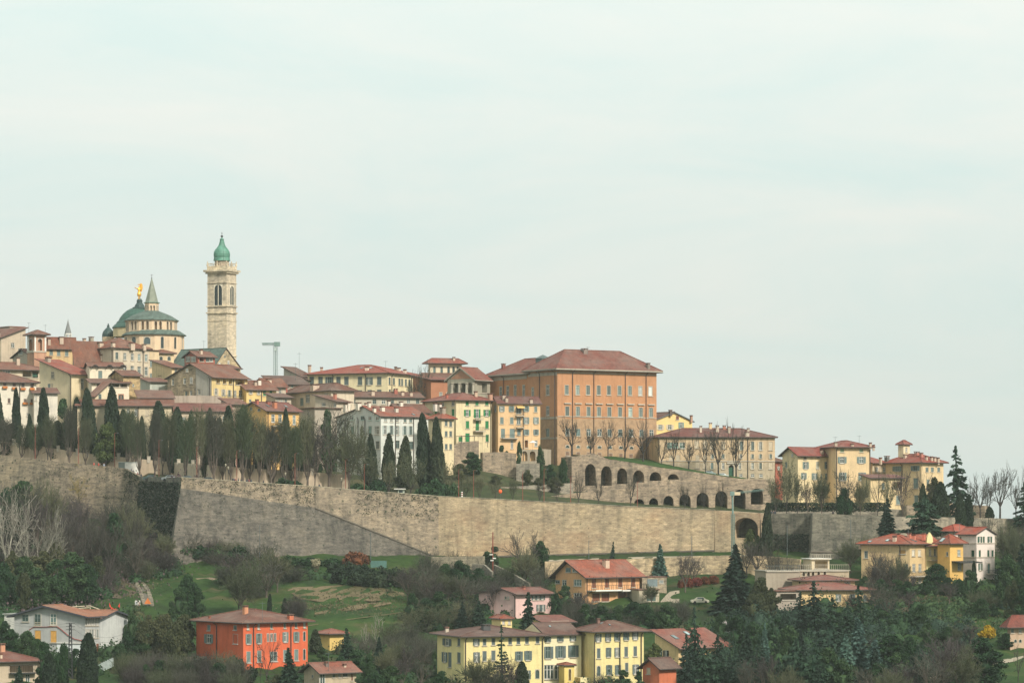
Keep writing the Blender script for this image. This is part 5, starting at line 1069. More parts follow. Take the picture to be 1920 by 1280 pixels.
h = house('white_villa', 'white villa with green shutters and low orange red gabled roof', 42, 1796, 1831, 1865, 1001, 1094, 748, 'gL', ridge=988, wall=(244, 226, 212), wear=.12, tile=(208, 96, 68), sh=GRN_D, o=.6, oe=.4,
      R=[('o', [1837, 1855.5], 1011, 4, 11), ('s', 1844.5, 1011, 3, 11), ('s', [1837, 1853, 1861], 1037, 3.4, 12), ('o', 1838, 1062, 3.6, 13), ('a', 1854, 1065, 6, 20)], Lw=[('s', 1824, 1037, 6, 12), ('a', 1801, 1010, 4, 9)])
for py in (1018, 1044): on_face(h, 'R', 'string_course', 1831.3, py - .8, 1864.5, py + .8, 0, .12, TRIM); on_face(h, 'L', 'string_course', 1797, py - .8, 1830.7, py + .8, 0, .12, TRIM)
balcony(h, 'R', 1849, 1863, 1068, 1075, 1.0)
hw = house('', '', 42, 1764, 1789, 1822, 997, 1094, Y=759, roof='hip', ridge=983, wall=(232, 214, 204), wear=.12, tile=(204, 92, 68), root=h['root'], o=.9, Lw=[('p', [1770, 1776, 1782], 1009, 3.5, 4)])
house('tan_farmhouse', 'tan farmhouse with small dark windows at the very edge of the lower garden', 14, 1889, 1894, 1975, 1177, 1213, 664, 'hip', rise=2.6, wall=(206, 172, 140), tile=(178, 96, 80), o=1.2, R=[('p', [1898.5, 1913], 1182, 5, 7), ('a', [1904, 1913], 1201, 6, 7)])
# ---------------------------------------------------------------- palace
PAL = (206, 143, 92); PGL = glassmat((168, 182, 172), 'blind_glass')
GREYT = stucco((188, 178, 156), .6)
h = house('brick_coloured_palace', 'huge brick orange palace with rows of tall framed windows and hipped red roof', 33, 990, 1045, 1231, 694, 868, 884, 'hip', ridge=657, wall=PAL, wear=.45, split=783, c2=(186, 152, 118), tile=(164, 98, 84), o=1.3, th=.5, sh=G3, trim=TRIM, cat='palace', eavem=GREYT,
      R=[('t', [1062.5, 1083, 1102.5, 1122.5, 1141.5, 1161.5, 1181], (730.5, 732), 6.5, 17, {'sash': G3, 'glass': PGL}), ('t', [1200.5, 1219.5], (732.5, 733), 6.5, 17, {'sash': WHITE, 'glass': glassmat((225, 232, 225), 'bright_pane')}), ('c', [1063.5, 1083.5, 1103.5, 1123, 1142.5, 1162.5, 1182, 1201.5, 1220.5], (770.5, 773), 6.5, 17, {'sash': G3, 'glass': PGL}),
         ('p', [1064, 1084, 1104, 1124, 1143, 1163, 1183, 1203, 1221.5], (810, 812), 7.5, 13), ('a', [1064, 1084, 1104, 1124, 1144, 1164, 1184, 1203, 1221], (837, 840), 8, 6.5), ('s', [1064, 1084, 1104, 1124, 1145, 1164, 1183, 1203, 1221], (850, 856), 6.5, 7, {'sh': flat((160, 128, 104), .6, key='bricked_opening')})],
      Lw=[('t', [1027], 731, 6, 18), ('t', [999], 735, 4, 17), ('p', 1027, 770, 6, 17), ('p', 1027, 811, 6, 15)], pipes=[1073, 1113, 1172, 1211], lpipes=[1012, 1041],
      chim=[(1096, 653, 661, 9, (150, 130, 118)), (1215, 680, 690, 6, (140, 125, 112))])
on_face(h, 'R', 'frieze', 1045.4, 698.5, 1230.6, 702, 0, .1, GREYT); on_face(h, 'R', 'string_course', 1045.4, 781, 1230.6, 783, 0, .14, GREYT)
on_face(h, 'L', 'frieze', 990.4, 700, 1044.6, 703, 0, .1, GREYT); on_face(h, 'L', 'string_course', 990.4, 783, 1044.6, 785, 0, .14, GREYT); on_face(h, 'L', 'string_course', 990.4, 821, 1044.6, 822.5, 0, .14, GREYT)
PR = h['root']; a_ = math.radians(33); C_ = h['M'] @ Vector((.7, h['D'], 0)); 
hw = house('', '', 33, 916, CX + F * C_.x / C_.y, None, 702, 868, Y=C_.y, W=15, roof='hip', ridge=672, wall=(204, 136, 78), wear=.5, tile=(164, 98, 84), root=PR, o=1.0, th=.5, sh=G3, eavem=GREYT, Lw=[('t', [939, 952, 966], (737, 734), 4.5, 24), ('t', [982], 733, 4, 22)], lpipes=[945], chim=[(944, 681, 690, 6, (160, 95, 80))])
on_face(hw, 'L', 'frieze', 917, 706, 988, 710, 0, .1, GREYT)
hp = house('', '', 52, 839, 890, 919, 711, 790, Y=905, roof='gR', ridge=688, wall=(178, 170, 146), wear=.6, tile=(164, 98, 84), root=PR, o=.8, oe=.6, th=.35, eavem=GREYT, Lw=[('d', [855.5, 869, 883], (728, 727), 9, 19, {'dep': 4})], R=[('d', 904, 727, 19, 19, {'dep': 4})])
f = hp['L']; m = MB(); zr = max(p[2] for t in hp['tops'] for p in t) - hp['H'] - .35
m.face([f.pos(hp['D'] * .1, .05, hp['H'] + .25), f.pos(hp['D'] * .9, .05, hp['H'] + .25), f.pos(hp['D'] * .5, .05, hp['H'] + zr * .8)]); m.obj('pediment', stucco((196, 140, 104), .5), PR, hp['rel'])
for px in (848.5, 862, 876, 890):
    u, zb = f.uv(px, 739); _, zt = f.uv(px, 717.5); m = MB(); q = f.pos(min(max(u, .3), hp['D'] - .3), .3, 0)
    m.lathe([(.52, zb), (.52, zb + .3), (.42, zb + .35), (.36, zt - .5), (.5, zt - .35), (.58, zt - .1), (.58, zt)], 10, (q[0], q[1])); m.obj('column', GREYT, PR, hp['rel'])
house('', '', 33, None, 808, 846, 712, 790, Y=922, roof='sR', rise=1.5, wall=(190, 124, 84), root=PR, D=10, tile=(164, 98, 84), R=[('t', [826.5, 840], 741, 5, 11)], o=.8)
# grey pyramid skylight on the palace roof
c = h['M'].inverted() @ P(1018, 672, 900); m = MB(); w_ = 1.5
m.box(c.x - w_, c.y - w_, c.z - 1.5, c.x + w_, c.y + w_, c.z); m.add([(c.x - w_ - .2, c.y - w_ - .2, c.z), (c.x + w_ + .2, c.y - w_ - .2, c.z), (c.x + w_ + .2, c.y + w_ + .2, c.z), (c.x - w_ - .2, c.y + w_ + .2, c.z), (c.x, c.y, c.z + 1.1)], [(0, 1, 4), (1, 2, 4), (2, 3, 4), (3, 0, 4)])
m.obj('roof_lantern', flat((110, 128, 126), .55, .5, key='slate_lantern'), h['roof'])

# ---------------------------------------------------------------- bell tower
TOW = stone((226, 208, 180), .8, 'tower_stone', bw=1.1, bh=.5, holes=.45, streak=.18, grain=.45)
COPPER = flat((104, 160, 138), .64, .55, key='green_copper', var=.3, scale=.8); SLATE = flat((104, 122, 112), .6, .8, key='mossy_slate', var=.35, scale=.9)
t = house('bell_tower', 'tall pale stone bell tower with green onion dome, tracery windows and balustrade', 63, 389, 425, 443, 512, 705, 958, 'flat', wm=TOW, o=.05, th=.1, tilem=TOW, cat='bell tower', trim=flat((240, 228, 204), .78, key='pale_tracery'),
      Lw=[('e', 409, 553, 16, 40, {'glass': glassmat((40, 60, 62), 'belfry_dark')})], R=[('e', 435, 554, 8, 38, {'glass': glassmat((40, 60, 62), 'belfry_dark')})])
TR = t['root']; s = t['s']; W, D = t['W'], t['D']; zl = lambda py: Z_(py, t['Y']) - t['z0']
def ring(name, p0, p1, o, mat): m = MB(); m.box(-o, -o, zl(p1), W + o, D + o, zl(p0)); m.obj(name, mat, TR)
PALE = stone((232, 214, 184), .76, 'tower_pale_stone', bw=1.2, bh=.6, streak=.15)
ring('cornice', 584.5, 587, .35, PALE); ring('cornice', 572.5, 574.5, .3, PALE); ring('string_course', 600, 601.5, .12, PALE); ring('string_course', 529, 530.5, .2, PALE); ring('string_course', 665, 667, .2, PALE)
ring('cornice', 505, 508.5, .95, PALE); ring('cornice', 510, 512, .55, PALE)
m = MB()
for k in range(13):
    for (x, y) in ((-.55, D * k / 12), (W * k / 12, -.55)): m.box(x - .16, y - .16, zl(510), x + .16, y + .16, zl(508.4))
m.obj('corbel', PALE, TR).__setitem__('kind', 'stuff')
ring('parapet', 497.5, 505.2, .1, PALE)
m = MB(); zt = zl(497.5)
for (x, y) in ((0, 0), (W, 0), (0, D), (W, D), (W / 2, 0), (0, D / 2)):
    mm = MB(); mm.lathe([(.28, zt), (.28, zt + .5), (.12, zt + .6), (.2, zt + .9), (.04, zt + 1.6)], 6, (x, y)); mm.obj('pinnacle', PALE, TR)
rl = MB(); o_ = .02
for p, q in (((0, 0), (W, 0)), ((0, 0), (0, D)), ((W, 0), (W, D)), ((0, D), (W, D))):
    rl.beam((*p, zt + .75), (*q, zt + .75), .07)
    for k in range(9): x, y = p[0] + (q[0] - p[0]) * k / 8, p[1] + (q[1] - p[1]) * k / 8; rl.beam((x, y, zt), (x, y, zt + .75), .07)
rl.obj('balustrade', PALE, TR)
cx, cy = W / 2, D / 2; m = MB(); m.lathe([(2.15, zl(499)), (2.15, zl(488)), (2.35, zl(487.5)), (2.35, zl(486.5))], 8, (cx, cy), ph=.39); m.obj('drum', stucco((190, 168, 140), .6), TR)
pr = [(15.6, 487.5), (15.2, 484), (14.6, 481.5), (15.2, 478), (15.3, 474), (14.4, 470), (12.2, 466), (9.0, 462.5), (6.5, 459), (4.6, 454), (3.4, 449.5), (3.0, 447.5), (4.2, 447), (3.8, 446), (1.4, 444.5), (.9, 443)]
m = MB(); m.lathe([(r * s, zl(y)) for r, y in pr], 24, (cx, cy)); on = m.obj('onion_dome', COPPER, TR, smooth=False)
m = MB()
for k in range(8):
    a = math.pi * 2 * k / 8; m.path([(cx + (r * s + .02) * math.cos(a), cy + (r * s + .02) * math.sin(a), zl(y)) for r, y in pr[:12]], .07, 4)
m.obj('rib', COPPER, on)
m = MB(); m.lathe([(.06, zl(443)), (.3, zl(442.5)), (.42, zl(441)), (.3, zl(439.5)), (.06, zl(439)), (.05, zl(433))], 8, (cx, cy)); m.beam((cx - .45, cy, zl(435.5)), (cx + .45, cy, zl(435.5)), .05); m.obj('finial_cross', IRON, TR)

# ---------------------------------------------------------------- domed church
CH = stucco((240, 206, 164), .5); CHT = stucco((228, 198, 162), .6)
C0 = P(284, 690, 968); C0.z = gz(284, 968) - 2
church = empty('domed_church', frameM(C0), 'big church with arcaded round drum, mossy slate roofs, green dome and pointed lantern spire', 'church')
def zc(py, Y=968): return Z_(py, Y) - C0.z
sc = 968 / F
def drum(cxp, Y, rpx, z0, z1, n, ph, mat, wins, name, trim=None, arcs=None):
    """polygonal drum of facets; wins(k) -> list of (type, u centre fraction, width m, z0, z1)"""
    c = Vector((X_(cxp, Y), Y)); r = rpx * Y / F
    pts = [c + Vector((r * math.cos(ph + 2 * math.pi * k / n), r * math.sin(ph + 2 * math.pi * k / n))) for k in range(n)]
    for k in range(n):
        p, q = pts[k], pts[(k + 1) % n]; d = q - p; ang = math.atan2(d.y, d.x); M = frameM(Vector((p.x, p.y, C0.z)), ang); rel = church.matrix_world.inverted() @ M; f = Face('R', M, d.length)
        mb = MB(); holes = []; ws = []
        nrm = Vector((d.y, -d.x)).normalized()
        if nrm.y < .35:
            for (ty, uf, w, a, b, opt) in wins(k, nrm):
                u = d.length * uf; h_ = (u - w / 2, u + w / 2, a, b, opt.get('dep', .35)); holes.append(h_); ws.append((ty, *h_[:4], opt))
        holed(mb, f, d.length, z0, z1, holes); mb.obj(name, mat, church, rel)
        for w in ws: window(f, church, rel, w[0], *w[1:5], st={'trim': trim or TRIM, **w[5]}, hole=True)
    return c, r
BD = glassmat((70, 84, 84), 'church_glass')
def up_w(k, n): return [('A', .30, 1.0, zc(621), zc(604), {'dep': 1.2}), ('A', .66, 1.0, zc(621), zc(604), {'dep': 1.2})]
def lo_w(k, n):
    ang = math.degrees(math.atan2(n.x, -n.y))
    if ang < -12: return [('a', .5, 1.9, zc(654), zc(633), {'glass': BD})]
    if ang < 15: return [('a', .5, 2.2, zc(648.5), zc(634), {'glass': BD})]
    return [('a', .5, 1.1, zc(656), zc(633), {'glass': BD})]
c, r = drum(284, 968, 48, zc(632), zc(602), 12, .13, CH, up_w, 'upper_drum'); cl, rl_ = drum(289, 968, 56, zc(700), zc(628), 12, .13, CH, lo_w, 'lower_drum')
cu = c - C0.xy; c2 = cl - C0.xy
m = MB(); m.lathe([(51 * sc, zc(602.5)), (51.5 * sc, zc(601)), (36 * sc, zc(591.5)), (14 * sc, zc(583))], 12, (cu.x, cu.y), ph=.13); m.obj('upper_roof', SLATE, church)
m = MB(); m.lathe([(60 * sc, zc(630)), (60.5 * sc, zc(628.5)), (47 * sc, zc(620))], 12, (c2.x, c2.y), ph=.13); m.obj('lower_roof', SLATE, church)
m = MB(); m.lathe([(49 * sc, zc(604.2)), (50.5 * sc, zc(602.4)), (49 * sc, zc(602.3))], 12, (cu.x, cu.y), ph=.13); m.obj('cornice', CHT, church)
# lantern and spire
def lan_w(k, n): return [('A', .28, .62, zc(584), zc(573), {'dep': .6}), ('A', .72, .62, zc(584), zc(573), {'dep': .6})]
drum(284.5, 968, 13.2, zc(588), zc(568), 6, .25, CH, lan_w, 'lantern')
m = MB(); m.lathe([(15 * sc, zc(568.6)), (15.2 * sc, zc(567.6)), (12.2 * sc, zc(566)), (.12, zc(522))], 6, (cu.x + .08, cu.y), ph=.25); sp = m.obj('spire', flat((152, 158, 140), .66, .7, key='pale_green_slate'), church)
m = MB(); m.lathe([(15.4 * sc, zc(568)), (15.5 * sc, zc(567))], 6, (cu.x + .08, cu.y), ph=.25); m.obj('copper_edge', COPPER, sp)
m = MB(); m.lathe([(.05, zc(523)), (.22, zc(521.5)), (.05, zc(520)), (.05, zc(514))], 6, (cu.x + .08, cu.y)); m.beam((cu.x - .35, cu.y, zc(516)), (cu.x + .5, cu.y, zc(516)), .045); m.obj('finial_cross', IRON, sp)
# green dome behind, with stepped collar and lantern foot
Yd = 986; sd_ = Yd / F; cd = Vector((X_(258, Yd), Yd)) - C0.xy; zd = lambda py: Z_(py, Yd) - C0.z
m = MB(); m.lathe([(46 * sd_, zd(632)), (46 * sd_, zd(616)), (47.5 * sd_, zd(615.5))], 24, (cd.x, cd.y)); m.obj('dome_drum', stucco((240, 214, 160), .5), church)
m = MB(); m.lathe([(47.5 * sd_, zd(616)), (47.5 * sd_, zd(614)), (43 * sd_, zd(609)), (41 * sd_, zd(608)), (38 * sd_, zd(603)), (36 * sd_, zd(602)), (33 * sd_, zd(596)), (28 * sd_, zd(589.5)), (21 * sd_, zd(583)), (13 * sd_, zd(578.5))], 32, (cd.x, cd.y)); dm = m.obj('dome', flat((68, 108, 94), .58, .6, key='dome_copper', var=.25), church)
DK = flat((62, 92, 88), .5, .6, key='dark_lead')
m = MB(); m.lathe([(13.5 * sd_, zd(579)), (13.5 * sd_, zd(576.5)), (9.5 * sd_, zd(575)), (8.5 * sd_, zd(572)), (5.6 * sd_, zd(568)), (5.2 * sd_, zd(565)), (6 * sd_, zd(564.4)), (5 * sd_, zd(563)), (4.2 * sd_, zd(561)), (3 * sd_, zd(560))], 16, (cd.x + .6, cd.y)); m.obj('dome_lantern_foot', DK, dm)
# small side dome
Ys = 990; c3 = Vector((X_(203, Ys), Ys)) - C0.xy; zs = lambda py: Z_(py, Ys) - C0.z; ss = Ys / F
m = MB(); m.lathe([(11.5 * ss, zs(650)), (11.5 * ss, zs(631))], 16, (c3.x, c3.y)); sdm = m.obj('side_dome_drum', CH, church)
m = MB(); m.lathe([(11.6 * ss, zs(631.5)), (11.4 * ss, zs(626)), (9.5 * ss, zs(621)), (5.5 * ss, zs(616.5)), (2.6 * ss, zs(613.5)), (2.2 * ss, zs(611.5)), (2.8 * ss, zs(611)), (1.2 * ss, zs(609.5)), (1.5 * ss, zs(608)), (.3 * ss, zs(606))], 16, (c3.x, c3.y)); m.obj('side_dome', DK, church)
# nave with steep gable
house('church_nave', 'stone nave gable with grey slate roof in front of the bell tower', 50, 318, 401, 451, 688, 720, 930, 'gL', ridge=652, rf=.45, wm=stone((212, 190, 152), .72, 'nave_stone', bw=.8), tilem=SLATE, th=.3, o=.4, oe=.3, R=[('a', 421.5, 668, 3.5, 5), ('p', 428, 680, 3, 8), ('p', 411, 683, 3, 6)], cat='church')
# gilded angel on the dome
def skin_body(name, verts, edges, radii, mat, parent=None, M=None, root=0, sub=2):
    me = bpy.data.meshes.new(name); me.from_pydata(verts, edges, []); me.materials.append(mat); o = link(name, me, parent, M)
    md = o.modifiers.new('skin', 'SKIN'); md.use_smooth_shade = True
    for i, v in enumerate(me.skin_vertices[0].data): v.radius = radii[i] if isinstance(radii[i], tuple) else (radii[i], radii[i]); v.use_root = (i == root)
    if sub: o.modifiers.new('sub', 'SUBSURF').levels = sub; o.modifiers[-1].render_levels = sub
    return o
def figure_verts(arm_l, arm_r, stride=.12, H=1.75):
    """standing figure 1.75 m tall: pelvis, spine, neck, head, legs, arms"""
    k = H / 1.75
    V = [(0, 0, .95), (0, 0, 1.15), (0, 0, 1.38), (0, 0, 1.50), (0, -.01, 1.60), (0, 0, 1.72),
         (-.10, 0, .88), (-.11, -.02 - stride * .5, .48), (-.11, -stride, .08), (-.11, -stride - .14, .03), (.10, 0, .88), (.11, -.02 + stride * .5, .48), (.11, stride, .08), (.11, stride - .14, .03),
         (-.19, 0, 1.40), *arm_l, (.19, 0, 1.40), *arm_r]
    E = [(0, 1), (1, 2), (2, 3), (3, 4), (4, 5), (0, 6), (6, 7), (7, 8), (8, 9), (0, 10), (10, 11), (11, 12), (12, 13), (2, 14), (14, 15), (15, 16), (2, 17), (17, 18), (18, 19)]
    Rr = [(.17, .12), (.14, .11), (.17, .12), .065, .095, .075, .10, .065, .05, .045, .10, .065, .05, .045, .075, .048, .036, .075, .048, .036]
    return [tuple(c * k for c in v) for v in V], E, [tuple(q * k for q in r) if isinstance(r, tuple) else r * k for r in Rr]
GOLD = flat((240, 180, 70), .95, .35, key='gilded_bronze', metal=.55, var=.1)
Ma = frameM(P(261, 561.8, 986) , 0.5)
ang = empty('angel_statue', Ma, 'gilded winged angel statue with raised arm on top of the green dome', 'statue')
Hs = 26 * sd_; V, E, Rr = figure_verts([(-.42, -.1, 1.38), (-.70, -.15, 1.58)], [(.34, .02, 1.16), (.30, -.12, .98)], .1, Hs)
skin_body('body', V, E, [tuple(q * 1.15 for q in r) if isinstance(r, tuple) else r * 1.15 for r in Rr], GOLD, ang)
k = Hs / 1.75; m = MB(); m.lathe([(.2 * k, .95 * k), (.27 * k, .7 * k), (.24 * k, .45 * k)], 12, (0, 0)); m.obj('tunic', GOLD, ang)
for sx in (.10, .26):
    m = MB(); out_l = [(sx, .12, 1.05), (sx + .22, .2, 1.15), (sx + .34, .28, 1.55), (sx + .30, .3, 1.95), (sx + .16, .28, 2.12), (sx + .06, .2, 1.75), (sx, .12, 1.45)]
    fr = [Vector(p) * k for p in out_l]; bk = [v + Vector((0, .1 * k, 0)) for v in fr]; m.face(fr); m.face(bk[::-1])
    for i in range(len(fr)): m.face([fr[i], fr[(i + 1) % len(fr)], bk[(i + 1) % len(fr)], bk[i]])
    m.obj('wing', GOLD, ang)
m = MB(); m.lathe([(.17 * k, 1.86 * k), (.2 * k, 1.9 * k), (.17 * k, 1.94 * k)], 14, (0, .03), cap=False); m.obj('halo', GOLD, ang)
# small white pinnacle tower far left
Yp = 1000; M = frameM(P(127.5, 645, Yp)); pt = empty('white_pinnacle', M, 'slender white open lantern with tiny pointed grey spire above the red roofs', 'tower'); sp_ = Yp / F; zz = lambda py: (645 - py) * sp_
for k in range(6):
    a = math.pi / 3 * k; mm = MB(); mm.beam((6 * sp_ * math.cos(a), 6 * sp_ * math.sin(a), zz(650)), (6 * sp_ * math.cos(a), 6 * sp_ * math.sin(a), zz(627)), .16, n=6); mm.obj('column', WHITE, pt)
mm = MB(); mm.lathe([(7 * sp_, zz(627.5)), (7 * sp_, zz(625))], 6); mm.obj('cornice', WHITE, pt)
mm = MB(); mm.lathe([(6.5 * sp_, zz(625)), (3.2 * sp_, zz(612)), (.8 * sp_, zz(602)), (.3 * sp_, zz(598))], 6); mm.obj('spire', flat((150, 152, 150), .6, key='grey_lead'), pt)

# ---------------------------------------------------------------- cranes
CRN = flat((136, 164, 154), .62, .5, key='pale_green_steel')
def lattice(mb, p, q, w, n, r=.05):
    p, q = Vector(p), Vector(q); d = (q - p).normalized(); u = d.orthogonal().normalized() * w / 2; v = d.cross(u).normalized() * w / 2
    cs = [u + v, u - v, -u - v, -u + v]
    for c in cs: mb.beam(p + c, q + c, r * 1.4)
    for k in range(n):
        a = p + (q - p) * (k / n); b = p + (q - p) * ((k + 1) / n)
        for i in range(4):
            mb.beam(a + cs[i], b + cs[(i + 1) % 4], r); mb.beam(a + cs[i], a + cs[(i + 1) % 4], r)
M = frameM(P(516.5, 735, 960)); cr_ = empty('tower_crane', M, 'pale green lattice tower crane standing behind the town roofs', 'crane'); s = 960 / F
L_ = lambda px, py: ((px - 516.5) * s, 0, (735 - py) * s)
m = MB(); lattice(m, L_(516.5, 738), L_(516.5, 648), .9, 24, .028); m.obj('mast', CRN, cr_)
m = MB(); lattice(m, L_(518, 645), L_(491.5, 645), .55, 10, .026); m.beam(L_(518, 643), L_(491, 643.5), .07); m.obj('jib', CRN, cr_)
m = MB(); a, b = L_(514, 649), L_(525, 641); m.box(a[0], -.7, a[2], b[0], .7, b[2]); m.obj('counterweight', CRN, cr_)
m = MB(); a, b = L_(514.5, 658), L_(518.5, 652); m.box(a[0], -.9, a[2], b[0], .9, b[2]); m.obj('cab', flat((190, 205, 198), .7, key='pale_cab'), cr_)
Yk = 764; M = frameM(P(1374, 1062, Yk)); cr_ = empty('tower_crane', M, 'slim pale green crane with short jib in front of the bridge arch', 'crane'); s = Yk / F
L_ = lambda px, py: ((px - 1374) * s, 0, (1062 - py) * s)
m = MB(); lattice(m, L_(1375, 1066), L_(1374, 963), .62, 22, .045); m.obj('mast', CRN, cr_)
m = MB(); m.beam(L_(1374, 963), L_(1373, 922), .24, n=6); m.obj('inner_mast', CRN, cr_)
m = MB(); lattice(m, L_(1371, 925), L_(1432, 918), .34, 18, .02); m.obj('jib', CRN, cr_)
m = MB(); a, b = L_(1376, 928), L_(1388, 922); m.box(a[0], -.42, a[2], b[0], -.28, b[2]); m.obj('maker_plate', flat((228, 206, 170), .75, key='cream_plate'), cr_)
m = MB(); a, b = L_(1369, 929), L_(1377, 921); m.box(a[0], -.5, a[2], b[0], .5, b[2]); m.obj('slewing_head', CRN, cr_)
# ---------------------------------------------------------------- plant prototypes (shared meshes)
def leaves_mesh(name, pts, size, mat, up=None, elong=1.0, extra=None, jit=.4, flatz=None):
    """one small bent leaf clump (two triangles) per point"""
    n = len(pts); pts = np.asarray(pts, float)
    a = rng.normal(size=(n, 3)); 
    if flatz is not None: a[:, 2] *= flatz
    if up is not None: a = a * .35 + np.asarray(up)
    a /= np.linalg.norm(a, axis=1)[:, None] + 1e-9
    b = rng.normal(size=(n, 3)); 
    if flatz is not None: b[:, 2] *= flatz
    b -= (b * a).sum(1)[:, None] * a; b /= np.linalg.norm(b, axis=1)[:, None] + 1e-9
    s = size * (1 - jit + 2 * jit * rng.random(n))[:, None]
    v = np.empty((n, 4, 3)); v[:, 0] = pts - a * s * elong * .5; v[:, 1] = pts + b * s * .42; v[:, 2] = pts + a * s * elong * .5; v[:, 3] = pts - b * s * .42 + np.cross(a, b) * s * .2
    V = v.reshape(-1, 3); I = np.arange(n)[:, None] * 4
    T = np.concatenate([I + [0, 1, 2], I + [0, 2, 3]], 1).reshape(-1, 3)
    if extra is not None:
        ev, ef = extra; T = np.concatenate([T, np.asarray(ef) + len(V)]); V = np.concatenate([V, np.asarray(ev, float)])
    me = bpy.data.meshes.new(name); me.vertices.add(len(V)); me.vertices.foreach_set('co', V.ravel()); me.loops.add(T.size); me.loops.foreach_set('vertex_index', T.ravel().astype(np.int32))
    me.polygons.add(len(T)); me.polygons.foreach_set('loop_start', np.arange(0, T.size, 3, dtype=np.int32)); me.polygons.foreach_set('loop_total', np.full(len(T), 3, np.int32)); me.update(); me.materials.append(mat)
    return me
def core(profile, n=9):
    """closed dark inner body so that a dense crown is not see-through; slightly lumpy"""
    V = []; Fc = []
    for r, z in profile:
        for k in range(n):
            q = r * (1 + .16 * math.sin(k * 2.3 + z * 1.7)); V.append((q * math.cos(2 * math.pi * k / n), q * math.sin(2 * math.pi * k / n), z))
    for i in range(len(profile) - 1):
        for k in range(n):
            a, b, c, d = i * n + k, i * n + (k + 1) % n, (i + 1) * n + (k + 1) % n, (i + 1) * n + k; Fc += [(a, b, c), (a, c, d)]
    return V, Fc
BARK = flat((122, 108, 96), .5, .9, key='grey_brown_bark', var=.3, scale=2); BARKD = flat((86, 78, 72), .42, .9, key='dark_bark', var=.3, scale=2)
BARKP = flat((196, 190, 172), .6, .9, key='pale_bark', var=.25, scale=2)
L_CYP = leafmat('cypress_green', (.016, .034, .022), (.052, .082, .042)); L_CYPB = leafmat('cypress_olive', (.030, .048, .026), (.085, .105, .055))
L_SPR = leafmat('spruce_green', (.014, .034, .026), (.045, .085, .055)); L_BLU = leafmat('blue_spruce', (.04, .095, .08), (.13, .22, .18)); L_CED = leafmat('cedar_green', (.016, .042, .030), (.05, .10, .058))
L_EVG = leafmat('evergreen_leaf', (.016, .046, .022), (.055, .112, .040), .72); L_OLV = leafmat('olive_leaf', (.045, .060, .028), (.125, .130, .058)); L_LIME = leafmat('spring_leaf', (.07, .095, .028), (.18, .21, .065))
L_BUD = leafmat('budding_leaf', (.085, .09, .05), (.17, .17, .09)); L_RED = leafmat('red_leaf', (.12, .035, .025), (.26, .09, .04)); L_YEL = leafmat('forsythia_bloom', (.45, .22, .01), (.85, .50, .03)); L_BLO = leafmat('white_bloom', (.45, .38, .38), (.8, .74, .72))
L_PUR = leafmat('mauve_twig', (.10, .07, .075), (.19, .13, .13)); L_PLU = leafmat('plume_straw', (.45, .36, .22), (.72, .62, .45))
TW_G = leafmat('grey_twig', (.055, .056, .042), (.12, .118, .088), .78); TW_B = leafmat('brown_twig', (.045, .042, .034), (.10, .09, .072), .8); TW_O = leafmat('olive_twig', (.055, .062, .034), (.125, .135, .075), .95); TW_P = leafmat('pale_twig', (.15, .14, .11), (.29, .27, .22), 1); TW_Y = leafmat('yellow_twig', (.22, .15, .06), (.42, .29, .12), 1.05)
TW_OL = leafmat('green_twig', (.038, .056, .028), (.09, .118, .058), .95)
TW_M = leafmat('mauve_grey_twig', (.05, .042, .042), (.105, .085, .082), .78)

def col_pts(n, H, R, f, z0=.06, tight=.72):
    t = z0 + (1 - z0) * rng.random(n) ** .9; a = rng.random(n) * 2 * math.pi
    lump = 1 + .10 * np.sin(a * 3 + t * 19) + .08 * np.sin(a * 5 - t * 31)
    r = R * f(t) * lump * (tight + (1 - tight) * rng.random(n) ** .5)
    return np.stack([r * np.cos(a), r * np.sin(a), t * H], 1)
def trunk_mesh(name, pts, rad, mat, n=7): m = MB(); m.path(pts, rad, n); return m.mesh(name, mat)
PROTO = {}
def reg(kind, trunk, crown, H, Wd, cat='tree', lean=None): PROTO.setdefault(kind, []).append((trunk, crown, H, Wd, cat))
fcyp = lambda t: np.minimum(1, (t + .02) / .16) ** .6 * np.clip(1 - t ** 3.0, 0, 1) ** .62 + .03
for i in range(3):
    H, R = 15, 1.75 + .15 * i; p = col_pts(5200, H, R, fcyp)
    ex = core([(R * .72 * float(fcyp(np.array(t))), t * H) for t in (.06, .15, .3, .5, .7, .85, .95)])
    reg('cypress', trunk_mesh('trunk', [(0, 0, -1), (0, 0, 2), (0, 0, H * .6)], [.28, .24, .1], BARKD), leaves_mesh('crown', p, .5, L_CYP, up=(0, 0, 1), elong=1.9, extra=ex), H, 2 * R)
for i in range(2):
    H, R = 14, 1.9; f2 = lambda t: np.minimum(1, (t + .02) / .22) ** .7 * np.clip(1 - t ** 2.2, 0, 1) ** .7 + .03
    p = col_pts(4200, H, R, f2, .1); ex = core([(R * .6 * float(f2(np.array(t))), t * H) for t in (.1, .2, .4, .6, .8, .93)])
    reg('dull_cypress', trunk_mesh('trunk', [(0, 0, -1), (0, 0, 2), (0, 0, H * .6)], [.28, .24, .1], BARKD), leaves_mesh('crown', p, .5, L_CYPB, up=(0, 0, 1), elong=2.0, extra=ex), H, 2 * R)

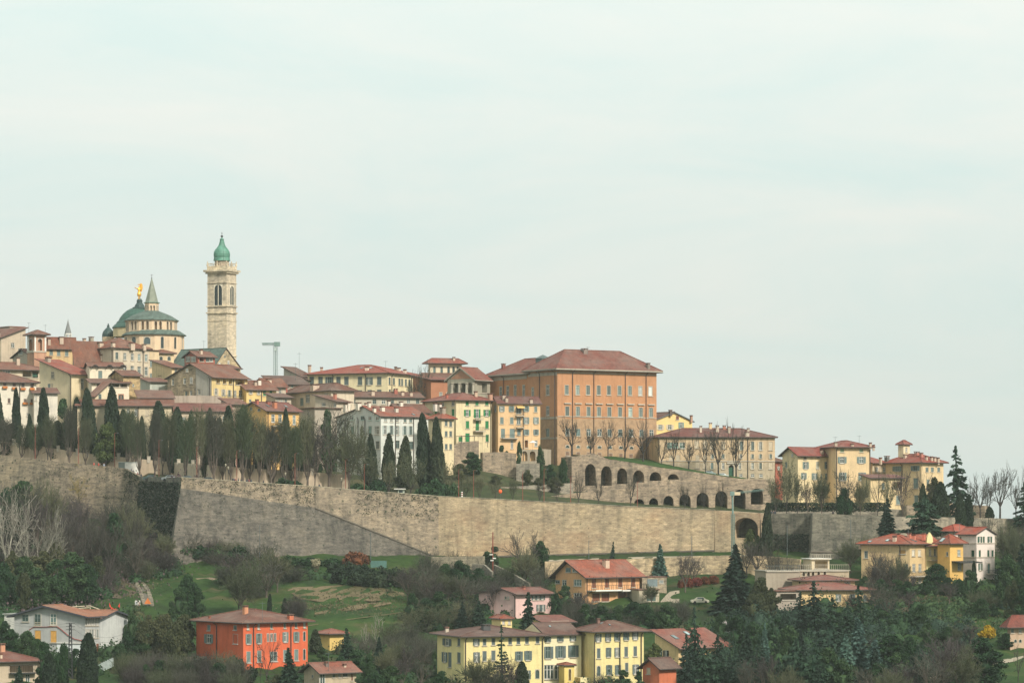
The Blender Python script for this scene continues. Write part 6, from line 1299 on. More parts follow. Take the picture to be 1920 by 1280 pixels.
def conifer(levels, per, Hh, R, droop, mat, size, expo=.8, sparse=0.0, pad=8, flatness=1.0, base=.08, name='spruce', width_fn=None, coref=.30):
    P_ = []; ups = []
    br = MB()
    for k in range(levels):
        t = base + (1 - base) * (k + .5 * rng.random()) / levels; z = t * Hh
        L0 = R * (width_fn(t) if width_fn else (1 - t) ** expo) + .12
        m = max(3, int(per * (1 - .4 * t))); ph = rng.random() * 6.28
        for j in range(m):
            if rng.random() < sparse: continue
            a = ph + 2 * math.pi * (j + .35 * rng.normal()) / m; L1 = L0 * (.72 + .38 * rng.random())
            ca, sa = math.cos(a), math.sin(a)
            tip = (L1 * ca, L1 * sa, z - droop * L1 * (.7 + .5 * rng.random()))
            br.beam((0, 0, z), tip, .05 + .012 * L1, .015, n=3, cap=False)
            nn = max(4, int(pad * L1))
            s = rng.random(nn) ** .7; wv = (rng.random(nn) - .5) * L1 * .55 * (1.05 - s * .7)
            hang = -(rng.random(nn)) * .45 * (.4 + L1 * .18) * flatness
            x = L1 * s * ca - wv * sa; y = L1 * s * sa + wv * ca; zz = z + (tip[2] - z) * s ** 1.3 + hang
            P_.append(np.stack([x, y, zz], 1)); ups.append(np.tile([ca * .8, sa * .8, -.35], (nn, 1)))
    nn = 60; tz = Hh * (.9 + .1 * rng.random(nn)); P_.append(np.stack([rng.normal(size=nn) * .1, rng.normal(size=nn) * .1, tz], 1)); ups.append(np.tile([0, 0, 1.], (nn, 1)))
    pts = np.concatenate(P_); up = np.concatenate(ups)
    ex = core([(max(.12, coref * R * (width_fn(t) if width_fn else (1 - t) ** expo)), t * Hh) for t in (base + .02, .25, .45, .65, .85, .97)], 8) if coref else None
    br.path([(0, 0, -1.5), (0, 0, Hh * .5), (0, 0, Hh)], [.3, .18, .04], 6)
    return br.mesh('trunk', BARKD), leaves_mesh('crown', pts, size, mat, up=up, elong=1.7, extra=ex)
for i in range(3): reg('spruce', *conifer(24, 9, 15, 3.4, .28, L_SPR, .55, .82, .04, 12), 15, 6.6)
for i in range(1): reg('blue_spruce', *conifer(22, 9, 12, 2.5, .15, L_BLU, .5, .85, .02, 14), 12, 5)
for i in range(2): reg('deodar', *conifer(20, 7, 20, 5.0, .30, L_CED, .6, .75, .22, 9, 1.6, .1, coref=.12), 20, 9.5)
reg('thin_cedar', *conifer(19, 6, 22, 5.2, -.10, L_CED, .55, 1, .30, 9, 1.5, .06, width_fn=lambda t: max(.1, (1 - t) ** 1.0 * (.75 + .5 * math.sin(t * 21) ** 2)), coref=.16), 22, 9.5)
for i in range(2): reg('broad_cedar', *conifer(11, 11, 11, 7.0, .06, L_CED, .75, 1, .06, 11, .55, .1, width_fn=lambda t: max(.08, (1 - t ** 2.2) * (.8 + .25 * math.sin(t * 40))), coref=.35), 11, 13.5)

def clumpy(nclump, rx, rz, zc_, cs, n, flat_top=False):
    out_ = []
    for k in range(nclump):
        v = rng.normal(size=3); v /= np.linalg.norm(v); q = rng.random() ** .45
        c = np.array([v[0] * rx * q, v[1] * rx * q, zc_ + v[2] * rz * q]); s = cs * (.6 + .8 * rng.random())
        m = int(n / nclump); w = rng.normal(size=(m, 3)); w /= np.linalg.norm(w, axis=1)[:, None]; w[:, 2] *= .75
        out_.append(c + w * s * (.75 + .3 * rng.random(m))[:, None])
    return np.concatenate(out_)
def ell_core(rx, rz, zc_, k=.62): return core([(rx * k * math.sin(th), zc_ - rz * k * math.cos(th)) for th in (.3, .8, 1.3, 1.8, 2.3, 2.85)], 9)
def mound(mat, H, R, n=7600, ncl=30, size=.36, core_k=.40, low=.04, bark=BARKD):
    """irregular leafy crown down to the ground: lobes of several sizes, gaps between them"""
    P_ = []; V = []; Fc = []
    for k in range(ncl):
        t = rng.random() ** .8; a = rng.random() * 6.28; env = (1 - (abs(t - .42) / .62) ** 2.2); q = R * max(.12, env) * (.45 + .55 * rng.random()) * .8
        c = np.array([q * math.cos(a), q * math.sin(a), H * (low + (.9 - low) * t)]); s = R * (.20 + .22 * rng.random()) * (1.1 - .35 * t)
        m = int(n / ncl); w = rng.normal(size=(m, 3)); w /= np.linalg.norm(w, axis=1)[:, None]; w[:, 2] = w[:, 2] * .8 + .1
        P_.append(c + w * s * (.6 + .5 * rng.random(m))[:, None])
        cv, cf = core([(s * .36 * math.sin(th), -s * .36 * math.cos(th)) for th in (.4, 1.2, 2.0, 2.8)], 5); b0 = len(V); V += [(x + c[0], y + c[1], z + c[2]) for x, y, z in cv]; Fc += [(i + b0, j + b0, l + b0) for i, j, l in cf]
    cv, cf = ell_core(R, H * .45, H * .45, core_k); b0 = len(V); V += cv; Fc += [(i + b0, j + b0, l + b0) for i, j, l in cf]
    m = MB(); m.path([(0, 0, -1), (.1, 0, H * .25), (0, .1, H * .7)], [.3, .24, .08], 6)
    for k in range(5):
        a = 1.26 * k; m.path([(0, 0, H * .2), (R * .3 * math.cos(a), R * .3 * math.sin(a), H * .42), (R * .7 * math.cos(a), R * .7 * math.sin(a), H * .6)], [.15, .1, .04], 4)
    return m.mesh('trunk', bark), leaves_mesh('crown', np.concatenate(P_), size, mat, extra=(V, Fc))
for i in range(5): reg('evergreen', *mound(L_EVG, 9 + i % 2 * 2, 3.4 + .5 * (i % 3), ncl=22 + 6 * i), 9 + i % 2 * 2, 7.4 + (i % 3))
for i in range(3): reg('olive_tree', *mound(L_OLV, 9, 3.8, ncl=26 + 8 * i, core_k=.45), 9, 8.0)
reg('spring_tree', *mound(L_LIME, 9, 3.3, n=6000, ncl=44, core_k=.3, low=.16), 9, 7.2)
def shrubm(mat, n=1700, size=.3, flat_=.8): 
    p = clumpy(22, 1.25, .75, .75, .55, n); p[:, 2] = np.abs(p[:, 2]); m = MB()
    for k in range(5): a = 1.26 * k; m.path([(0, 0, -.4), (.3 * math.cos(a), .3 * math.sin(a), .4), (.9 * math.cos(a), .9 * math.sin(a), .95)], [.06, .05, .02], 3)
    return m.mesh('stem', BARKD), leaves_mesh('crown', p, size, mat, extra=ell_core(1.5, 1.0, .72, .62))
for mt, kn in ((L_EVG, 'evergreen_shrub'), (L_OLV, 'olive_shrub'), (L_RED, 'red_shrub'), (L_YEL, 'yellow_shrub'), (L_CYP, 'dark_shrub'), (L_LIME, 'spring_shrub'), (L_BLO, 'blossom_shrub')):
    for i in range(2 if 'ever' in kn else 1): reg(kn, *shrubm(mt), 1.75, 3.3, 'shrub')

class Tw:
    """collects twigs as slim three-sided tapering sticks"""
    def __init__(s): s.a = []; s.b = []; s.r0 = []; s.r1 = []
    def add(s, a, b, r0, r1): s.a.append(a); s.b.append(b); s.r0.append(r0); s.r1.append(r1)
    def mesh(s, name, mat):
        A, B = np.array(s.a, float), np.array(s.b, float); d = B - A; d /= np.linalg.norm(d, axis=1)[:, None] + 1e-9
        ref = np.where(np.abs(d[:, 2:3]) > .9, [[1., 0, 0]], [[0, 0, 1.]]); u = np.cross(d, ref); u /= np.linalg.norm(u, axis=1)[:, None]; w = np.cross(d, u)
        V = np.empty((len(A), 6, 3)); r0 = np.array(s.r0)[:, None]; r1 = np.array(s.r1)[:, None]
        for k in range(3):
            c, sn = math.cos(2.094 * k), math.sin(2.094 * k); V[:, k] = A + (u * c + w * sn) * r0; V[:, 3 + k] = B + (u * c + w * sn) * r1
        I = np.arange(len(A))[:, None] * 6; Q = np.concatenate([I + [k, (k + 1) % 3, 3 + (k + 1) % 3, 3 + k] for k in range(3)], 1).reshape(-1, 4)
        me = bpy.data.meshes.new(name); me.vertices.add(V.size // 3); me.vertices.foreach_set('co', V.ravel()); me.loops.add(Q.size); me.loops.foreach_set('vertex_index', Q.ravel().astype(np.int32))
        me.polygons.add(len(Q)); me.polygons.foreach_set('loop_start', np.arange(0, Q.size, 4, dtype=np.int32)); me.polygons.foreach_set('loop_total', np.full(len(Q), 4, np.int32)); me.update(); me.materials.append(mat); return me
def rv(s=1.0): return Vector(rng.normal(size=3) * s)
def grow(thick, thin, p, d, ln, r, depth, up, spread, kids, rmin, shrink=.72):
    """one branch as 3 bent pieces, then its children"""
    q = p.copy(); dd = d.normalized(); tgt = thick if r > .055 else thin
    for k in range(3):
        dd = (dd + rv(.13) + Vector((0, 0, up))).normalized(); n = q + dd * (ln / 3); ra, rb = r * (1 - .17 * k), r * (1 - .17 * (k + 1))
        if tgt is thick: thick.beam(q, n, ra, rb, n=4, cap=False)
        else: thin.add(tuple(q), tuple(n), max(rmin, ra), max(rmin * .8, rb))
        if depth > 0:
            for _ in range(kids if k == 2 else max(1, kids - 1)):
                nd = (dd + rv(spread)).normalized(); grow(thick, thin, n, nd, ln * shrink * (.7 + .5 * rng.random()), max(rmin, r * .52), depth - 1, up, spread, kids, rmin, shrink)
        q = n
def bare(limbs, H, trunk_h, spread0, r0, depth=3, up=.10, spread=.42, kids=2, rmin=.022, mat=TW_G, bark=BARK, first=.42, leaf=None, nleaf=0, shrink=.66):
    thick, thin = MB(), Tw(); thick.path([(0, 0, -1.2), (.05, 0, trunk_h * .5), (0, .05, trunk_h)], [r0 * 1.25, r0, r0 * .9], 7)
    for k in range(limbs):
        a = 2 * math.pi * (k + .3 * rng.normal()) / limbs; d = Vector((math.cos(a) * spread0, math.sin(a) * spread0, 1)).normalized()
        grow(thick, thin, Vector((0, 0, trunk_h * (.8 + .2 * rng.random()))), d, (H - trunk_h) * first * (.85 + .3 * rng.random()), r0 * .55, depth, up, spread, kids, rmin, shrink)
    allp = np.array(thin.b); zmax = allp[:, 2].max()
    me2 = thin.mesh('crown', mat)
    wd = float(np.percentile(np.hypot(allp[:, 0], allp[:, 1]), 96)) * 2
    return thick.mesh('trunk', bark), me2, float(np.percentile(allp[:, 2], 99.5)), wd, allp
for i in range(3):
    r = bare(6, 11, 2.6, .75, .28, 3, .10, .40, 2, .036, TW_B, BARKD); reg('bare_lime', *r[:4])
def colbare(H, R, n, mat, bark, rt=.040, z0=.35):
    """upswept columnar winter crown: forked trunk, near vertical limbs and a dense broom of twigs"""
    th, tw = MB(), Tw(); th.path([(0, 0, -1.2), (.05, 0, H * .08), (0, .05, H * .16)], [.34, .27, .24], 7)
    for k in range(9):
        a = 6.28 * k / 9 + rng.normal() * .2; q = R * (.25 + .4 * rng.random()); tz = H * (.6 + .34 * rng.random())
        th.path([(0, 0, H * (.10 + .06 * rng.random())), (q * .7 * math.cos(a), q * .7 * math.sin(a), H * .26), (q * math.cos(a), q * math.sin(a), H * .45), (q * .8 * math.cos(a), q * .8 * math.sin(a), tz)], [.15, .11, .075, .03], 4)
    f = lambda t: min(1, (t - z0 + .09) / .16) ** .6 * max(0, 1 - t ** 3.2) ** .6
    for k in range(n):
        t = z0 + (.93 - z0) * rng.random() ** .85; a = rng.random() * 6.28; q = R * f(t) * (.3 + .7 * rng.random() ** .6); p = Vector((q * .82 * math.cos(a), q * .82 * math.sin(a), t * H)); d = Vector((math.cos(a) * .28, math.sin(a) * .28, 1)) + rv(.2)
        for s_ in range(3):
            d = (d + rv(.18)).normalized(); e = p + d * (.55 + .45 * rng.random()); tw.add(tuple(p), tuple(e), rt * (1.2 - .28 * s_), rt * (.95 - .28 * s_))
            if s_: tw.add(tuple(e), tuple(e + (d + rv(.45)).normalized() * .5), rt * .6, rt * .35)
            p = e
    return th.mesh('trunk', bark), tw.mesh('crown', mat), H, 2 * R
for i in range(4): reg('bare_poplar', *colbare(14, 2.1 + .2 * (i % 2), 430 + 110 * (i % 3), (TW_G, TW_O, TW_OL, TW_O)[i], BARK))
for i in range(3):
    r = bare(8, 12, 2.0, .6, .25, 3, .06, .46, 3 if i == 1 else 2, .040, (TW_G, TW_O, TW_M)[i], BARK, .40); reg('bare_dome', *r[:4])
for i in range(2):
    r = bare(6, 12, 1.2, .55, .2, 3, .05, .42, 2, .034, TW_P, BARKP, .42); reg('pale_bare', *r[:4])
r = bare(5, 8, 1.5, .8, .18, 3, .05, .45, 2, .03, TW_Y, BARK, .42); reg('yellow_bare', *r[:4])
r = bare(3, 8, 1.0, .35, .13, 2, .12, .3, 2, .05, TW_P, BARKP, .5); reg('white_snag', *r[:4])
r = bare(5, 11, 3.0, .65, .24, 2, .05, .45, 2, .04, TW_B, BARKD, .5); reg('pollard', *r[:4])
for i in range(2):
    r = bare(6, 9, 1.6, .6, .16, 3, .08, .42, 2, .024, TW_O, BARKD, .42)
    p = r[4][rng.integers(0, len(r[4]), 1500)] + rng.normal(size=(1500, 3)) * .18
    me = leaves_mesh('leaf', p, .22, L_BUD)
    # merge leaves into the twig mesh as a second material
    c = r[1]; nv = len(c.vertices)
    a = np.empty(nv * 3); c.vertices.foreach_get('co', a); b = np.empty(len(me.vertices) * 3); me.vertices.foreach_get('co', b)
    fa = [tuple(pp.vertices) for pp in c.polygons]; fb = [tuple(x + nv for x in pp.vertices) for pp in me.polygons]
    mm = bpy.data.meshes.new('crown'); mm.from_pydata(np.concatenate([a, b]).reshape(-1, 3).tolist(), [], fa + fb); mm.materials.append(TW_O); mm.materials.append(L_BUD)
    mm.polygons.foreach_set('material_index', [0] * len(fa) + [1] * len(fb)); reg('budding_tree', r[0], mm, r[2], r[3])
print('TREES', {k: [(len(v[1].polygons), round(v[2], 1), round(v[3], 1)) for v in q] for k, q in PROTO.items()})
def brush(mat, n=420, H=3.2, R=2.6, rmin=.02):
    t = Tw(); m = MB()
    for k in range(6): a = k * 1.05; m.path([(0, 0, -.6), (.4 * math.cos(a), .4 * math.sin(a), .8), (1.1 * math.cos(a), 1.1 * math.sin(a), 1.9)], [.06, .05, .025], 3)
    for k in range(n):
        a = rng.random() * 6.28; q = R * rng.random() ** .6 * .6; b = Vector((q * math.cos(a), q * math.sin(a), rng.random() * H * .35)); p = b
        d = Vector((math.cos(a) * .5, math.sin(a) * .5, 1)) + rv(.35)
        for s in range(3):
            d = (d + rv(.3)).normalized(); nx = p + d * (H * .26 * (.6 + .6 * rng.random())); t.add(tuple(p), tuple(nx), rmin * (1.3 - .2 * s), rmin * (1.1 - .25 * s)); p = nx
            if s: e = p + (d + rv(.6)).normalized() * .55; t.add(tuple(p), tuple(e), rmin, rmin * .6)
    return m.mesh('stem', BARK), t.mesh('crown', mat), H, 2 * R
for mt in (TW_G, TW_M, TW_O): reg('bare_shrub', *brush(mt), 'shrub')
reg('mauve_shrub', *brush(TW_M), 'shrub'); reg('grey_shrub', *brush(TW_G), 'shrub')

ORD = 'first second third fourth fifth sixth seventh eighth ninth tenth eleventh twelfth thirteenth fourteenth fifteenth sixteenth seventeenth eighteenth nineteenth twentieth'.split()
NAMES = {'cypress': 'cypress_tree', 'dull_cypress': 'cypress_tree', 'spruce': 'spruce_tree', 'blue_spruce': 'spruce_tree', 'deodar': 'cedar_tree', 'thin_cedar': 'cedar_tree', 'broad_cedar': 'cedar_tree', 'evergreen': 'evergreen_tree', 'olive_tree': 'evergreen_tree',
         'spring_tree': 'leafing_tree', 'bare_lime': 'bare_tree', 'bare_poplar': 'bare_tree', 'bare_dome': 'bare_tree', 'pale_bare': 'bare_tree', 'yellow_bare': 'bare_tree', 'white_snag': 'bare_tree', 'pollard': 'bare_tree', 'budding_tree': 'budding_tree',
         'bare_shrub': 'bare_shrub', 'mauve_shrub': 'bare_shrub', 'grey_shrub': 'bare_shrub'}
USE = {}
def T(kind, px, top, label, Y=None, b=None, w=None, group=None, bz=None):
    """a plant: column px, row of its top, distance Y (or the row b where its foot shows on the slope), width w in photo pixels"""
    if Y is None: Y = Yb(px, b)
    var = PROTO[kind]; i = USE.get(kind, 0); USE[kind] = i + 1; tr, cr_, H, Wd, cat = var[i % len(var)]
    z = gz(px, Y) if bz is None else Z_(bz, Y)
    ht = max(.6, Z_(top, Y) - z); sz = ht / H; sx = (w * Y / F / Wd) if w else sz
    # keep the foot on the ground: the root scales the prototype
    r = bpy.data.objects.new(NAMES.get(kind, kind if cat == 'shrub' else kind), None); r.empty_display_size = .4; COL.objects.link(r)
    r.location = (X_(px, Y), Y, z); tl = .028 if cat == 'tree' else 0; sx *= 1 + .22 * (random.random() - .5); r.rotation_euler = (random.gauss(0, tl), random.gauss(0, tl), random.random() * 6.28); r.scale = (sx, sx * (.88 + .24 * random.random()), sz)
    tag(r, label, cat, group)
    for nm, me in (('stem' if cat == 'shrub' else 'trunk', tr), ('crown', cr_)):
        o = bpy.data.objects.new(nm, me); COL.objects.link(o); o.parent = r
    return r
def row(kind, spots, lab, Y=None, group=None, **kw):
    """spots: (px, top[, w]); lab has {} for the ordinal"""
    for i, s in enumerate(spots):
        yy = Y(s[0]) if callable(Y) else Y
        T(kind if isinstance(kind, str) else kind[i % len(kind)], s[0], s[1], lab.format(ORD[i]), Y=yy, w=s[2] if len(s) > 2 else None, group=group, **kw)
# ---------------------------------------------------------------- planting
pr = lambda d: (lambda px: Yw(px) + d)
G_ = 'cypresses behind the rampart road'
for px, top, w, lab in ((-2, 722, 24, 'dark cypress at the very edge beside the white house with orange flower boxes'), (32, 730, 19, 'slim dark cypress in front of the orange flower boxes'), (56, 778, 12, 'short cypress between two tall ones below the flower box house'), (83, 730, 22, 'tall clipped cypress with flat top right of the white annex'),
    (172, 731, 27, 'pointed dark cypress in front of the shaded loggia house'), (211, 728, 33, 'broad dark cypress hiding the arched loggia window'), (240, 770, 15, 'thin cypress beside the long low cream house window')):
    T('cypress', px, top, lab, Y=max(Yw(px) + 13, gwY(px) + 4), w=w, group=G_)
T('evergreen', 124, 735, 'wide dark evergreen in front of the steep one sided red roof', Y=gwY(124) + 6, w=54)
T('cypress', 143, 748, 'dark cypress pressed against the wide evergreen', Y=gwY(143) + 5, w=26, group=G_)
T('spring_tree', 197, 783, 'bright yellow green leafing tree on the rampart road', Y=gwY(197) - 2, w=56)
for px, top, w, lab in ((268, 782, 15, 'narrow greyish cypress in front of the long low house end'), (298, 754, 29, 'tall double topped cypress at the end of the long low house'), (331, 766, 24, 'dark cypress below the stone gabled house'), (357, 772, 20, 'cypress under the dusty brown roof'), (427, 764, 26, 'dark cypress between the stone shed and orange house'), (456, 762, 22, 'slim cypress left of the ivy clad orange house gable'), (537, 768, 17, 'short clipped cypress in front of the orange house window'), (566, 790, 24, 'dark cypress just right of the orange house')):
    T('cypress', px, top, lab, Y=gwY(px) + 4, w=w, group=G_)
for px, top, w, lab in ((22, 795, 40, 'olive brown cypress mass at the foot of the flower box house'), (110, 790, 40, 'dull olive cypress under the wide evergreen'), (229, 770, 24, 'olive cypress right of the broad dark one'), (390, 768, 30, 'dull olive cypress in front of the dusty brown roof'), (410, 785, 26, 'olive cypress left of the stone shed'), (490, 800, 30, 'olive cypress before the ivy clad gable'), (697, 815, 22, 'green tipped cypress in front of the mint house corner'), (728, 814, 24, 'slender grey green cypress before the white house face'), (757, 819, 26, 'brownish cypress right of the slender grey green one'), (580, 800, 34, 'olive cypress beside the grey leafless dome tree')):
    T('dull_cypress', px, top, lab, Y=(gwY(px) + 3 if px < 660 else 824), w=w, group=G_)
T('cypress', 798, 777, 'tallest dark green cypress in front of the narrow cream house', Y=829, w=26, group='paired cypresses by the cream house'); T('dull_cypress', 822, 785, 'tall mid green cypress against the narrow cream house', Y=827, w=26, group='paired cypresses by the cream house')
T('evergreen', 612, 764, 'rounded dark evergreen below the small grey house', Y=846, w=44)
# bare poplars of the rampart avenue
sp = [(8, 790, 34), (40, 800, 30), (66, 800, 30), (95, 785, 34), (130, 770, 30), (160, 790, 26), (238, 775, 26), (262, 790, 26), (290, 778, 28), (318, 780, 30), (346, 790, 26), (372, 772, 30), (401, 780, 40), (433, 792, 30), (455, 770, 40), (486, 790, 32), (508, 804, 40), (533, 794, 30), (556, 806, 34), (577, 788, 40)]
row('bare_poplar', sp, '{} bare grey poplar of the rampart avenue, counted from the flower box house', Y=lambda px: Yw(px) + 7, group='bare poplars along the rampart avenue')
sp = [(252, 800, 24), (305, 792, 24), (384, 786, 28), (418, 805, 32), (468, 792, 30), (512, 812, 30), (548, 806, 34)]
row('bare_poplar', sp, '{} slim leafless tree of the rear avenue row before the garden wall', Y=lambda px: gwY(px) - 1.5, group='rear row of leafless avenue trees')
T('bare_dome', 617, 764, 'large rounded grey leafless tree left of the mint house', Y=Yw(617) + 10, w=112); T('bare_dome', 655, 795, 'grey leafless tree overlapping the mint house corner', Y=Yw(655) + 7, w=66); T('bare_dome', 590, 790, 'grey leafless tree overlapping the orange house', Y=Yw(590) + 6, w=60)
T('pollard', 90, 795, 'dark forked pollard tree standing before the cream boundary wall', Y=gwY(90) - 4, w=44)
for px, top, w, lab in ((770, 850, 62, 'budding grey tree by the pale kiosk'), (730, 862, 44, 'thin budding tree left of the pale kiosk'), (690, 850, 50, 'brown leafless tree above the rampart left of the kiosk'), (840, 862, 40, 'small budding tree right of the paired cypresses'), (872, 888, 40, 'small round budding tree beside the striped bollard'), (900, 890, 36, 'budding street tree left of the orange balloon'), (929, 895, 30, 'budding street tree beside the orange balloon'), (962, 893, 34, 'budding street tree between red lamp posts')):
    T('budding_tree', px, top, lab, Y=Yw(px) + 9, w=w, group='street trees behind the rampart')
for px, top, w, lab in ((1085, 878, 34, 'slim leafless tree in front of the first upper arch'), (1122, 893, 22, 'thin leafless sapling below the upper arcade'), (1182, 886, 34, 'leafless street tree beside the first lower arch'), (1012, 900, 20, 'thin sapling at the start of the ramp'), (1045, 898, 20, 'thin sapling halfway up the ramp'), (1284, 905, 24, 'thin leafless tree in front of the fourth lower arch'), (1320, 905, 24, 'thin leafless tree before the fifth lower arch'), (1352, 900, 20, 'thin leafless tree before the sixth lower arch')):
    T('bare_lime', px, top, lab, Y=Yw(px) + 8, w=w, group='leafless street trees along the ramp')
# lawn of the palace
for i, (px, top, w, bz) in enumerate(((1072, 782, 44, 853), (1107, 795, 46, 856), (1140, 786, 42, 860), (1171, 797, 38, 864), (1206, 785, 54, 868))):
    T('bare_lime', px, top, '{} leafless lime on the palace lawn counted from the ruined arcade end'.format(ORD[i]), Y=871 + i * 1.2, w=w, bz=bz, group='leafless limes on the palace lawn')
for i, (px, top, w, bz) in enumerate(((1240, 820, 30, 878), (1263, 808, 40, 880), (1291, 812, 48, 884), (1323, 812, 38, 888), (1347, 800, 44, 892), (1380, 790, 62, 899))):
    T('bare_lime', px, top, '{} leafless lime before the long tan house, counted from the palace corner'.format(ORD[i]), Y=876, w=w, bz=bz, group='leafless limes before the long tan house')
T('bare_dome', 785, 683, 'leafless tree top showing between yellow palace and roof tower', Y=925, w=44)
# promenade on the plateau to the right
for px, top, w, kind, lab in ((1475, 862, 46, 'budding_tree', 'tall budding tree before the grey gable of the pale yellow house'), (1495, 885, 44, 'budding_tree', 'greenish budding tree at the corner of the pale yellow house'), (1540, 885, 44, 'bare_dome', 'leafless tree in front of the pale yellow house'), (1515, 905, 34, 'bare_dome', 'low leafless tree by the promenade hedge'), (1585, 878, 52, 'bare_dome', 'leafless tree in front of the tall block beside the pale yellow house'),
    (1584, 914, 44, 'evergreen', 'dark rounded evergreen below the leafless tree on the promenade'), (1613, 895, 40, 'bare_dome', 'leafless tree between the tall block and the low annex'), (1645, 880, 40, 'pollard', 'tall thin pollard in front of the low annex'), (1664, 888, 34, 'budding_tree', 'slim budding tree before the annex window'), (1692, 878, 46, 'bare_dome', 'spindly leafless tree before the turret villa'), (1733, 868, 40, 'pollard', 'dark bare limbs before the turret villa corner'), (1455, 890, 40, 'budding_tree', 'budding tree at the end of the lower arcade')):
    T(kind, px, top, lab, Y=Yw(px) + 14, w=w, group='trees on the promenade')
T('spruce', 1663, 934, 'dense dark conifer in front of the low annex on the promenade edge', Y=766, w=42, bz=1010); T('broad_cedar', 1732, 930, 'broad spreading cedar with flat tiers above the yellow villa', Y=762, w=104, bz=1010); T('deodar', 1797, 838, 'tallest ragged cedar against the sky right of the turret villa', Y=806, w=78, bz=985)
T('cypress', 1803, 928, 'tall clipped cypress of the pair above the white villa', Y=779, w=20, bz=1000); T('cypress', 1815, 930, 'clipped cypress closest to the brown terrace wall', Y=780, w=19, bz=1000)
T('olive_tree', 1756, 892, 'drooping dark evergreen between turret villa and tall cedar', Y=812, w=60, bz=1000); T('dull_cypress', 1731, 908, 'slim dark cypress in front of the turret villa corner', Y=795, w=18, bz=1000); T('cypress', 1764, 905, 'bushy cypress column behind the broad cedar', Y=800, w=36, bz=1000)
for px, top, w, lab in ((1838, 888, 46, 'leafless tree right of the tall cedar'), (1875, 872, 50, 'dark vase shaped leafless tree on the skyline'), (1905, 890, 40, 'pale leafless tree at the skyline edge'), (1822, 905, 36, 'thin leafless tree close to the tall cedar'), (1855, 900, 34, 'thin leafless tree in front of the vase shaped one'), (1925, 880, 40, 'leafless tree cut by the frame edge')):
    T('bare_lime', px, top, lab, Y=812, w=w, bz=972, group='leafless skyline trees'); 
T('deodar', 1922, 905, 'conifer branches entering at the skyline edge', Y=796, w=60, bz=990); T('cypress', 1856, 950, 'little dark conifer on the brown terrace', Y=806, w=16, bz=975)
# gardens under the apartment houses
for px, top, w, kind, Y, lab in ((885, 845, 46, 'evergreen', 846, 'rounded green shrub mass under the green shuttered house'), (862, 868, 40, 'olive_tree', 842, 'olive bush left of the creeper terrace'), (900, 833, 12, 'evergreen', 868, 'small climbing evergreen at the green shuttered house'), (944, 830, 24, 'evergreen', 862, 'garden bush beside the peach house wall'), (973, 825, 14, 'evergreen', 858, 'potted evergreen on the peach house terrace'), (1016, 834, 18, 'evergreen', 858, 'evergreen at the end of the arcade terrace'), (1030, 868, 34, 'evergreen', 846, 'green bush below the arcade terrace'), (1058, 858, 26, 'evergreen', 850, 'tall dark evergreen shrub at the ruined arcade end'), (990, 880, 30, 'olive_tree', 842, 'olive green bush in the vegetable terrace'), (930, 890, 30, 'olive_tree', 838, 'round olive bush by the orange balloon wall'), (1040, 893, 34, 'olive_tree', 842, 'low bush left of the upper arcade'), (1010, 895, 30, 'olive_tree', 841, 'scrubby bush above the ramp start')):
    T(kind, px, top, lab, Y=Y, w=w, group='garden bushes below the apartment houses')
for px, top, w, lab in ((672, 905, 40, 'dark hedge bush left of the kiosk'), (705, 900, 46, 'green hedge bush behind the kiosk road'), (800, 905, 50, 'dark bush under the paired cypresses'), (823, 900, 44, 'bush right of the kiosk lawn'), (850, 905, 40, 'green corner bush beside the terrace wall'), (535, 897, 40, 'low hedge bush in front of the cream wall'), (555, 900, 30, 'hedge bush at the cream wall end')):
    T('evergreen_shrub', px, top, lab, Y=Yw(px) + 7, w=w, group='hedge bushes behind the rampart')
_p = [(X_(x_, 816) + rng.normal() * .3, 816 + rng.normal() * .6, Z_(958 - 16 * rng.random(), 816)) for x_ in rng.random(5200) * 225 + 1438]; tag(link('hedge', leaves_mesh('hedge', np.array(_p), .42, L_CYP)), 'long clipped dark green hedge along the promenade wall', 'hedge')

# ---- lower slope: the wood at the left
def band(kind, lst, lab, group, **kw):
    for i, (px, top, b, w) in enumerate(lst): T(kind if isinstance(kind, str) else kind[i % len(kind)], px, top, lab.format(ORD[i]), b=b, w=w, group=group, **kw)
band('bare_dome', [(40, 905, 1040, 90), (95, 900, 1030, 80), (150, 935, 1045, 80), (215, 935, 1050, 80), (255, 945, 1055, 70), (130, 960, 1075, 80), (180, 980, 1078, 80), (230, 985, 1075, 76), (275, 1005, 1075, 60), (255, 1000, 1090, 60), (312, 1000, 1062, 50), (70, 930, 1060, 80)], '{} bare tree of the mauve grey wood under the ivy bastion', 'leafless wood below the bastion')
band('bare_lime', [(175, 955, 1085, 70), (205, 975, 1095, 60), (150, 985, 1095, 60), (110, 965, 1085, 70), (245, 960, 1075, 64)], '{} dark stemmed bare tree in the wood below the bastion', 'leafless wood below the bastion')
band('pale_bare', [(14, 895, 1085, 110), (60, 945, 1105, 100), (100, 960, 1100, 70), (-25, 900, 1090, 90)], '{} pale branched bare tree at the edge of the wood', 'pale branched trees')
band('yellow_bare', [(150, 862, 960, 66)], '{} yellow twigged bare tree growing on the sunny rampart face', None)
T('evergreen', 40, 890, 'dark rounded evergreen crown above the pale branched trees', Y=775, w=76); T('evergreen', 222, 958, 'dark round topped pine in the middle of the bare wood', b=1080, w=68); T('evergreen', 15, 915, 'dark evergreen at the frame edge beside the rampart', Y=770, w=60)
band('evergreen', [(135, 1030, 1130, 80), (165, 1055, 1130, 60), (105, 1040, 1135, 60), (40, 1040, 1130, 70), (10, 1055, 1140, 60), (70, 1060, 1140, 60)], '{} dark evergreen behind the grey renovated house', 'evergreens behind the grey house')
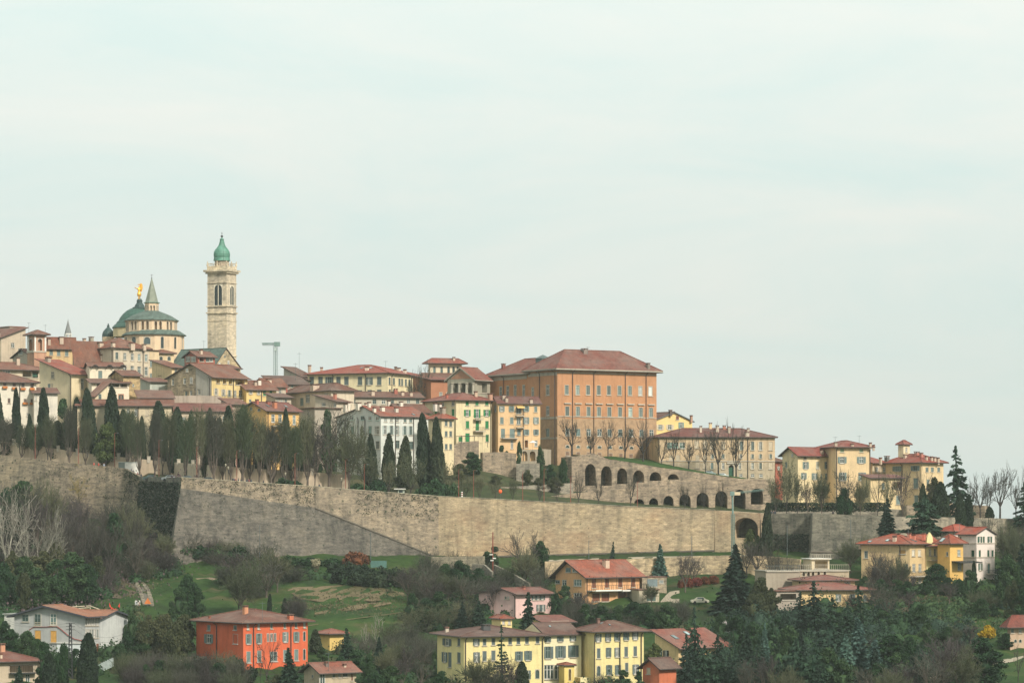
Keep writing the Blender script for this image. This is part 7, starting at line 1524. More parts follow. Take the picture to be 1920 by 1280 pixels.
band('olive_tree', [(75, 1030, 1120, 80), (45, 1070, 1150, 40), (180, 1040, 1105, 50), (25, 1030, 1110, 60), (100, 1010, 1100, 60)], '{} olive toned tree at the edge of the wood behind the grey house', 'olive toned trees at the wood edge')
band('bare_shrub', [(330, 1010, 1045, 60), (300, 1035, 1075, 60), (270, 1050, 1085, 50), (355, 1000, 1042, 56), (395, 1010, 1048, 56), (430, 1015, 1050, 60), (240, 1040, 1085, 60), (285, 1020, 1060, 60)], '{} leafless bush at the foot of the grey bastion wall', 'leafless bushes under the bastion')
band('evergreen_shrub', [(345, 1015, 1048, 50), (372, 1020, 1050, 56), (405, 1022, 1052, 60), (318, 1010, 1050, 44), (440, 1025, 1056, 60), (300, 1005, 1055, 40)], '{} green bush at the foot of the grey bastion wall', 'green bushes under the bastion')
band('bare_dome', [(480, 1015, 1105, 110), (520, 1030, 1110, 80), (445, 1030, 1110, 70), (500, 1050, 1120, 90)], '{} grey spreading bare tree on the green slope under the grey wall', 'grey bare trees on the green slope')
T('bare_dome', 452, 1052, 'dark purple brown bare tree above the vivid red villa roof', b=1155, w=80); T('bare_lime', 448, 1080, 'dark stemmed bare tree behind the vivid red villa', b=1150, w=44)
band('grey_shrub', [(545, 1060, 1090, 60), (470, 1085, 1120, 60), (425, 1060, 1095, 50)], '{} grey bush beside the spreading bare trees', 'grey bushes on the slope')
band('evergreen', [(350, 1075, 1165, 60), (335, 1095, 1170, 44), (372, 1100, 1165, 36)], '{} dark evergreen left above the vivid red villa', 'evergreens above the red villa')
T('cypress', 505, 1113, 'small slim cypress rising behind the red villa roof', b=1152, w=9); T('cypress', 533, 1121, 'second small cypress behind the red villa roof', b=1155, w=10); T('mauve_shrub', 556, 1118, 'mauve bush beside the small cypresses', b=1160, w=40)
# hedges and trees of the field
for i, (px, top, b, w) in enumerate(((628, 1055, 1082, 44), (655, 1056, 1088, 50), (685, 1060, 1092, 50), (715, 1064, 1098, 50), (745, 1066, 1100, 44), (640, 1066, 1092, 50), (672, 1072, 1098, 50), (705, 1074, 1102, 50))): T('dark_shrub', px, top, '{} dark bush of the long hedge above the field'.format(ORD[i]), b=b, w=w, group='long hedge above the field')
T('red_shrub', 668, 1034, 'rust red bush beneath the grey rampart', b=1066, w=54); T('evergreen_shrub', 545, 1042, 'clipped green hedge under the grey rampart', b=1062, w=50); T('evergreen_shrub', 580, 1044, 'long clipped hedge left of the plume grass', b=1062, w=56); T('evergreen_shrub', 622, 1046, 'clipped hedge right of the plume grass', b=1062, w=44)
band('bare_dome', [(765, 1060, 1128, 70), (798, 1055, 1130, 76), (840, 1075, 1130, 70), (815, 1085, 1145, 60), (875, 1080, 1135, 60)], '{} bare tree clustered above the green field', 'bare trees above the field')
band('evergreen', [(862, 1050, 1105, 50), (895, 1062, 1110, 50), (835, 1055, 1100, 44), (915, 1075, 1118, 40), (770, 1110, 1165, 34), (800, 1120, 1175, 50), (825, 1105, 1165, 50)], '{} green bushy tree right of the field', 'bushy trees right of the field')
band('budding_tree', [(800, 1130, 1185, 60), (835, 1135, 1190, 60), (770, 1140, 1190, 50), (860, 1125, 1180, 50), (730, 1165, 1215, 50)], '{} budding scrub tree beside the yellow country house', 'budding scrub by the country house')
T('white_snag', 705, 1148, 'white dead tree with two bare stems above the orchard wall', b=1210, w=36); T('white_snag', 685, 1168, 'leaning white dead branch tree by the orchard wall', b=1218, w=26)
T('spruce', 866, 1128, 'dark spruce left of the pink house', b=1188, w=36); T('spruce', 897, 1126, 'second dark spruce against the pink house', b=1185, w=38); T('spruce', 990, 1110, 'dark spruce in front of the pink house facade', Y=664, w=48)
band('bare_dome', [(985, 1030, 1105, 56), (925, 1085, 1150, 36), (1005, 1060, 1120, 50), (950, 1060, 1105, 50)], '{} bare tree around the stairs above the pink house', 'bare trees by the stairs')
T('bare_lime', 985, 995, 'large bare tree silhouetted against the tan rampart', b=1090, w=86); T('evergreen', 1016, 1012, 'dark evergreen between bare tree and orange chalet', b=1085, w=44); T('evergreen', 922, 1020, 'round dark evergreen behind the red pole', b=1062, w=42); T('spruce', 1146, 1016, 'small dark spruce behind the orange chalet roof', Y=757, w=22); T('blue_spruce', 1238, 1020, 'blue green spruce above the chalet garage', b=1082, w=32)
band('evergreen', [(1060, 1095, 1150, 44), (1040, 1110, 1160, 36), (1128, 1134, 1178, 60), (1160, 1132, 1168, 40), (1215, 1128, 1180, 56), (1100, 1130, 1180, 44), (1250, 1130, 1185, 60), (1190, 1125, 1170, 50)], '{} rounded garden evergreen under the orange chalet', 'garden evergreens under the chalet')
band('bare_dome', [(1085, 1105, 1165, 50), (1080, 1125, 1175, 50), (1222, 1095, 1135, 40), (1285, 1035, 1110, 60), (1300, 1045, 1095, 44)], '{} small bare tree near the orange chalet', 'bare trees near the chalet')
band('red_shrub', [(1290, 1082, 1100, 24), (1306, 1082, 1098, 24), (1322, 1080, 1096, 24), (1338, 1078, 1095, 24), (1278, 1086, 1103, 18)], '{} red leaved bush of the hedge right of the chalet drive', 'red hedge by the chalet drive')
T('spruce', 1378, 1022, 'large dense dark conifer below the pale green crane', b=1150, w=80); T('spruce', 1372, 1050, 'lower bushy half of the dark conifer group under the crane', b=1152, w=92)
band('olive_tree', [(1425, 1080, 1165, 50), (1445, 1100, 1160, 40), (1410, 1110, 1170, 40)], '{} olive green tree right of the large dark conifer', 'olive trees by the conifer')
T('dull_cypress', 1436, 945, 'tall dark cypress standing before the bridge arch end', Y=770, w=22); T('spring_tree', 1412, 985, 'bright green tree inside the bridge arch shadow', Y=774, w=44)
band('bare_lime', [(1420, 1010, 1085, 60), (1448, 1018, 1100, 50), (1472, 1045, 1110, 44), (1400, 1020, 1080, 40)], '{} bare tree beside the stepped villa terrace', 'bare trees by the stepped villa')
T('bare_dome', 1595, 1010, 'bare tree left of the yellow baroque villa', b=1075, w=56); T('budding_tree', 1625, 1000, 'budding tree behind the yellow baroque villa roof edge', Y=760, w=44); T('bare_dome', 1648, 1030, 'bare brown tree before the yellow baroque villa', b=1100, w=56); T('bare_dome', 1680, 1060, 'bare bush tree under the baroque villa shaded side', b=1115, w=60)
T('evergreen', 1758, 1055, 'dark round evergreen under the baroque villa balcony', b=1106, w=56); T('evergreen', 1815, 1062, 'dark evergreen between the yellow and white villas', b=1125, w=34); T('evergreen', 1825, 1070, 'bushy evergreen under the white villa balcony', b=1120, w=40); T('cypress', 1826, 1052, 'slim dark conifer before the white villa corner', b=1110, w=10)
band('bare_dome', [(1892, 980, 1085, 50), (1905, 985, 1080, 60), (1850, 965, 1052, 44), (1915, 990, 1100, 60)], '{} bare grey tree on the slope right of the white villa', 'bare trees right of the white villa')
band(['evergreen', 'olive_tree', 'spruce'], [(1895, 1040, 1140, 60), (1888, 1060, 1130, 40), (1915, 1020, 1130, 50), (1920, 1080, 1160, 50), (1900, 1085, 1160, 36), (1900, 1010, 1090, 50), (1888, 1030, 1100, 36)], '{} dark tree massed at the edge right of the white villa', 'dark trees right of the white villa')
# dark wood in the lower right
band('deodar', [(1525, 1090, 1195, 80), (1610, 1095, 1190, 66), (1500, 1110, 1200, 60), (1560, 1120, 1215, 70)], '{} dark drooping cedar below the stepped villa', 'dark cedars below the stepped villa')
band('deodar', [(1305, 1140, 1285, 60), (1345, 1190, 1300, 70), (1290, 1190, 1300, 60), (1320, 1210, 1310, 60), (1380, 1215, 1315, 50)], '{} tall dark conifer hiding the brown tile house', 'conifers before the brown tile house')
band('evergreen', [(1270, 1150, 1230, 60), (1380, 1150, 1230, 70), (1410, 1165, 1235, 60), (1350, 1145, 1215, 40), (1480, 1170, 1250, 70), (1455, 1150, 1215, 50)], '{} dark broadleaf tree of the wood between the villas', 'broadleaf wood between the villas')
T('blue_spruce', 1434, 1168, 'tall blue green spruce in the middle of the lower wood', b=1255, w=28)
T('blossom_shrub', 1357, 1160, 'white flowering magnolia beside the brown tile roof', b=1200, w=30); T('spring_tree', 1228, 1200, 'leafy green tree between yellow house and brown tile house', b=1262, w=44)
band('broad_cedar', [(1488, 1200, 1300, 90), (1460, 1235, 1320, 80), (1525, 1215, 1310, 90)], '{} golden green cedar with flat tiers in the lower wood', 'tiered cedars in the lower wood')
for px, top, b, w, k, lab in ((1612, 1160, 1290, 80, 'blue_spruce', 'large blue grey cedar rising in the lower wood'), (1585, 1190, 1300, 60, 'blue_spruce', 'blue grey cedar leaning on the larger one'), (1640, 1200, 1295, 60, 'blue_spruce', 'pale blue green conifer right of the large one')): T(k, px, top, lab, b=b, w=w)
band('evergreen', [(1555, 1210, 1300, 70), (1580, 1235, 1310, 70), (1670, 1185, 1270, 70), (1705, 1190, 1275, 60), (1690, 1215, 1290, 60), (1650, 1240, 1305, 70), (1740, 1168, 1215, 50), (1775, 1172, 1215, 50)], '{} dark leafy tree in the bottom wood below the villas', 'leafy trees in the bottom wood')
band('bare_dome', [(1770, 1190, 1310, 110), (1745, 1225, 1320, 80), (1800, 1215, 1310, 80), (1700, 1240, 1320, 90), (1630, 1250, 1325, 90), (1680, 1255, 1330, 80), (1440, 1225, 1320, 70), (1400, 1240, 1320, 70), (1470, 1250, 1325, 60)], '{} grey mauve bare tree along the bottom edge wood', 'bare trees of the bottom wood')
band('broad_cedar', [(1345, 1235, 1310, 90), (1555, 1170, 1262, 90), (1720, 1215, 1300, 80)], '{} dark tiered cedar filling the lower wood below the villas', 'dark tiered cedars of the lower wood')
band('deodar', [(1470, 1150, 1240, 64), (1660, 1170, 1270, 64), (1425, 1190, 1290, 60), (1590, 1130, 1215, 56)], '{} drooping conifer standing in the lower wood', 'drooping conifers of the lower wood')
band('spruce', [(1400, 1175, 1260, 44), (1535, 1240, 1318, 44), (1500, 1180, 1262, 40), (1640, 1215, 1300, 44), (1370, 1225, 1305, 40)], '{} pointed dark spruce standing in the lower wood', 'spruces of the lower wood')
band('evergreen', [(300, 1235, 1282, 50), (360, 1238, 1285, 44), (410, 1240, 1290, 50), (270, 1245, 1295, 40)], '{} green bush in the scrub before the red villa', 'green bushes in the scrub')
T('evergreen', 1845, 1190, 'rounded mid green tree right of the bare bottom wood', b=1290, w=84); T('yellow_shrub', 1852, 1172, 'bright yellow forsythia bush on the green terrace', b=1196, w=33); T('olive_shrub', 1500, 1262, 'golden olive bush at the bottom of the lower wood', b=1292, w=44)
band('evergreen', [(1725, 1130, 1180, 40), (1655, 1140, 1185, 50), (1700, 1150, 1185, 40), (1860, 1115, 1155, 44), (1885, 1185, 1215, 36), (1840, 1120, 1160, 40)], '{} garden evergreen on the terraces under the villas', 'evergreens on the villa terraces')
band('bare_dome', [(1705, 1105, 1150, 56), (1665, 1100, 1160, 56), (1840, 1105, 1155, 60), (1780, 1090, 1130, 50), (1745, 1180, 1210, 44), (1790, 1175, 1210, 40), (1820, 1170, 1205, 44), (1640, 1085, 1140, 50)], '{} bare shrub tree on the villa terraces', 'bare trees on the villa terraces')
T('pollard', 1909, 1205, 'thin dark bare tree near the tan farmhouse', b=1280, w=30)
# around the bottom houses, left half
band('olive_tree', [(310, 1148, 1235, 70), (345, 1150, 1235, 60), (285, 1150, 1230, 60), (270, 1160, 1240, 50), (330, 1165, 1245, 60)], '{} olive green bush tree between the grey house and red villa', 'olive trees beside the red villa')
band('evergreen', [(245, 1140, 1215, 30), (265, 1170, 1240, 60), (240, 1180, 1240, 50), (20, 1175, 1250, 60), (50, 1180, 1260, 60), (75, 1190, 1270, 40), (85, 1200, 1290, 50), (115, 1205, 1290, 44), (8, 1160, 1230, 36), (225, 1205, 1250, 44), (140, 1210, 1270, 36)], '{} dark bush tree around the grey renovated house', 'bush trees around the grey house')
T('cypress', 164, 1188, 'dark columnar conifer before the grey house corner', b=1295, w=38); T('cypress', 92, 1225, 'small dark conifer beside the dark lattice pole', b=1300, w=26); T('spruce', 35, 1248, 'dark spruce top before the timber loggia house', b=1310, w=40)
band('bare_shrub', [(240, 1225, 1275, 60), (270, 1230, 1280, 60), (300, 1232, 1280, 60), (330, 1230, 1282, 60), (360, 1232, 1285, 60), (390, 1228, 1285, 60), (420, 1225, 1285, 60), (440, 1235, 1290, 56), (255, 1250, 1300, 60), (300, 1255, 1305, 60), (345, 1255, 1305, 60), (395, 1255, 1305, 60), (435, 1260, 1310, 50)], '{} leafless scrub bush in front of the red villa garden', 'leafless scrub before the red villa')
band('dark_shrub', [(405, 1235, 1265, 44), (440, 1232, 1265, 44), (372, 1232, 1262, 40), (470, 1250, 1280, 40), (570, 1248, 1278, 36)], '{} dark clipped bush along the red villa wall', 'clipped bushes by the red villa')
T('pollard', 500, 1185, 'dark pollard tree with crooked limbs before the red villa front', b=1290, w=56); T('pollard', 488, 1210, 'thin dark bare trunk beside the crooked pollard', b=1290, w=16); T('spruce', 545, 1214, 'dark spruce in front of the red villa corner', b=1300, w=52); T('olive_shrub', 520, 1265, 'rounded light green bush under the crooked pollard', b=1295, w=60)
T('dull_cypress', 592, 1180, 'dark columnar tree between red villa and yellow pavilion', b=1226, w=24); T('evergreen', 605, 1212, 'round dark bush in front of the yellow pavilion', b=1240, w=30); T('spruce', 650, 1178, 'dark conifer right of the yellow pavilion', b=1250, w=40); T('spruce', 708, 1195, 'dark conifer below the white dead tree', b=1270, w=34)
band('bare_dome', [(740, 1200, 1270, 60), (765, 1205, 1275, 60), (790, 1195, 1265, 50), (720, 1215, 1280, 50), (755, 1230, 1295, 60), (790, 1235, 1295, 50)], '{} bare tree in the hollow left of the yellow country house', 'bare trees left of the country house')
band('evergreen', [(690, 1225, 1285, 44), (735, 1245, 1300, 60), (700, 1258, 1310, 60), (680, 1262, 1310, 44), (815, 1215, 1262, 24), (640, 1230, 1275, 50), (668, 1215, 1270, 40)], '{} dark bush in the hollow left of the yellow country house', 'dark bushes left of the country house')
T('thin_cedar', 941, 1172, 'ragged dark cedar in front of the yellow country house', b=1298, w=46); T('evergreen', 830, 1256, 'bluish green bush at the country house corner', b=1298, w=40); T('bare_dome', 895, 1232, 'grey brown bare tree before the country house windows', b=1300, w=70); T('bare_dome', 955, 1230, 'grey bare tree beside the ragged cedar', b=1302, w=70); T('dull_cypress', 978, 1240, 'drooping evergreen before the country house arch', b=1300, w=26)
T('bare_shrub', 915, 1255, 'low leafless bush along the country house front', b=1300, w=60); T('evergreen', 1170, 1250, 'dark evergreen before the country house end wing', b=1302, w=36); T('evergreen', 1200, 1256, 'dark evergreen beside the orange red hut', b=1302, w=30); T('grey_shrub', 1135, 1264, 'grey round bush before the country house end wing', b=1298, w=44)
T('evergreen', 212, 1180, 'palm like dark tuft beside the grey house side wall', b=1215, w=28)

# ivy on shaded rampart faces, weeds on the sunny ones, plume grass, undergrowth
def face_scatter(name, pxa, pxb, n, mat, size, lo=0, hi=1, dep=.25, clump=None, label=None, cat=None, kind='stuff'):
    pts = []
    ids = [i for i, p in enumerate(WP) if pxa - .5 <= p[0] <= pxb + .5]; xs = [plan[i] for i in ids]
    cs = [(rng.random(), lo + (hi - lo) * rng.random()) for _ in range(clump)] if clump else None
    for k in range(n):
        if cs: c = cs[rng.integers(len(cs))]; t = min(1, max(0, c[0] + rng.normal() * .35 / max(1, (pxb - pxa) / 10))); v = abs(c[1] ** 1.3 + rng.normal() * .012)
        else: t = rng.random(); v = lo + (hi - lo) * rng.random()
        u = t * (len(ids) - 1); i = min(int(u), len(ids) - 2); f_ = u - i
        a, b = WP[ids[i]], WP[ids[i + 1]]; q = plan[ids[i]] * (1 - f_) + plan[ids[i + 1]] * f_; nn = (mit[ids[i]] * (1 - f_) + mit[ids[i + 1]] * f_)
        zt = Z_(a[1] * (1 - f_) + b[1] * f_, a[2] * (1 - f_) + b[2] * f_); zc_ = Z_(a[3] * (1 - f_) + b[3] * f_, q.y) if a[3] and b[3] else zt - 9
        z = zt - v * 20; off = .05 * (zt - z) if z > zc_ else .05 * (zt - zc_) + .2 * (zc_ - z)
        d = q + nn * (off + dep * (.4 + rng.random())); pts.append((d.x, d.y, z))
    o = link(name, leaves_mesh(name, np.array(pts), size, mat)); tag(o, label, cat, None, kind); return o
L_IVY = leafmat('ivy_leaf', (.035, .055, .038), (.085, .11, .07)); L_WEED = leafmat('weed_leaf', (.035, .055, .030), (.10, .12, .06))
face_scatter('ivy', 262, 340, 6500, L_IVY, .42, .06, .9, .3, label='dark ivy covering the shaded bastion flank', cat='ivy')
face_scatter('ivy', 1425, 1522, 3500, L_IVY, .4, .25, .85, .2, label='thin green creeper on the grey recessed rampart', cat='ivy')
face_scatter('wall_weeds', 80, 262, 1500, L_WEED, .24, .0, .5, .1, clump=330, label='weed tufts rooted in the sunny old rampart left of the bastion', cat='weeds')
face_scatter('wall_weeds', 340, 600, 2200, L_WEED, .24, .0, .5, .1, clump=420, label='weed tufts rooted in the masonry right of the bastion corner', cat='weeds')
face_scatter('wall_weeds', 600, 822, 1300, L_WEED, .24, .0, .4, .1, clump=300, label='weed tufts rooted in the masonry above the sloping cordon', cat='weeds')
def ground_scatter(name, spots, n, mat, size, label, cat, h=.5, up=(0, 0, 1.0)):
    pts = []
    for k in range(n):
        s_ = spots[rng.integers(len(spots))]; px = s_[0] + rng.normal() * s_[2]; py = s_[1] + rng.normal() * s_[3]; Y = Yb(px, py) if py > 985 else Yw(px) - 3
        Y += rng.normal() * .8; pts.append((X_(px, Y), Y, gz(px, Y) + abs(rng.normal()) * h))
    o = link(name, leaves_mesh(name, np.array(pts), size, mat, up=up)); return tag(o, label, cat, None, 'stuff')
ground_scatter('undergrowth', [(60, 1060, 60, 40), (150, 1060, 60, 40), (240, 1040, 50, 35), (40, 1120, 40, 30), (110, 1110, 50, 20), (300, 1030, 40, 20)], 7000, L_PUR, .5, 'mauve brown undergrowth of the steep wood', 'undergrowth', 1.2)
ground_scatter('undergrowth', [(1500, 1200, 90, 40), (1600, 1240, 70, 30), (1350, 1240, 60, 30), (1700, 1240, 60, 25), (1420, 1180, 60, 30), (1560, 1160, 60, 20), (770, 1250, 60, 20), (700, 1260, 40, 15), (300, 1200, 50, 25), (180, 1225, 60, 25), (60, 1235, 50, 25), (850, 1110, 60, 20), (900, 1150, 50, 20)], 9000, L_EVG, .5, 'dark green undergrowth between the lower villas', 'undergrowth', .8)
ground_scatter('dry_grass', [(690, 1120, 70, 8), (640, 1140, 60, 6), (1680, 1140, 40, 14), (250, 1095, 25, 12), (1730, 1125, 40, 10), (1800, 1160, 50, 12)], 3500, L_PLU if False else leafmat('dry_blade', (.11, .095, .05), (.22, .19, .11)), .4, 'dry straw coloured grass on the slopes', 'grass', .25)
for px, b, lab in ((592, 1074, 'feathery cream plume grass under the grey rampart'), (517, 1066, 'pale blossoming bush left of the plume grass')):
    Y = Yb(px, b); M = frameM((X_(px, Y), Y, gz(px, Y))); r = empty('plume_grass', M, lab, 'grass clump'); t = Tw(); pp = []; ups = []
    for k in range(120):
        a = rng.random() * 6.28; q = rng.random() * .9; hgt = 1.6 + rng.random() * 1.4; e = Vector((q * math.cos(a) * 1.2, q * math.sin(a) * 1.2, hgt)); t.add((q * .4 * math.cos(a), q * .4 * math.sin(a), 0), tuple(e), .03, .02)
        for j in range(4): pp.append(tuple(e + Vector((0, 0, .14 * j)) + rv(.08)))
    link('blade', t.mesh('blade', leafmat('dry_blade', 0, 0)), r); link('plume', leaves_mesh('plume', np.array(pp), .3, L_PLU if px > 550 else leafmat('pale_blossom', (.4, .28, .24), (.62, .48, .42)), up=(0, 0, 1)), r)

def thicket(name, label, regs, mat, n, rr=(1.4, 3.2), hk=(.8, 1.4), leaf=.42, twig=None, dens=120, cat='thicket'):
    """tangled growth nobody could count: lumpy mounds of leaf clumps or of fine twigs over the slope, one object"""
    P_ = []; V = []; Fc = []; tw = Tw()
    wts = np.array([q[2] * q[3] for q in regs], float); wts /= wts.sum()
    for k in range(n):
        q = regs[rng.choice(len(regs), p=wts)]; px = q[0] + (rng.random() * 2 - 1) * q[2]; py = q[1] + (rng.random() * 2 - 1) * q[3]
        Y = Yb(px, py); X = X_(px, Y); z = gz(px, Y); r = rr[0] + (rr[1] - rr[0]) * rng.random() ** 1.6; h = r * (hk[0] + (hk[1] - hk[0]) * rng.random())
        m = int(dens * (r / 2) ** 2)
        if twig is None:
            w = rng.normal(size=(m, 3)); w /= np.linalg.norm(w, axis=1)[:, None]; w[:, 2] = np.abs(w[:, 2]); lump = 1 + .22 * np.sin(w[:, 0] * 5 + k) + .2 * np.sin(w[:, 1] * 6 + k * 2)
            P_.append(np.array([X, Y, z]) + w * np.array([r, r, h]) * (lump * (.75 + .35 * rng.random(m)))[:, None])
            cv, cf = core([(r * .72 * math.sin(th), h * .72 * max(-.3, -math.cos(th))) for th in (1.0, 1.6, 2.2, 2.85)], 6); b0 = len(V); V += [(a + X, b + Y, c + z) for a, b, c in cv]; Fc += [(i + b0, j + b0, l + b0) for i, j, l in cf]
        else:
            for j in range(m):
                a = rng.random() * 6.28; e = rng.random() ** .5; p0 = Vector((X + r * .5 * e * math.cos(a), Y + r * .5 * e * math.sin(a), z + h * .4 * rng.random())); d = Vector((math.cos(a) * e * .9, math.sin(a) * e * .9, 1)) + rv(.3)
                for s_ in range(2): d = (d + rv(.3)).normalized(); p1 = p0 + d * h * (.35 + .4 * rng.random()); tw.add(tuple(p0), tuple(p1), .034 - .010 * s_, .026 - .010 * s_); p0 = p1
    if twig is None: me = leaves_mesh(name, np.concatenate(P_), leaf, mat, extra=(V, Fc))
    else: me = tw.mesh(name, twig)
    o = link(name, me); return tag(o, label, cat, None, 'stuff')
DKR = [(1330, 1235, 70, 50), (1470, 1220, 90, 70), (1600, 1220, 90, 75), (1690, 1225, 70, 55), (1540, 1150, 70, 30), (1420, 1160, 50, 40), (1800, 1270, 60, 30), (1890, 1110, 30, 40), (1902, 1050, 20, 40), (1660, 1170, 60, 24), (1760, 1195, 50, 14)]
thicket('thicket', 'dark evergreen thicket filling the lower wood beneath the villas', DKR, L_SPR, 210, (1.6, 3.6), (.9, 1.6))
thicket('thicket', 'mid green scrub mixed through the lower wood', DKR, L_EVG, 70, (1.4, 3.0), (1.2, 2.2))
thicket('thicket', 'mauve grey twig thicket along the bottom of the lower wood', [(1720, 1260, 110, 40), (1440, 1265, 80, 30), (1650, 1120, 60, 25), (1690, 1090, 40, 20), (1905, 1030, 20, 40), (1480, 1090, 50, 20)], None, 60, (1.6, 2.8), (1.0, 1.6), twig=TW_M, dens=110)
LW = [(60, 1010, 90, 60), (170, 1020, 80, 55), (240, 1030, 40, 40), (130, 1085, 90, 30)]
thicket('thicket', 'mauve grey brushwood filling the leafless wood under the bastion', LW, None, 150, (1.8, 3.2), (1.0, 1.8), twig=TW_M, dens=70)
thicket('thicket', 'grey brown brushwood among the leafless wood trees', LW + [(300, 1040, 50, 20), (420, 1050, 60, 14)], None, 80, (1.6, 2.8), (1.0, 1.7), twig=TW_B, dens=70)
thicket('thicket', 'ivy green undergrowth between the trunks of the leafless wood', [(50, 1060, 70, 60), (130, 1085, 70, 35), (200, 1060, 60, 40), (30, 1120, 40, 35), (290, 1060, 40, 26)], L_EVG, 260, (1.4, 3.0), (.7, 1.2))
MID = [(860, 1095, 70, 32), (930, 1120, 40, 36), (850, 1150, 60, 30), (1080, 1162, 50, 18), (1150, 1166, 70, 14), (1240, 1166, 40, 18), (1010, 1110, 26, 30)]
thicket('thicket', 'mixed green bushes crowding the slope around the pink house', MID, L_EVG, 190, (1.2, 2.6), (.7, 1.2))
thicket('thicket', 'olive scrub on the slope between field and pink house', MID + [(790, 1150, 40, 30), (760, 1095, 40, 16)], L_OLV, 110, (1.1, 2.4), (.7, 1.2))
thicket('thicket', 'grey twig scrub on the slope around the pink house', MID + [(800, 1100, 50, 30), (770, 1230, 50, 30)], None, 130, (1.5, 2.8), (.9, 1.5), twig=TW_G, dens=90)
BOT = [(60, 1235, 70, 40), (180, 1245, 60, 30), (270, 1200, 60, 34), (320, 1195, 50, 28), (700, 1255, 60, 32), (770, 1250, 50, 30), (560, 1285, 60, 12), (230, 1150, 30, 10), (1200, 1270, 24, 20), (900, 1290, 70, 14), (1130, 1296, 70, 10)]
thicket('thicket', 'dark green garden scrub between the bottom houses', BOT, L_EVG, 210, (1.2, 2.6), (.8, 1.4))
thicket('thicket', 'olive garden scrub between the bottom houses', BOT, L_OLV, 100, (1.0, 2.2), (.8, 1.4))
thicket('thicket', 'grey leafless scrub in front of the red villa and country house', [(340, 1262, 110, 24), (740, 1240, 60, 34), (910, 1280, 70, 18), (690, 1215, 40, 14)], None, 70, (1.2, 2.2), (1.0, 1.7), twig=TW_G, dens=100)
thicket('thicket', 'green shrubs along the foot of the grey bastion', [(380, 1038, 60, 10), (320, 1035, 30, 14), (460, 1048, 40, 8), (640, 1078, 60, 8), (700, 1088, 50, 10)], L_EVG, 80, (1.0, 2.2), (.7, 1.1))
band('evergreen', [(1622, 1078, 1118, 34), (1650, 1084, 1122, 40), (1684, 1082, 1120, 36), (1702, 1088, 1122, 30), (1735, 1086, 1116, 36), (1778, 1080, 1118, 34), (1800, 1084, 1122, 30)], '{} leafy bush hiding the foot of the yellow baroque villa', 'bushes at the foot of the baroque villa')
band('bare_dome', [(1660, 1040, 1112, 60), (1690, 1046, 1112, 44), (1634, 1058, 1112, 40)], '{} brown bare tree veiling the shaded side of the baroque villa', 'bare trees before the baroque villa')
thicket('thicket', 'garden shrubs on the terraces below the baroque and white villas', [(1740, 1108, 60, 12), (1820, 1110, 40, 20), (1800, 1150, 60, 18), (1730, 1150, 50, 16), (1870, 1180, 30, 20)], L_EVG, 90, (1.0, 2.0), (.7, 1.1))
# ---------------------------------------------------------------- vehicles, lamps, people, signs, poles
REDP = flat((170, 84, 66), .55, .6, key='rust_red_paint'); GLS = glassmat((60, 76, 80), 'car_glass'); TYRE = flat((52, 54, 56), .3, key='rubber'); ORNG = flat((250, 104, 46), .85, .6, key='signal_orange')
def car(px, Y, label, col, rot=0.0, zpy=None, group=None, L_=4.1):
    z = gz(px, Y) + .14 if zpy is None else Z_(zpy, Y); M = frameM((X_(px, Y), Y, z), rot); r = empty('parked_car', M, label, 'car', group); b = MB(); w = .85
    prof = [(-2.0, .30), (-2.05, .62), (-1.95, .86), (-1.2, .95), (-.62, 1.42), (.72, 1.45), (1.38, .98), (2.0, .82), (2.05, .5), (2.0, .28)]
    fr = [(x * L_ / 4.1, -w + (.12 if z_ > 1.2 else 0), z_) for x, z_ in prof]; bk = [(x, -y, z_) for x, y, z_ in fr]; b.face(fr); b.face(bk[::-1])
    for i in range(len(fr)): b.face([fr[i], fr[(i + 1) % len(fr)], bk[(i + 1) % len(bk)], bk[i]])
    b.obj('body', flat(col, .7, .3, key='car_paint_%d_%d_%d' % col), r)
    for sy in (-1, 1):
        g = MB(); y = sy * (w - .05); g.face([(-1.02, y, .98), (-.52, sy * (w - .10), 1.36), (.62, sy * (w - .10), 1.38), (1.12, y, .98)]); 
        g.v = [(x, yy + sy * .03, zz) for x, yy, zz in g.v]; g.obj('side_window', GLS, r)
    for x in (-1.25, 1.28):
        for sy in (-1, 1): t_ = MB(); t_.beam((x, sy * (w - .18), .32), (x, sy * (w + .03), .32), .32, n=12); t_.obj('wheel', TYRE, r)
    for sy in (-.55, .55): h_ = MB(); h_.box(-2.07, sy - .16, .6, -1.98, sy + .16, .75); h_.obj('headlight', WHITE, r)
    g = MB(); g.face([(1.34, -.7, 1.0), (.78, -.66, 1.42), (.78, .66, 1.42), (1.34, .7, 1.0)]); g.v = [(x + .03, y, zz + .03) for x, y, zz in g.v]; g.obj('windscreen', GLS, r)
    return r
for px, lab, col in ((283, 'dark green car parked by the avenue trees near the white tent', (70, 92, 92)), (318, 'white car parked on the rampart road behind the bastion corner', (236, 238, 236)), (350, 'dark grey car parked behind the bastion corner parapet', (74, 84, 88)), (390, 'black van parked under the avenue trees', (52, 58, 62))):
    car(px, Yw(px) + 4.5, lab, col, .12)
_zl = lambda px: _bk(px)
car(1352, 877, 'silver white car parked before the long tan house', (226, 230, 228), .1, zpy=896.5); car(1328, 877, 'grey car parked beside the silver white one', (150, 166, 164), .1, zpy=892)
car(913, 735, 'white car half hidden behind the pink house roof', (230, 234, 232), .3); car(1312, Yb(1312, 1132), 'cream car on the chalet forecourt', (232, 222, 200), .1)
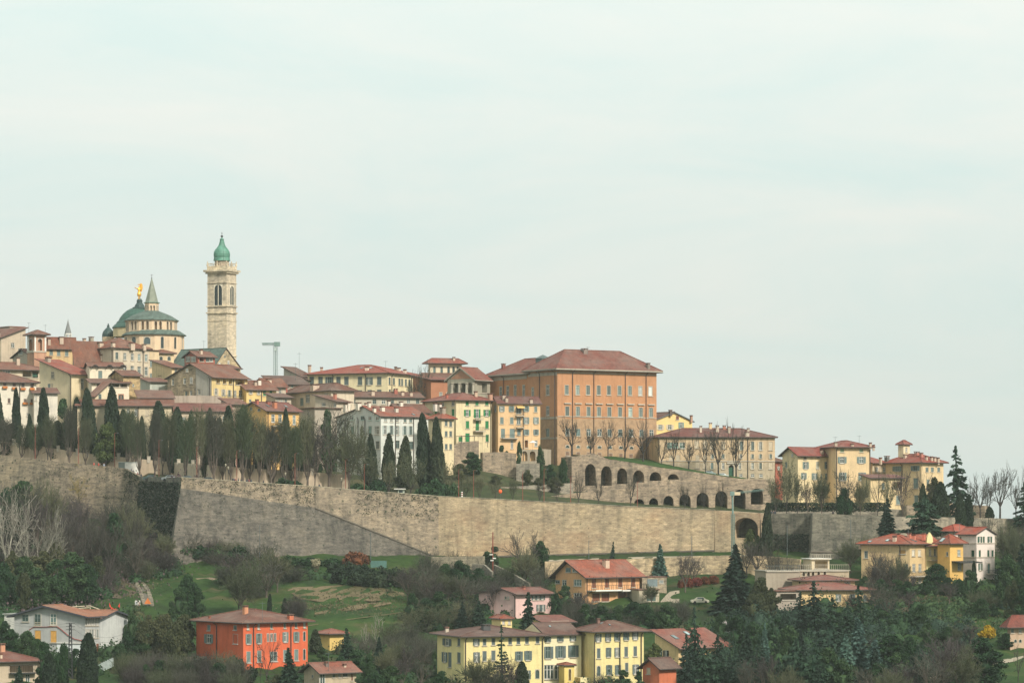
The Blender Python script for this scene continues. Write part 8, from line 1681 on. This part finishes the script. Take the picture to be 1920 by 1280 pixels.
# tent, kiosk
Y = Yw(240) + 5.5; M = frameM(P(222, 893, Y)); s = Y / F; tn = empty('market_tent', M, 'white box tent with a grey end on the rampart road', 'tent')
m = MB(); m.box(12 * s, 0, -1, 38 * s, 3.4, 26 * s); m.obj('white_side', WHITE, tn); m = MB(); m.box(0, .15, -1, 12 * s - .01, 3.2, 27 * s); m.obj('grey_end', flat((150, 162, 156), .6, key='grey_canvas'), tn); m = MB(); m.box(-.1, -.12, 26 * s, 38 * s + .1, 3.5, 26 * s + .18); m.obj('roof', flat((206, 212, 204), .7, key='tent_roof'), tn)
Y = Yw(750) + 5; M = frameM(P(750, 926, Y)); k_ = empty('kiosk', M, 'pale green kiosk with flat white roof above the rampart', 'kiosk'); s = Y / F
m = MB(); m.box(-4 * s, 0, -1, 8 * s, 2.2, 9 * s); m.obj('cabin', flat((186, 196, 176), .7, key='kiosk_green'), k_); m = MB(); m.box(-11 * s, -.6, 9 * s, 10 * s, 2.8, 10.6 * s); m.obj('roof', WHITE, k_); m = MB(); m.box(-2 * s, -.05, 3 * s, 5 * s, -.005, 7.5 * s); m.obj('hatch', GLS, k_)
# patio umbrella on the peach house terrace
M = frameM(P(999, 843, 859)); u = empty('parasol', M, 'white square parasol on the terrace of the peach apartment house', 'parasol'); s = 859 / F
m = MB(); m.beam((0, 0, -.5), (0, 0, 17 * s), .04); m.obj('pole', METAL, u); m = MB(); m.lathe([(9 * s, 13.2 * s), (.1, 17.4 * s)], 8); m.obj('canopy', WHITE, u)
# street lamps: thin rust red columns with a small lantern
def lamp(px, top, Y, label, col=REDP, h_=None, group='red lamp posts along the rampart', bz=None, dbl=False):
    z0 = gz(px, Y) if bz is None else Z_(bz, Y); M = frameM((X_(px, Y), Y, z0)); H = Z_(top, Y) - z0; r = empty('street_lamp', M, label, 'street lamp', group)
    m = MB(); m.path([(0, 0, -.5), (0, 0, H * .3), (0, 0, H)], [.10, .075, .05], 6); m.obj('pole', col, r)
    m = MB(); m.path([(0, 0, H - .05), (.35, -.1, H + .12), (.75, -.2, H + .05)], .04, 4); m.obj('arm', col, r); m = MB(); m.box(.55, -.32, H - .04, 1.05, -.08, H + .08); m.obj('lantern', METAL, r)
for i, (px, top) in enumerate(((66, 797), (147, 803), (215, 812), (298, 825), (369, 838), (444, 845), (553, 850), (648, 862), (683, 870), (860, 880), (888, 882), (980, 884), (1020, 880), (1070, 893), (1195, 903))):
    lamp(px, top, Yw(px) + 3.2, '{} rust red lamp post along the rampart, counted from the flower box house'.format(ORD[i]))
for i, (px, top) in enumerate(((423, 869), (428, 874), (535, 885), (640, 895))):
    Y = Yw(px) + 2.2; M = frameM((X_(px, Y), Y, gz(px, Y))); r = empty('lantern_lamp', M, '{} short old fashioned lantern lamp at the rampart edge'.format(ORD[i]), 'street lamp', 'lantern lamps at the rampart edge'); H = Z_(top, Y) - gz(px, Y)
    m = MB(); m.path([(0, 0, -.4), (0, 0, H - .7)], .06, 6); m.obj('pole', IRON, r); m = MB(); m.lathe([(.1, H - .7), (.24, H - .25), (.26, H - .2), (.05, H)], 6); m.obj('lantern', flat((196, 186, 160), .6, key='lantern_glass'), r)
for px, top, b, lab in ((487, 985, 1062, 'tall pale grey post against the grey rampart'), (695, 998, 1058, 'pale grey post beside the green metal fence'), (1104, 1013, 1050, 'pale post on the grass bank below the tan rampart'), (1297, 1005, 1044, 'pale post by the roadside below the tan rampart'), (1476, 985, 1040, 'thin pale lamp post before the grey recessed rampart'), (1595, 975, 1060, 'thin pale post left of the yellow baroque villa')):
    Y = min(Yb(px, b), Yw(px) - 4); M = frameM((X_(px, Y), Y, gz(px, Y))); r = tag(bpy.data.objects.new('utility_post', None), lab, 'post', 'pale posts below the rampart'); COL.objects.link(r); r.matrix_world = M; m = MB(); H = Z_(top, Y) - gz(px, Y); m.path([(0, 0, -.5), (0, 0, H)], [.09, .06], 6); m.obj('pole', METAL, r); m = MB(); m.box(-.12, -.5, H, .12, .05, H + .08); m.obj('lantern', METAL, r)
# red steel pole with small signs by the stairs
Y = 757; M = frameM(P(924, 1058, Y)); r = empty('sign_pole', M, 'red brown steel pole with two small white signs by the stairs', 'pole'); s = Y / F
m = MB(); m.path([(0, 0, -2), (0, 0, 61 * s)], [.17, .12], 6); m.obj('pole', REDP, r)
for dx, py in ((-3, 1039), (3, 1046), (-1.5, 1050)): m = MB(); z = (1058 - py) * s; m.box((dx - 3) * s, -.25, z - .13, (dx + 3) * s, -.19, z + .13); m.obj('sign_board', WHITE, r)
# dark lattice pylon bottom left
Y = 618; M = frameM((X_(132, Y), Y, gz(132, Y))); r = empty('lattice_pylon', M, 'dark tapering lattice power pole before the grey renovated house', 'power pole'); H = Z_(1167, Y) - gz(132, Y); m = MB()
for k in range(14):
    z0, z1 = H * k / 14, H * (k + 1) / 14; w0, w1 = .42 - .26 * k / 14, .42 - .26 * (k + 1) / 14
    cs0 = [(a * w0, b * w0, z0) for a, b in ((1, 1), (1, -1), (-1, -1), (-1, 1))]; cs1 = [(a * w1, b * w1, z1) for a, b in ((1, 1), (1, -1), (-1, -1), (-1, 1))]
    for i in range(4): m.beam(cs0[i], cs1[i], .075); m.beam(cs0[i], cs1[(i + 1) % 4], .045)
m.obj('lattice_mast', IRON, r)
for k, z in enumerate((H - .1, H - .7, H - 1.3)): mm = MB(); mm.beam((-.9, .3, z), (.9, -.3, z), .05); mm.obj('crossarm', IRON, r); 
for i, (dx, dz, x2, y2, Y2) in enumerate(((-.8, -.1, -30, 1150, 640), (.8, -.1, 232, 1188, 640), (-.8, -.7, -30, 1140, 640), (.8, -1.3, 232, 1196, 640))):
    a = M @ Vector((dx, 0, H + dz)); b = P(x2, y2, Y2); mm = MB(); mm.path([a + (b - a) * t_ + Vector((0, 0, -1.6 * math.sin(math.pi * t_))) for t_ in np.linspace(0, 1, 9)], .022, 3); mm.v = [tuple(M.inverted() @ Vector(q)) for q in mm.v]; mm.obj('power_line', IRON, r)
# antennas on roofs
for px, top, bot, Y, lab in ((561, 660, 700, 935, 'tall thin antenna mast beside the grey gable end'), (554, 680, 708, 932, 'short thin antenna behind the ridge house'), (492, 1128, 1158, 640, 'roof antenna on the vivid red villa'), (616, 1222, 1250, 604, 'roof antenna on the tile roof cottage'), (382, 638, 660, 925, 'antenna on the roof between domes and bell tower'), (1566, 818, 836, 852, 'antenna on the pale yellow house roof'), (1611, 816, 832, 858, 'antenna on the tall promenade block'), (54, 604, 622, 960, 'thin mast left of the brick roof lantern'), (85, 608, 630, 960, 'thin mast right of the brick roof lantern'), (1703, 980, 1002, 720, 'antenna above the baroque villa chimneys'), (1102, 650, 662, 893, 'thin rod on the palace ridge'), (723, 676, 692, 935, 'thin rod on the long yellow palace roof'), (1799, 980, 990, 738, 'antenna on the white villa roof')):
    M = frameM(P(px, bot + 4, Y)); s = Y / F; H = (bot + 4 - top) * s; r = empty('antenna', M, lab, 'antenna', 'roof antennas'); m = MB(); m.path([(0, 0, -.3), (0, 0, H)], .045, 4); m.obj('rod', METAL, r)
    m = MB(); m.beam((-.6, 0, H * .93), (.6, 0, H * .93), .03); m.obj('crossbar', METAL, r)
# green corrugated fence panel, white railings, signs, site things
Y = Yb(708, 1064); M = frameM((X_(695, Y), Y, gz(695, Y))); s = Y / F; r = empty('sheet_fence', M, 'teal green corrugated sheet fence under the rampart', 'fence')
for k in range(12): m = MB(); m.box(k * 2.5 * s, (k % 2) * .06, -.3, (k + 1) * 2.5 * s - .01, (k % 2) * .06 + .05, 13 * s); m.obj('panel', flat((96, 140, 130), .6, key='teal_sheet'), r)
Y = Yb(195, 1262); M = frameM((X_(181, Y), Y, gz(181, Y)), -.2); s = Y / F; r = empty('mesh_fence', M, 'grey metal panel fence sloping beside the grey renovated house', 'fence')
for k in range(8):
    m = MB(); x0 = k * 4.2 * s; x1 = x0 + 4.0 * s; z = k * 1.9 * s
    for q in range(9): x = x0 + (x1 - x0) * q / 8; m.beam((x, 0, z), (x, 0, z + 16 * s), .025, n=3)
    m.beam((x0, 0, z + 16 * s), (x1, 0, z + 16 * s), .05); m.beam((x0, 0, z), (x1, 0, z), .05); m.obj('panel', flat((190, 200, 196), .7, key='galvanised'), r)
Y = Yb(258, 1142); M = frameM((X_(258, Y), Y, gz(258, Y))); s = Y / F; r = empty('site_board', M, 'white construction notice board with small printed panels beside the path', 'sign')
m = MB(); m.box(-5 * s, 0, 1.0, 5 * s, .06, 17 * s); m.obj('board', WHITE, r)
for dx in (-4, 4): m = MB(); m.beam((dx * s, .1, -.3), (dx * s, .1, 1.2), .05); m.obj('post', METAL, r)
for i, (dx, dz) in enumerate(((-3, 14), (0, 14.2), (2.8, 13.6), (-3, 11), (0, 10.6), (2.9, 10.8), (-2.8, 7.8), (.4, 7.6), (3, 8))):
    m = MB(); m.box((dx - 1) * s, -.02, dz * s - .1, (dx + 1) * s, -.004, dz * s + .1); m.obj('notice', flat(((90, 110, 150), (70, 74, 80), (180, 90, 80))[i % 3], .6, key='notice_%d' % (i % 3)), r)
Y = Yb(214, 1144); M = frameM((X_(205, Y), Y, gz(205, Y))); s = Y / F; r = empty('safety_net', M, 'bright orange red safety net hanging in a curve behind the grey house', 'net')
m = MB(); pr_ = [(0, 15), (3, 7), (9, 3), (15, 5), (20, 15)]
for a, b in zip(pr_[:-1], pr_[1:]): m.face([(a[0] * s, 0, a[1] * s), (b[0] * s, .1, b[1] * s), (b[0] * s, .1, (b[1] - 8) * s), (a[0] * s, 0, (a[1] - 6) * s)]); m.face([(a[0] * s, .08, a[1] * s), (b[0] * s, .18, b[1] * s), (b[0] * s, .18, (b[1] - 8) * s), (a[0] * s, .08, (a[1] - 6) * s)])
m.obj('net', flat((238, 66, 40), .7, key='net_orange'), r)
for x in (0, 20 * s): m = MB(); m.beam((x, .05, -1), (x, .05, 15.5 * s), .05); m.obj('stake', METAL, r)
Y = Yb(277, 1138); M = frameM((X_(277, Y), Y, gz(277, Y))); r = empty('warning_sign', M, 'small orange triangular roadworks sign at the path foot', 'sign'); m = MB(); m.add([(-.8, 0, .8), (.8, 0, .8), (0, 0, 2.2), (-.8, .06, .8), (.8, .06, .8), (0, .06, 2.2)], [(0, 1, 2), (5, 4, 3), (0, 3, 4, 1), (1, 4, 5, 2), (2, 5, 3, 0)]); m.obj('plate', flat((230, 130, 60), .7, key='sign_orange'), r); m = MB(); m.beam((0, .1, -.3), (0, .1, 1.2), .04); m.obj('post', METAL, r)
Y = Yw(938) + 7; M = frameM(P(938, 935, Y)); s = Y / F; r = empty('orange_globe', M, 'round orange red globe on a thin post by the terrace wall', 'balloon'); m = MB(); m.lathe([(.05, 10.2 * s), (2.2 * s, 11 * s), (3.7 * s, 14 * s), (2.4 * s, 17 * s), (.05, 18 * s)], 14); m.obj('globe', ORNG, r, smooth=True); m = MB(); m.beam((0, 0, -1), (0, 0, 10.4 * s), .04); m.obj('post', METAL, r)
Y = Yw(866) + 5; M = frameM(P(866, 931, Y)); s = Y / F; r = empty('striped_bollard', M, 'red and white striped bollard at the start of the terrace wall', 'bollard')
for k in range(5): m = MB(); m.lathe([(1.8 * s, k * 1.9 * s), (1.8 * s, (k + 1) * 1.9 * s)], 8); m.obj('band', REDP if k % 2 else WHITE, r)
# roof timber frame beside the grey house (scaffold of raw boards)
RAW = flat((214, 198, 170), .7, key='raw_wood'); Y = Yb(150, 1150); M = frameM((X_(113, Y), Y, gz(113, Y) + 1)); s = Y / F; r = empty('timber_frame', M, 'raw timber frame of an unfinished roof behind the grey renovated house', 'scaffold')
for (xa, za, xb, zb) in ((0, 14, 22, 18), (22, 22, 56, 24), (22, 18, 56, 21), (56, 24, 92, 10), (30, 8, 30, 25), (56, 6, 56, 25), (18, 6, 18, 18), (74, 4, 74, 17), (92, 2, 92, 12), (22, 12, 56, 12)):
    m = MB(); m.beam((xa * s, 0, za * s - 2.2), (xb * s, .3, zb * s - 2.2), .11); m.obj('timber', RAW, r)
for zb, xa, xb in ((7, 22, 54), (13, 24, 54)): m = MB(); m.box(xa * s, .2, zb * s - 2.2, xb * s, .35, (zb + 5) * s - 2.2); m.obj('boarding', WHITE, r)
# stair path with stone kerbs
for side, dx in (('inner', 0), ('outer', 15)):
    pts = [(243 + dx * .4, 1083), (256 + dx * .7, 1092), (263 + dx, 1108), (268 + dx, 1124), (272 + dx * .9, 1134)]; st_ = []
    for i in range(len(pts) - 1):
        for k in range(5): t_ = k / 5; st_.append((pts[i][0] + (pts[i + 1][0] - pts[i][0]) * t_, pts[i][1] + (pts[i + 1][1] - pts[i][1]) * t_))
    px, py = st_[0]; Y = Yb(px, py); M = frameM((X_(px, Y), Y, gz(px, Y))); r = empty('stone_kerb', M, ('inner' if dx == 0 else 'outer') + ' rubble kerb of the curved stair path on the slope', 'kerb'); Mi = M.inverted()
    for px, py in st_:
        Y = Yb(px, py); q = Mi @ Vector((X_(px, Y), Y, gz(px, Y))); m = MB(); w = .34 + .1 * random.random(); m.box(q.x - w, q.y - .5, q.z - .4, q.x + w, q.y + .5, q.z + .35 + .2 * random.random()); m.obj('stone', S_GARD, r)
patch('stair_path', flat((150, 142, 126), .4, .95, key='old_paving'), list(range(248, 286, 3)), [(248, 1090), (262, 1116), (270, 1134), (284, 1134)], [(248, 1084), (262, 1091), (276, 1104), (284, 1128)], .1)
# people on the rampart road: continuous small figures
def person(px, Y, label, shirt, rot, arms, z=None):
    z = gz(px, Y) + .14 if z is None else z; M = frameM((X_(px, Y), Y, z), rot); r = empty('person', M, label, 'person', None); V, E, Rr = figure_verts(*arms)
    skin_body('body', V, E, Rr, flat((70, 76, 88), .5, key='dark_trousers'), r, sub=1)
    m = MB(); m.lathe([(.19, .86), (.21, 1.1), (.235, 1.34), (.13, 1.48)], 10); m.v = [(x, y * .72, zz) for x, y, zz in m.v]; m.obj('jacket', flat(shirt, .6, key='cloth_%d_%d_%d' % shirt), r, smooth=True)
    m = MB(); m.lathe([(.03, 1.50), (.085, 1.54), (.10, 1.62), (.085, 1.70), (.03, 1.735)], 10); m.v = [(x, y - .012, zz) for x, y, zz in m.v]; m.obj('head', flat((226, 180, 150), .6, key='skin'), r, smooth=True)
    m = MB(); m.lathe([(.105, 1.62), (.112, 1.68), (.08, 1.745), (.02, 1.765)], 10, (0, .02)); m.obj('hair', flat((74, 60, 52), .4, key='dark_hair'), r, smooth=True)
A1 = ([(-.27, .02, 1.14), (-.26, -.12, .92)], [(.27, .02, 1.14), (.26, -.10, .92)]); A2 = ([(-.26, -.05, 1.15), (-.12, -.26, 1.08)], [(.27, .04, 1.14), (.28, -.02, .90)])
for px, lab, col, ro, ar in ((250, 'person in dark coat standing by the white tent', (60, 70, 84), .4, A1), (246.5, 'person in blue jacket beside the one in a dark coat', (90, 110, 140), 2.2, A2), (258, 'person in red top near the tent corner', (176, 84, 80), -.5, A2), (265, 'person in black at the head of the parapet steps', (50, 54, 60), 1.2, A1), (195, 'person in pale top on the sunny rampart road', (190, 200, 214), .3, A1), (185, 'person in orange vest on the rampart road', (235, 100, 70), -.2, A1), (176, 'second person in orange vest nearer the pollard', (235, 100, 70), .5, A2), (322, 'person in black behind the white parked car', (56, 60, 66), .1, A1), (599, 'person in dark clothes under the rear avenue trees', (58, 64, 72), .6, A1)):
    person(px, Yw(px) + (2.2 if px != 322 else 7), lab, col, ro, ar)
for i, px in enumerate((437, 441, 447, 452, 463, 467, 471, 494)): person(px, Yw(px) + 2.0, '{} person of the small crowd leaning at the parapet under the avenue'.format(ORD[i]), ((70, 70, 80), (150, 70, 66), (60, 80, 90), (90, 90, 96))[i % 4], i * .7, (A1, A2)[i % 2])
for i, px in enumerate((1446, 1450, 1453, 1562)): person(px, Yw(px) + 2.0, '{} person at the promenade parapet right of the arcade'.format(ORD[i]), ((60, 66, 76), (90, 70, 80), (60, 84, 100), (70, 60, 60))[i], i, A1)
# ---------------------------------------------------------------- the pale air between here and the hill
mb = MB(); mb.box(-2500, -600, -49.8, 2500, 2900, 101.0); hz = mb.obj('haze', None); hz.data.materials.clear()
hm_ = bpy.data.materials.new('haze_air'); hm_.use_nodes = True; t = hm_.node_tree; t.nodes.clear()
o_ = N(t, 'ShaderNodeOutputMaterial'); v_ = N(t, 'ShaderNodeVolumePrincipled'); v_.inputs['Density'].default_value = HAZE; v_.inputs['Color'].default_value = (.90, .97, .95, 1); v_.inputs['Anisotropy'].default_value = .0
t.links.new(v_.outputs[0], o_.inputs['Volume']); hz.data.materials.append(hm_); hz['kind'] = 'stuff'
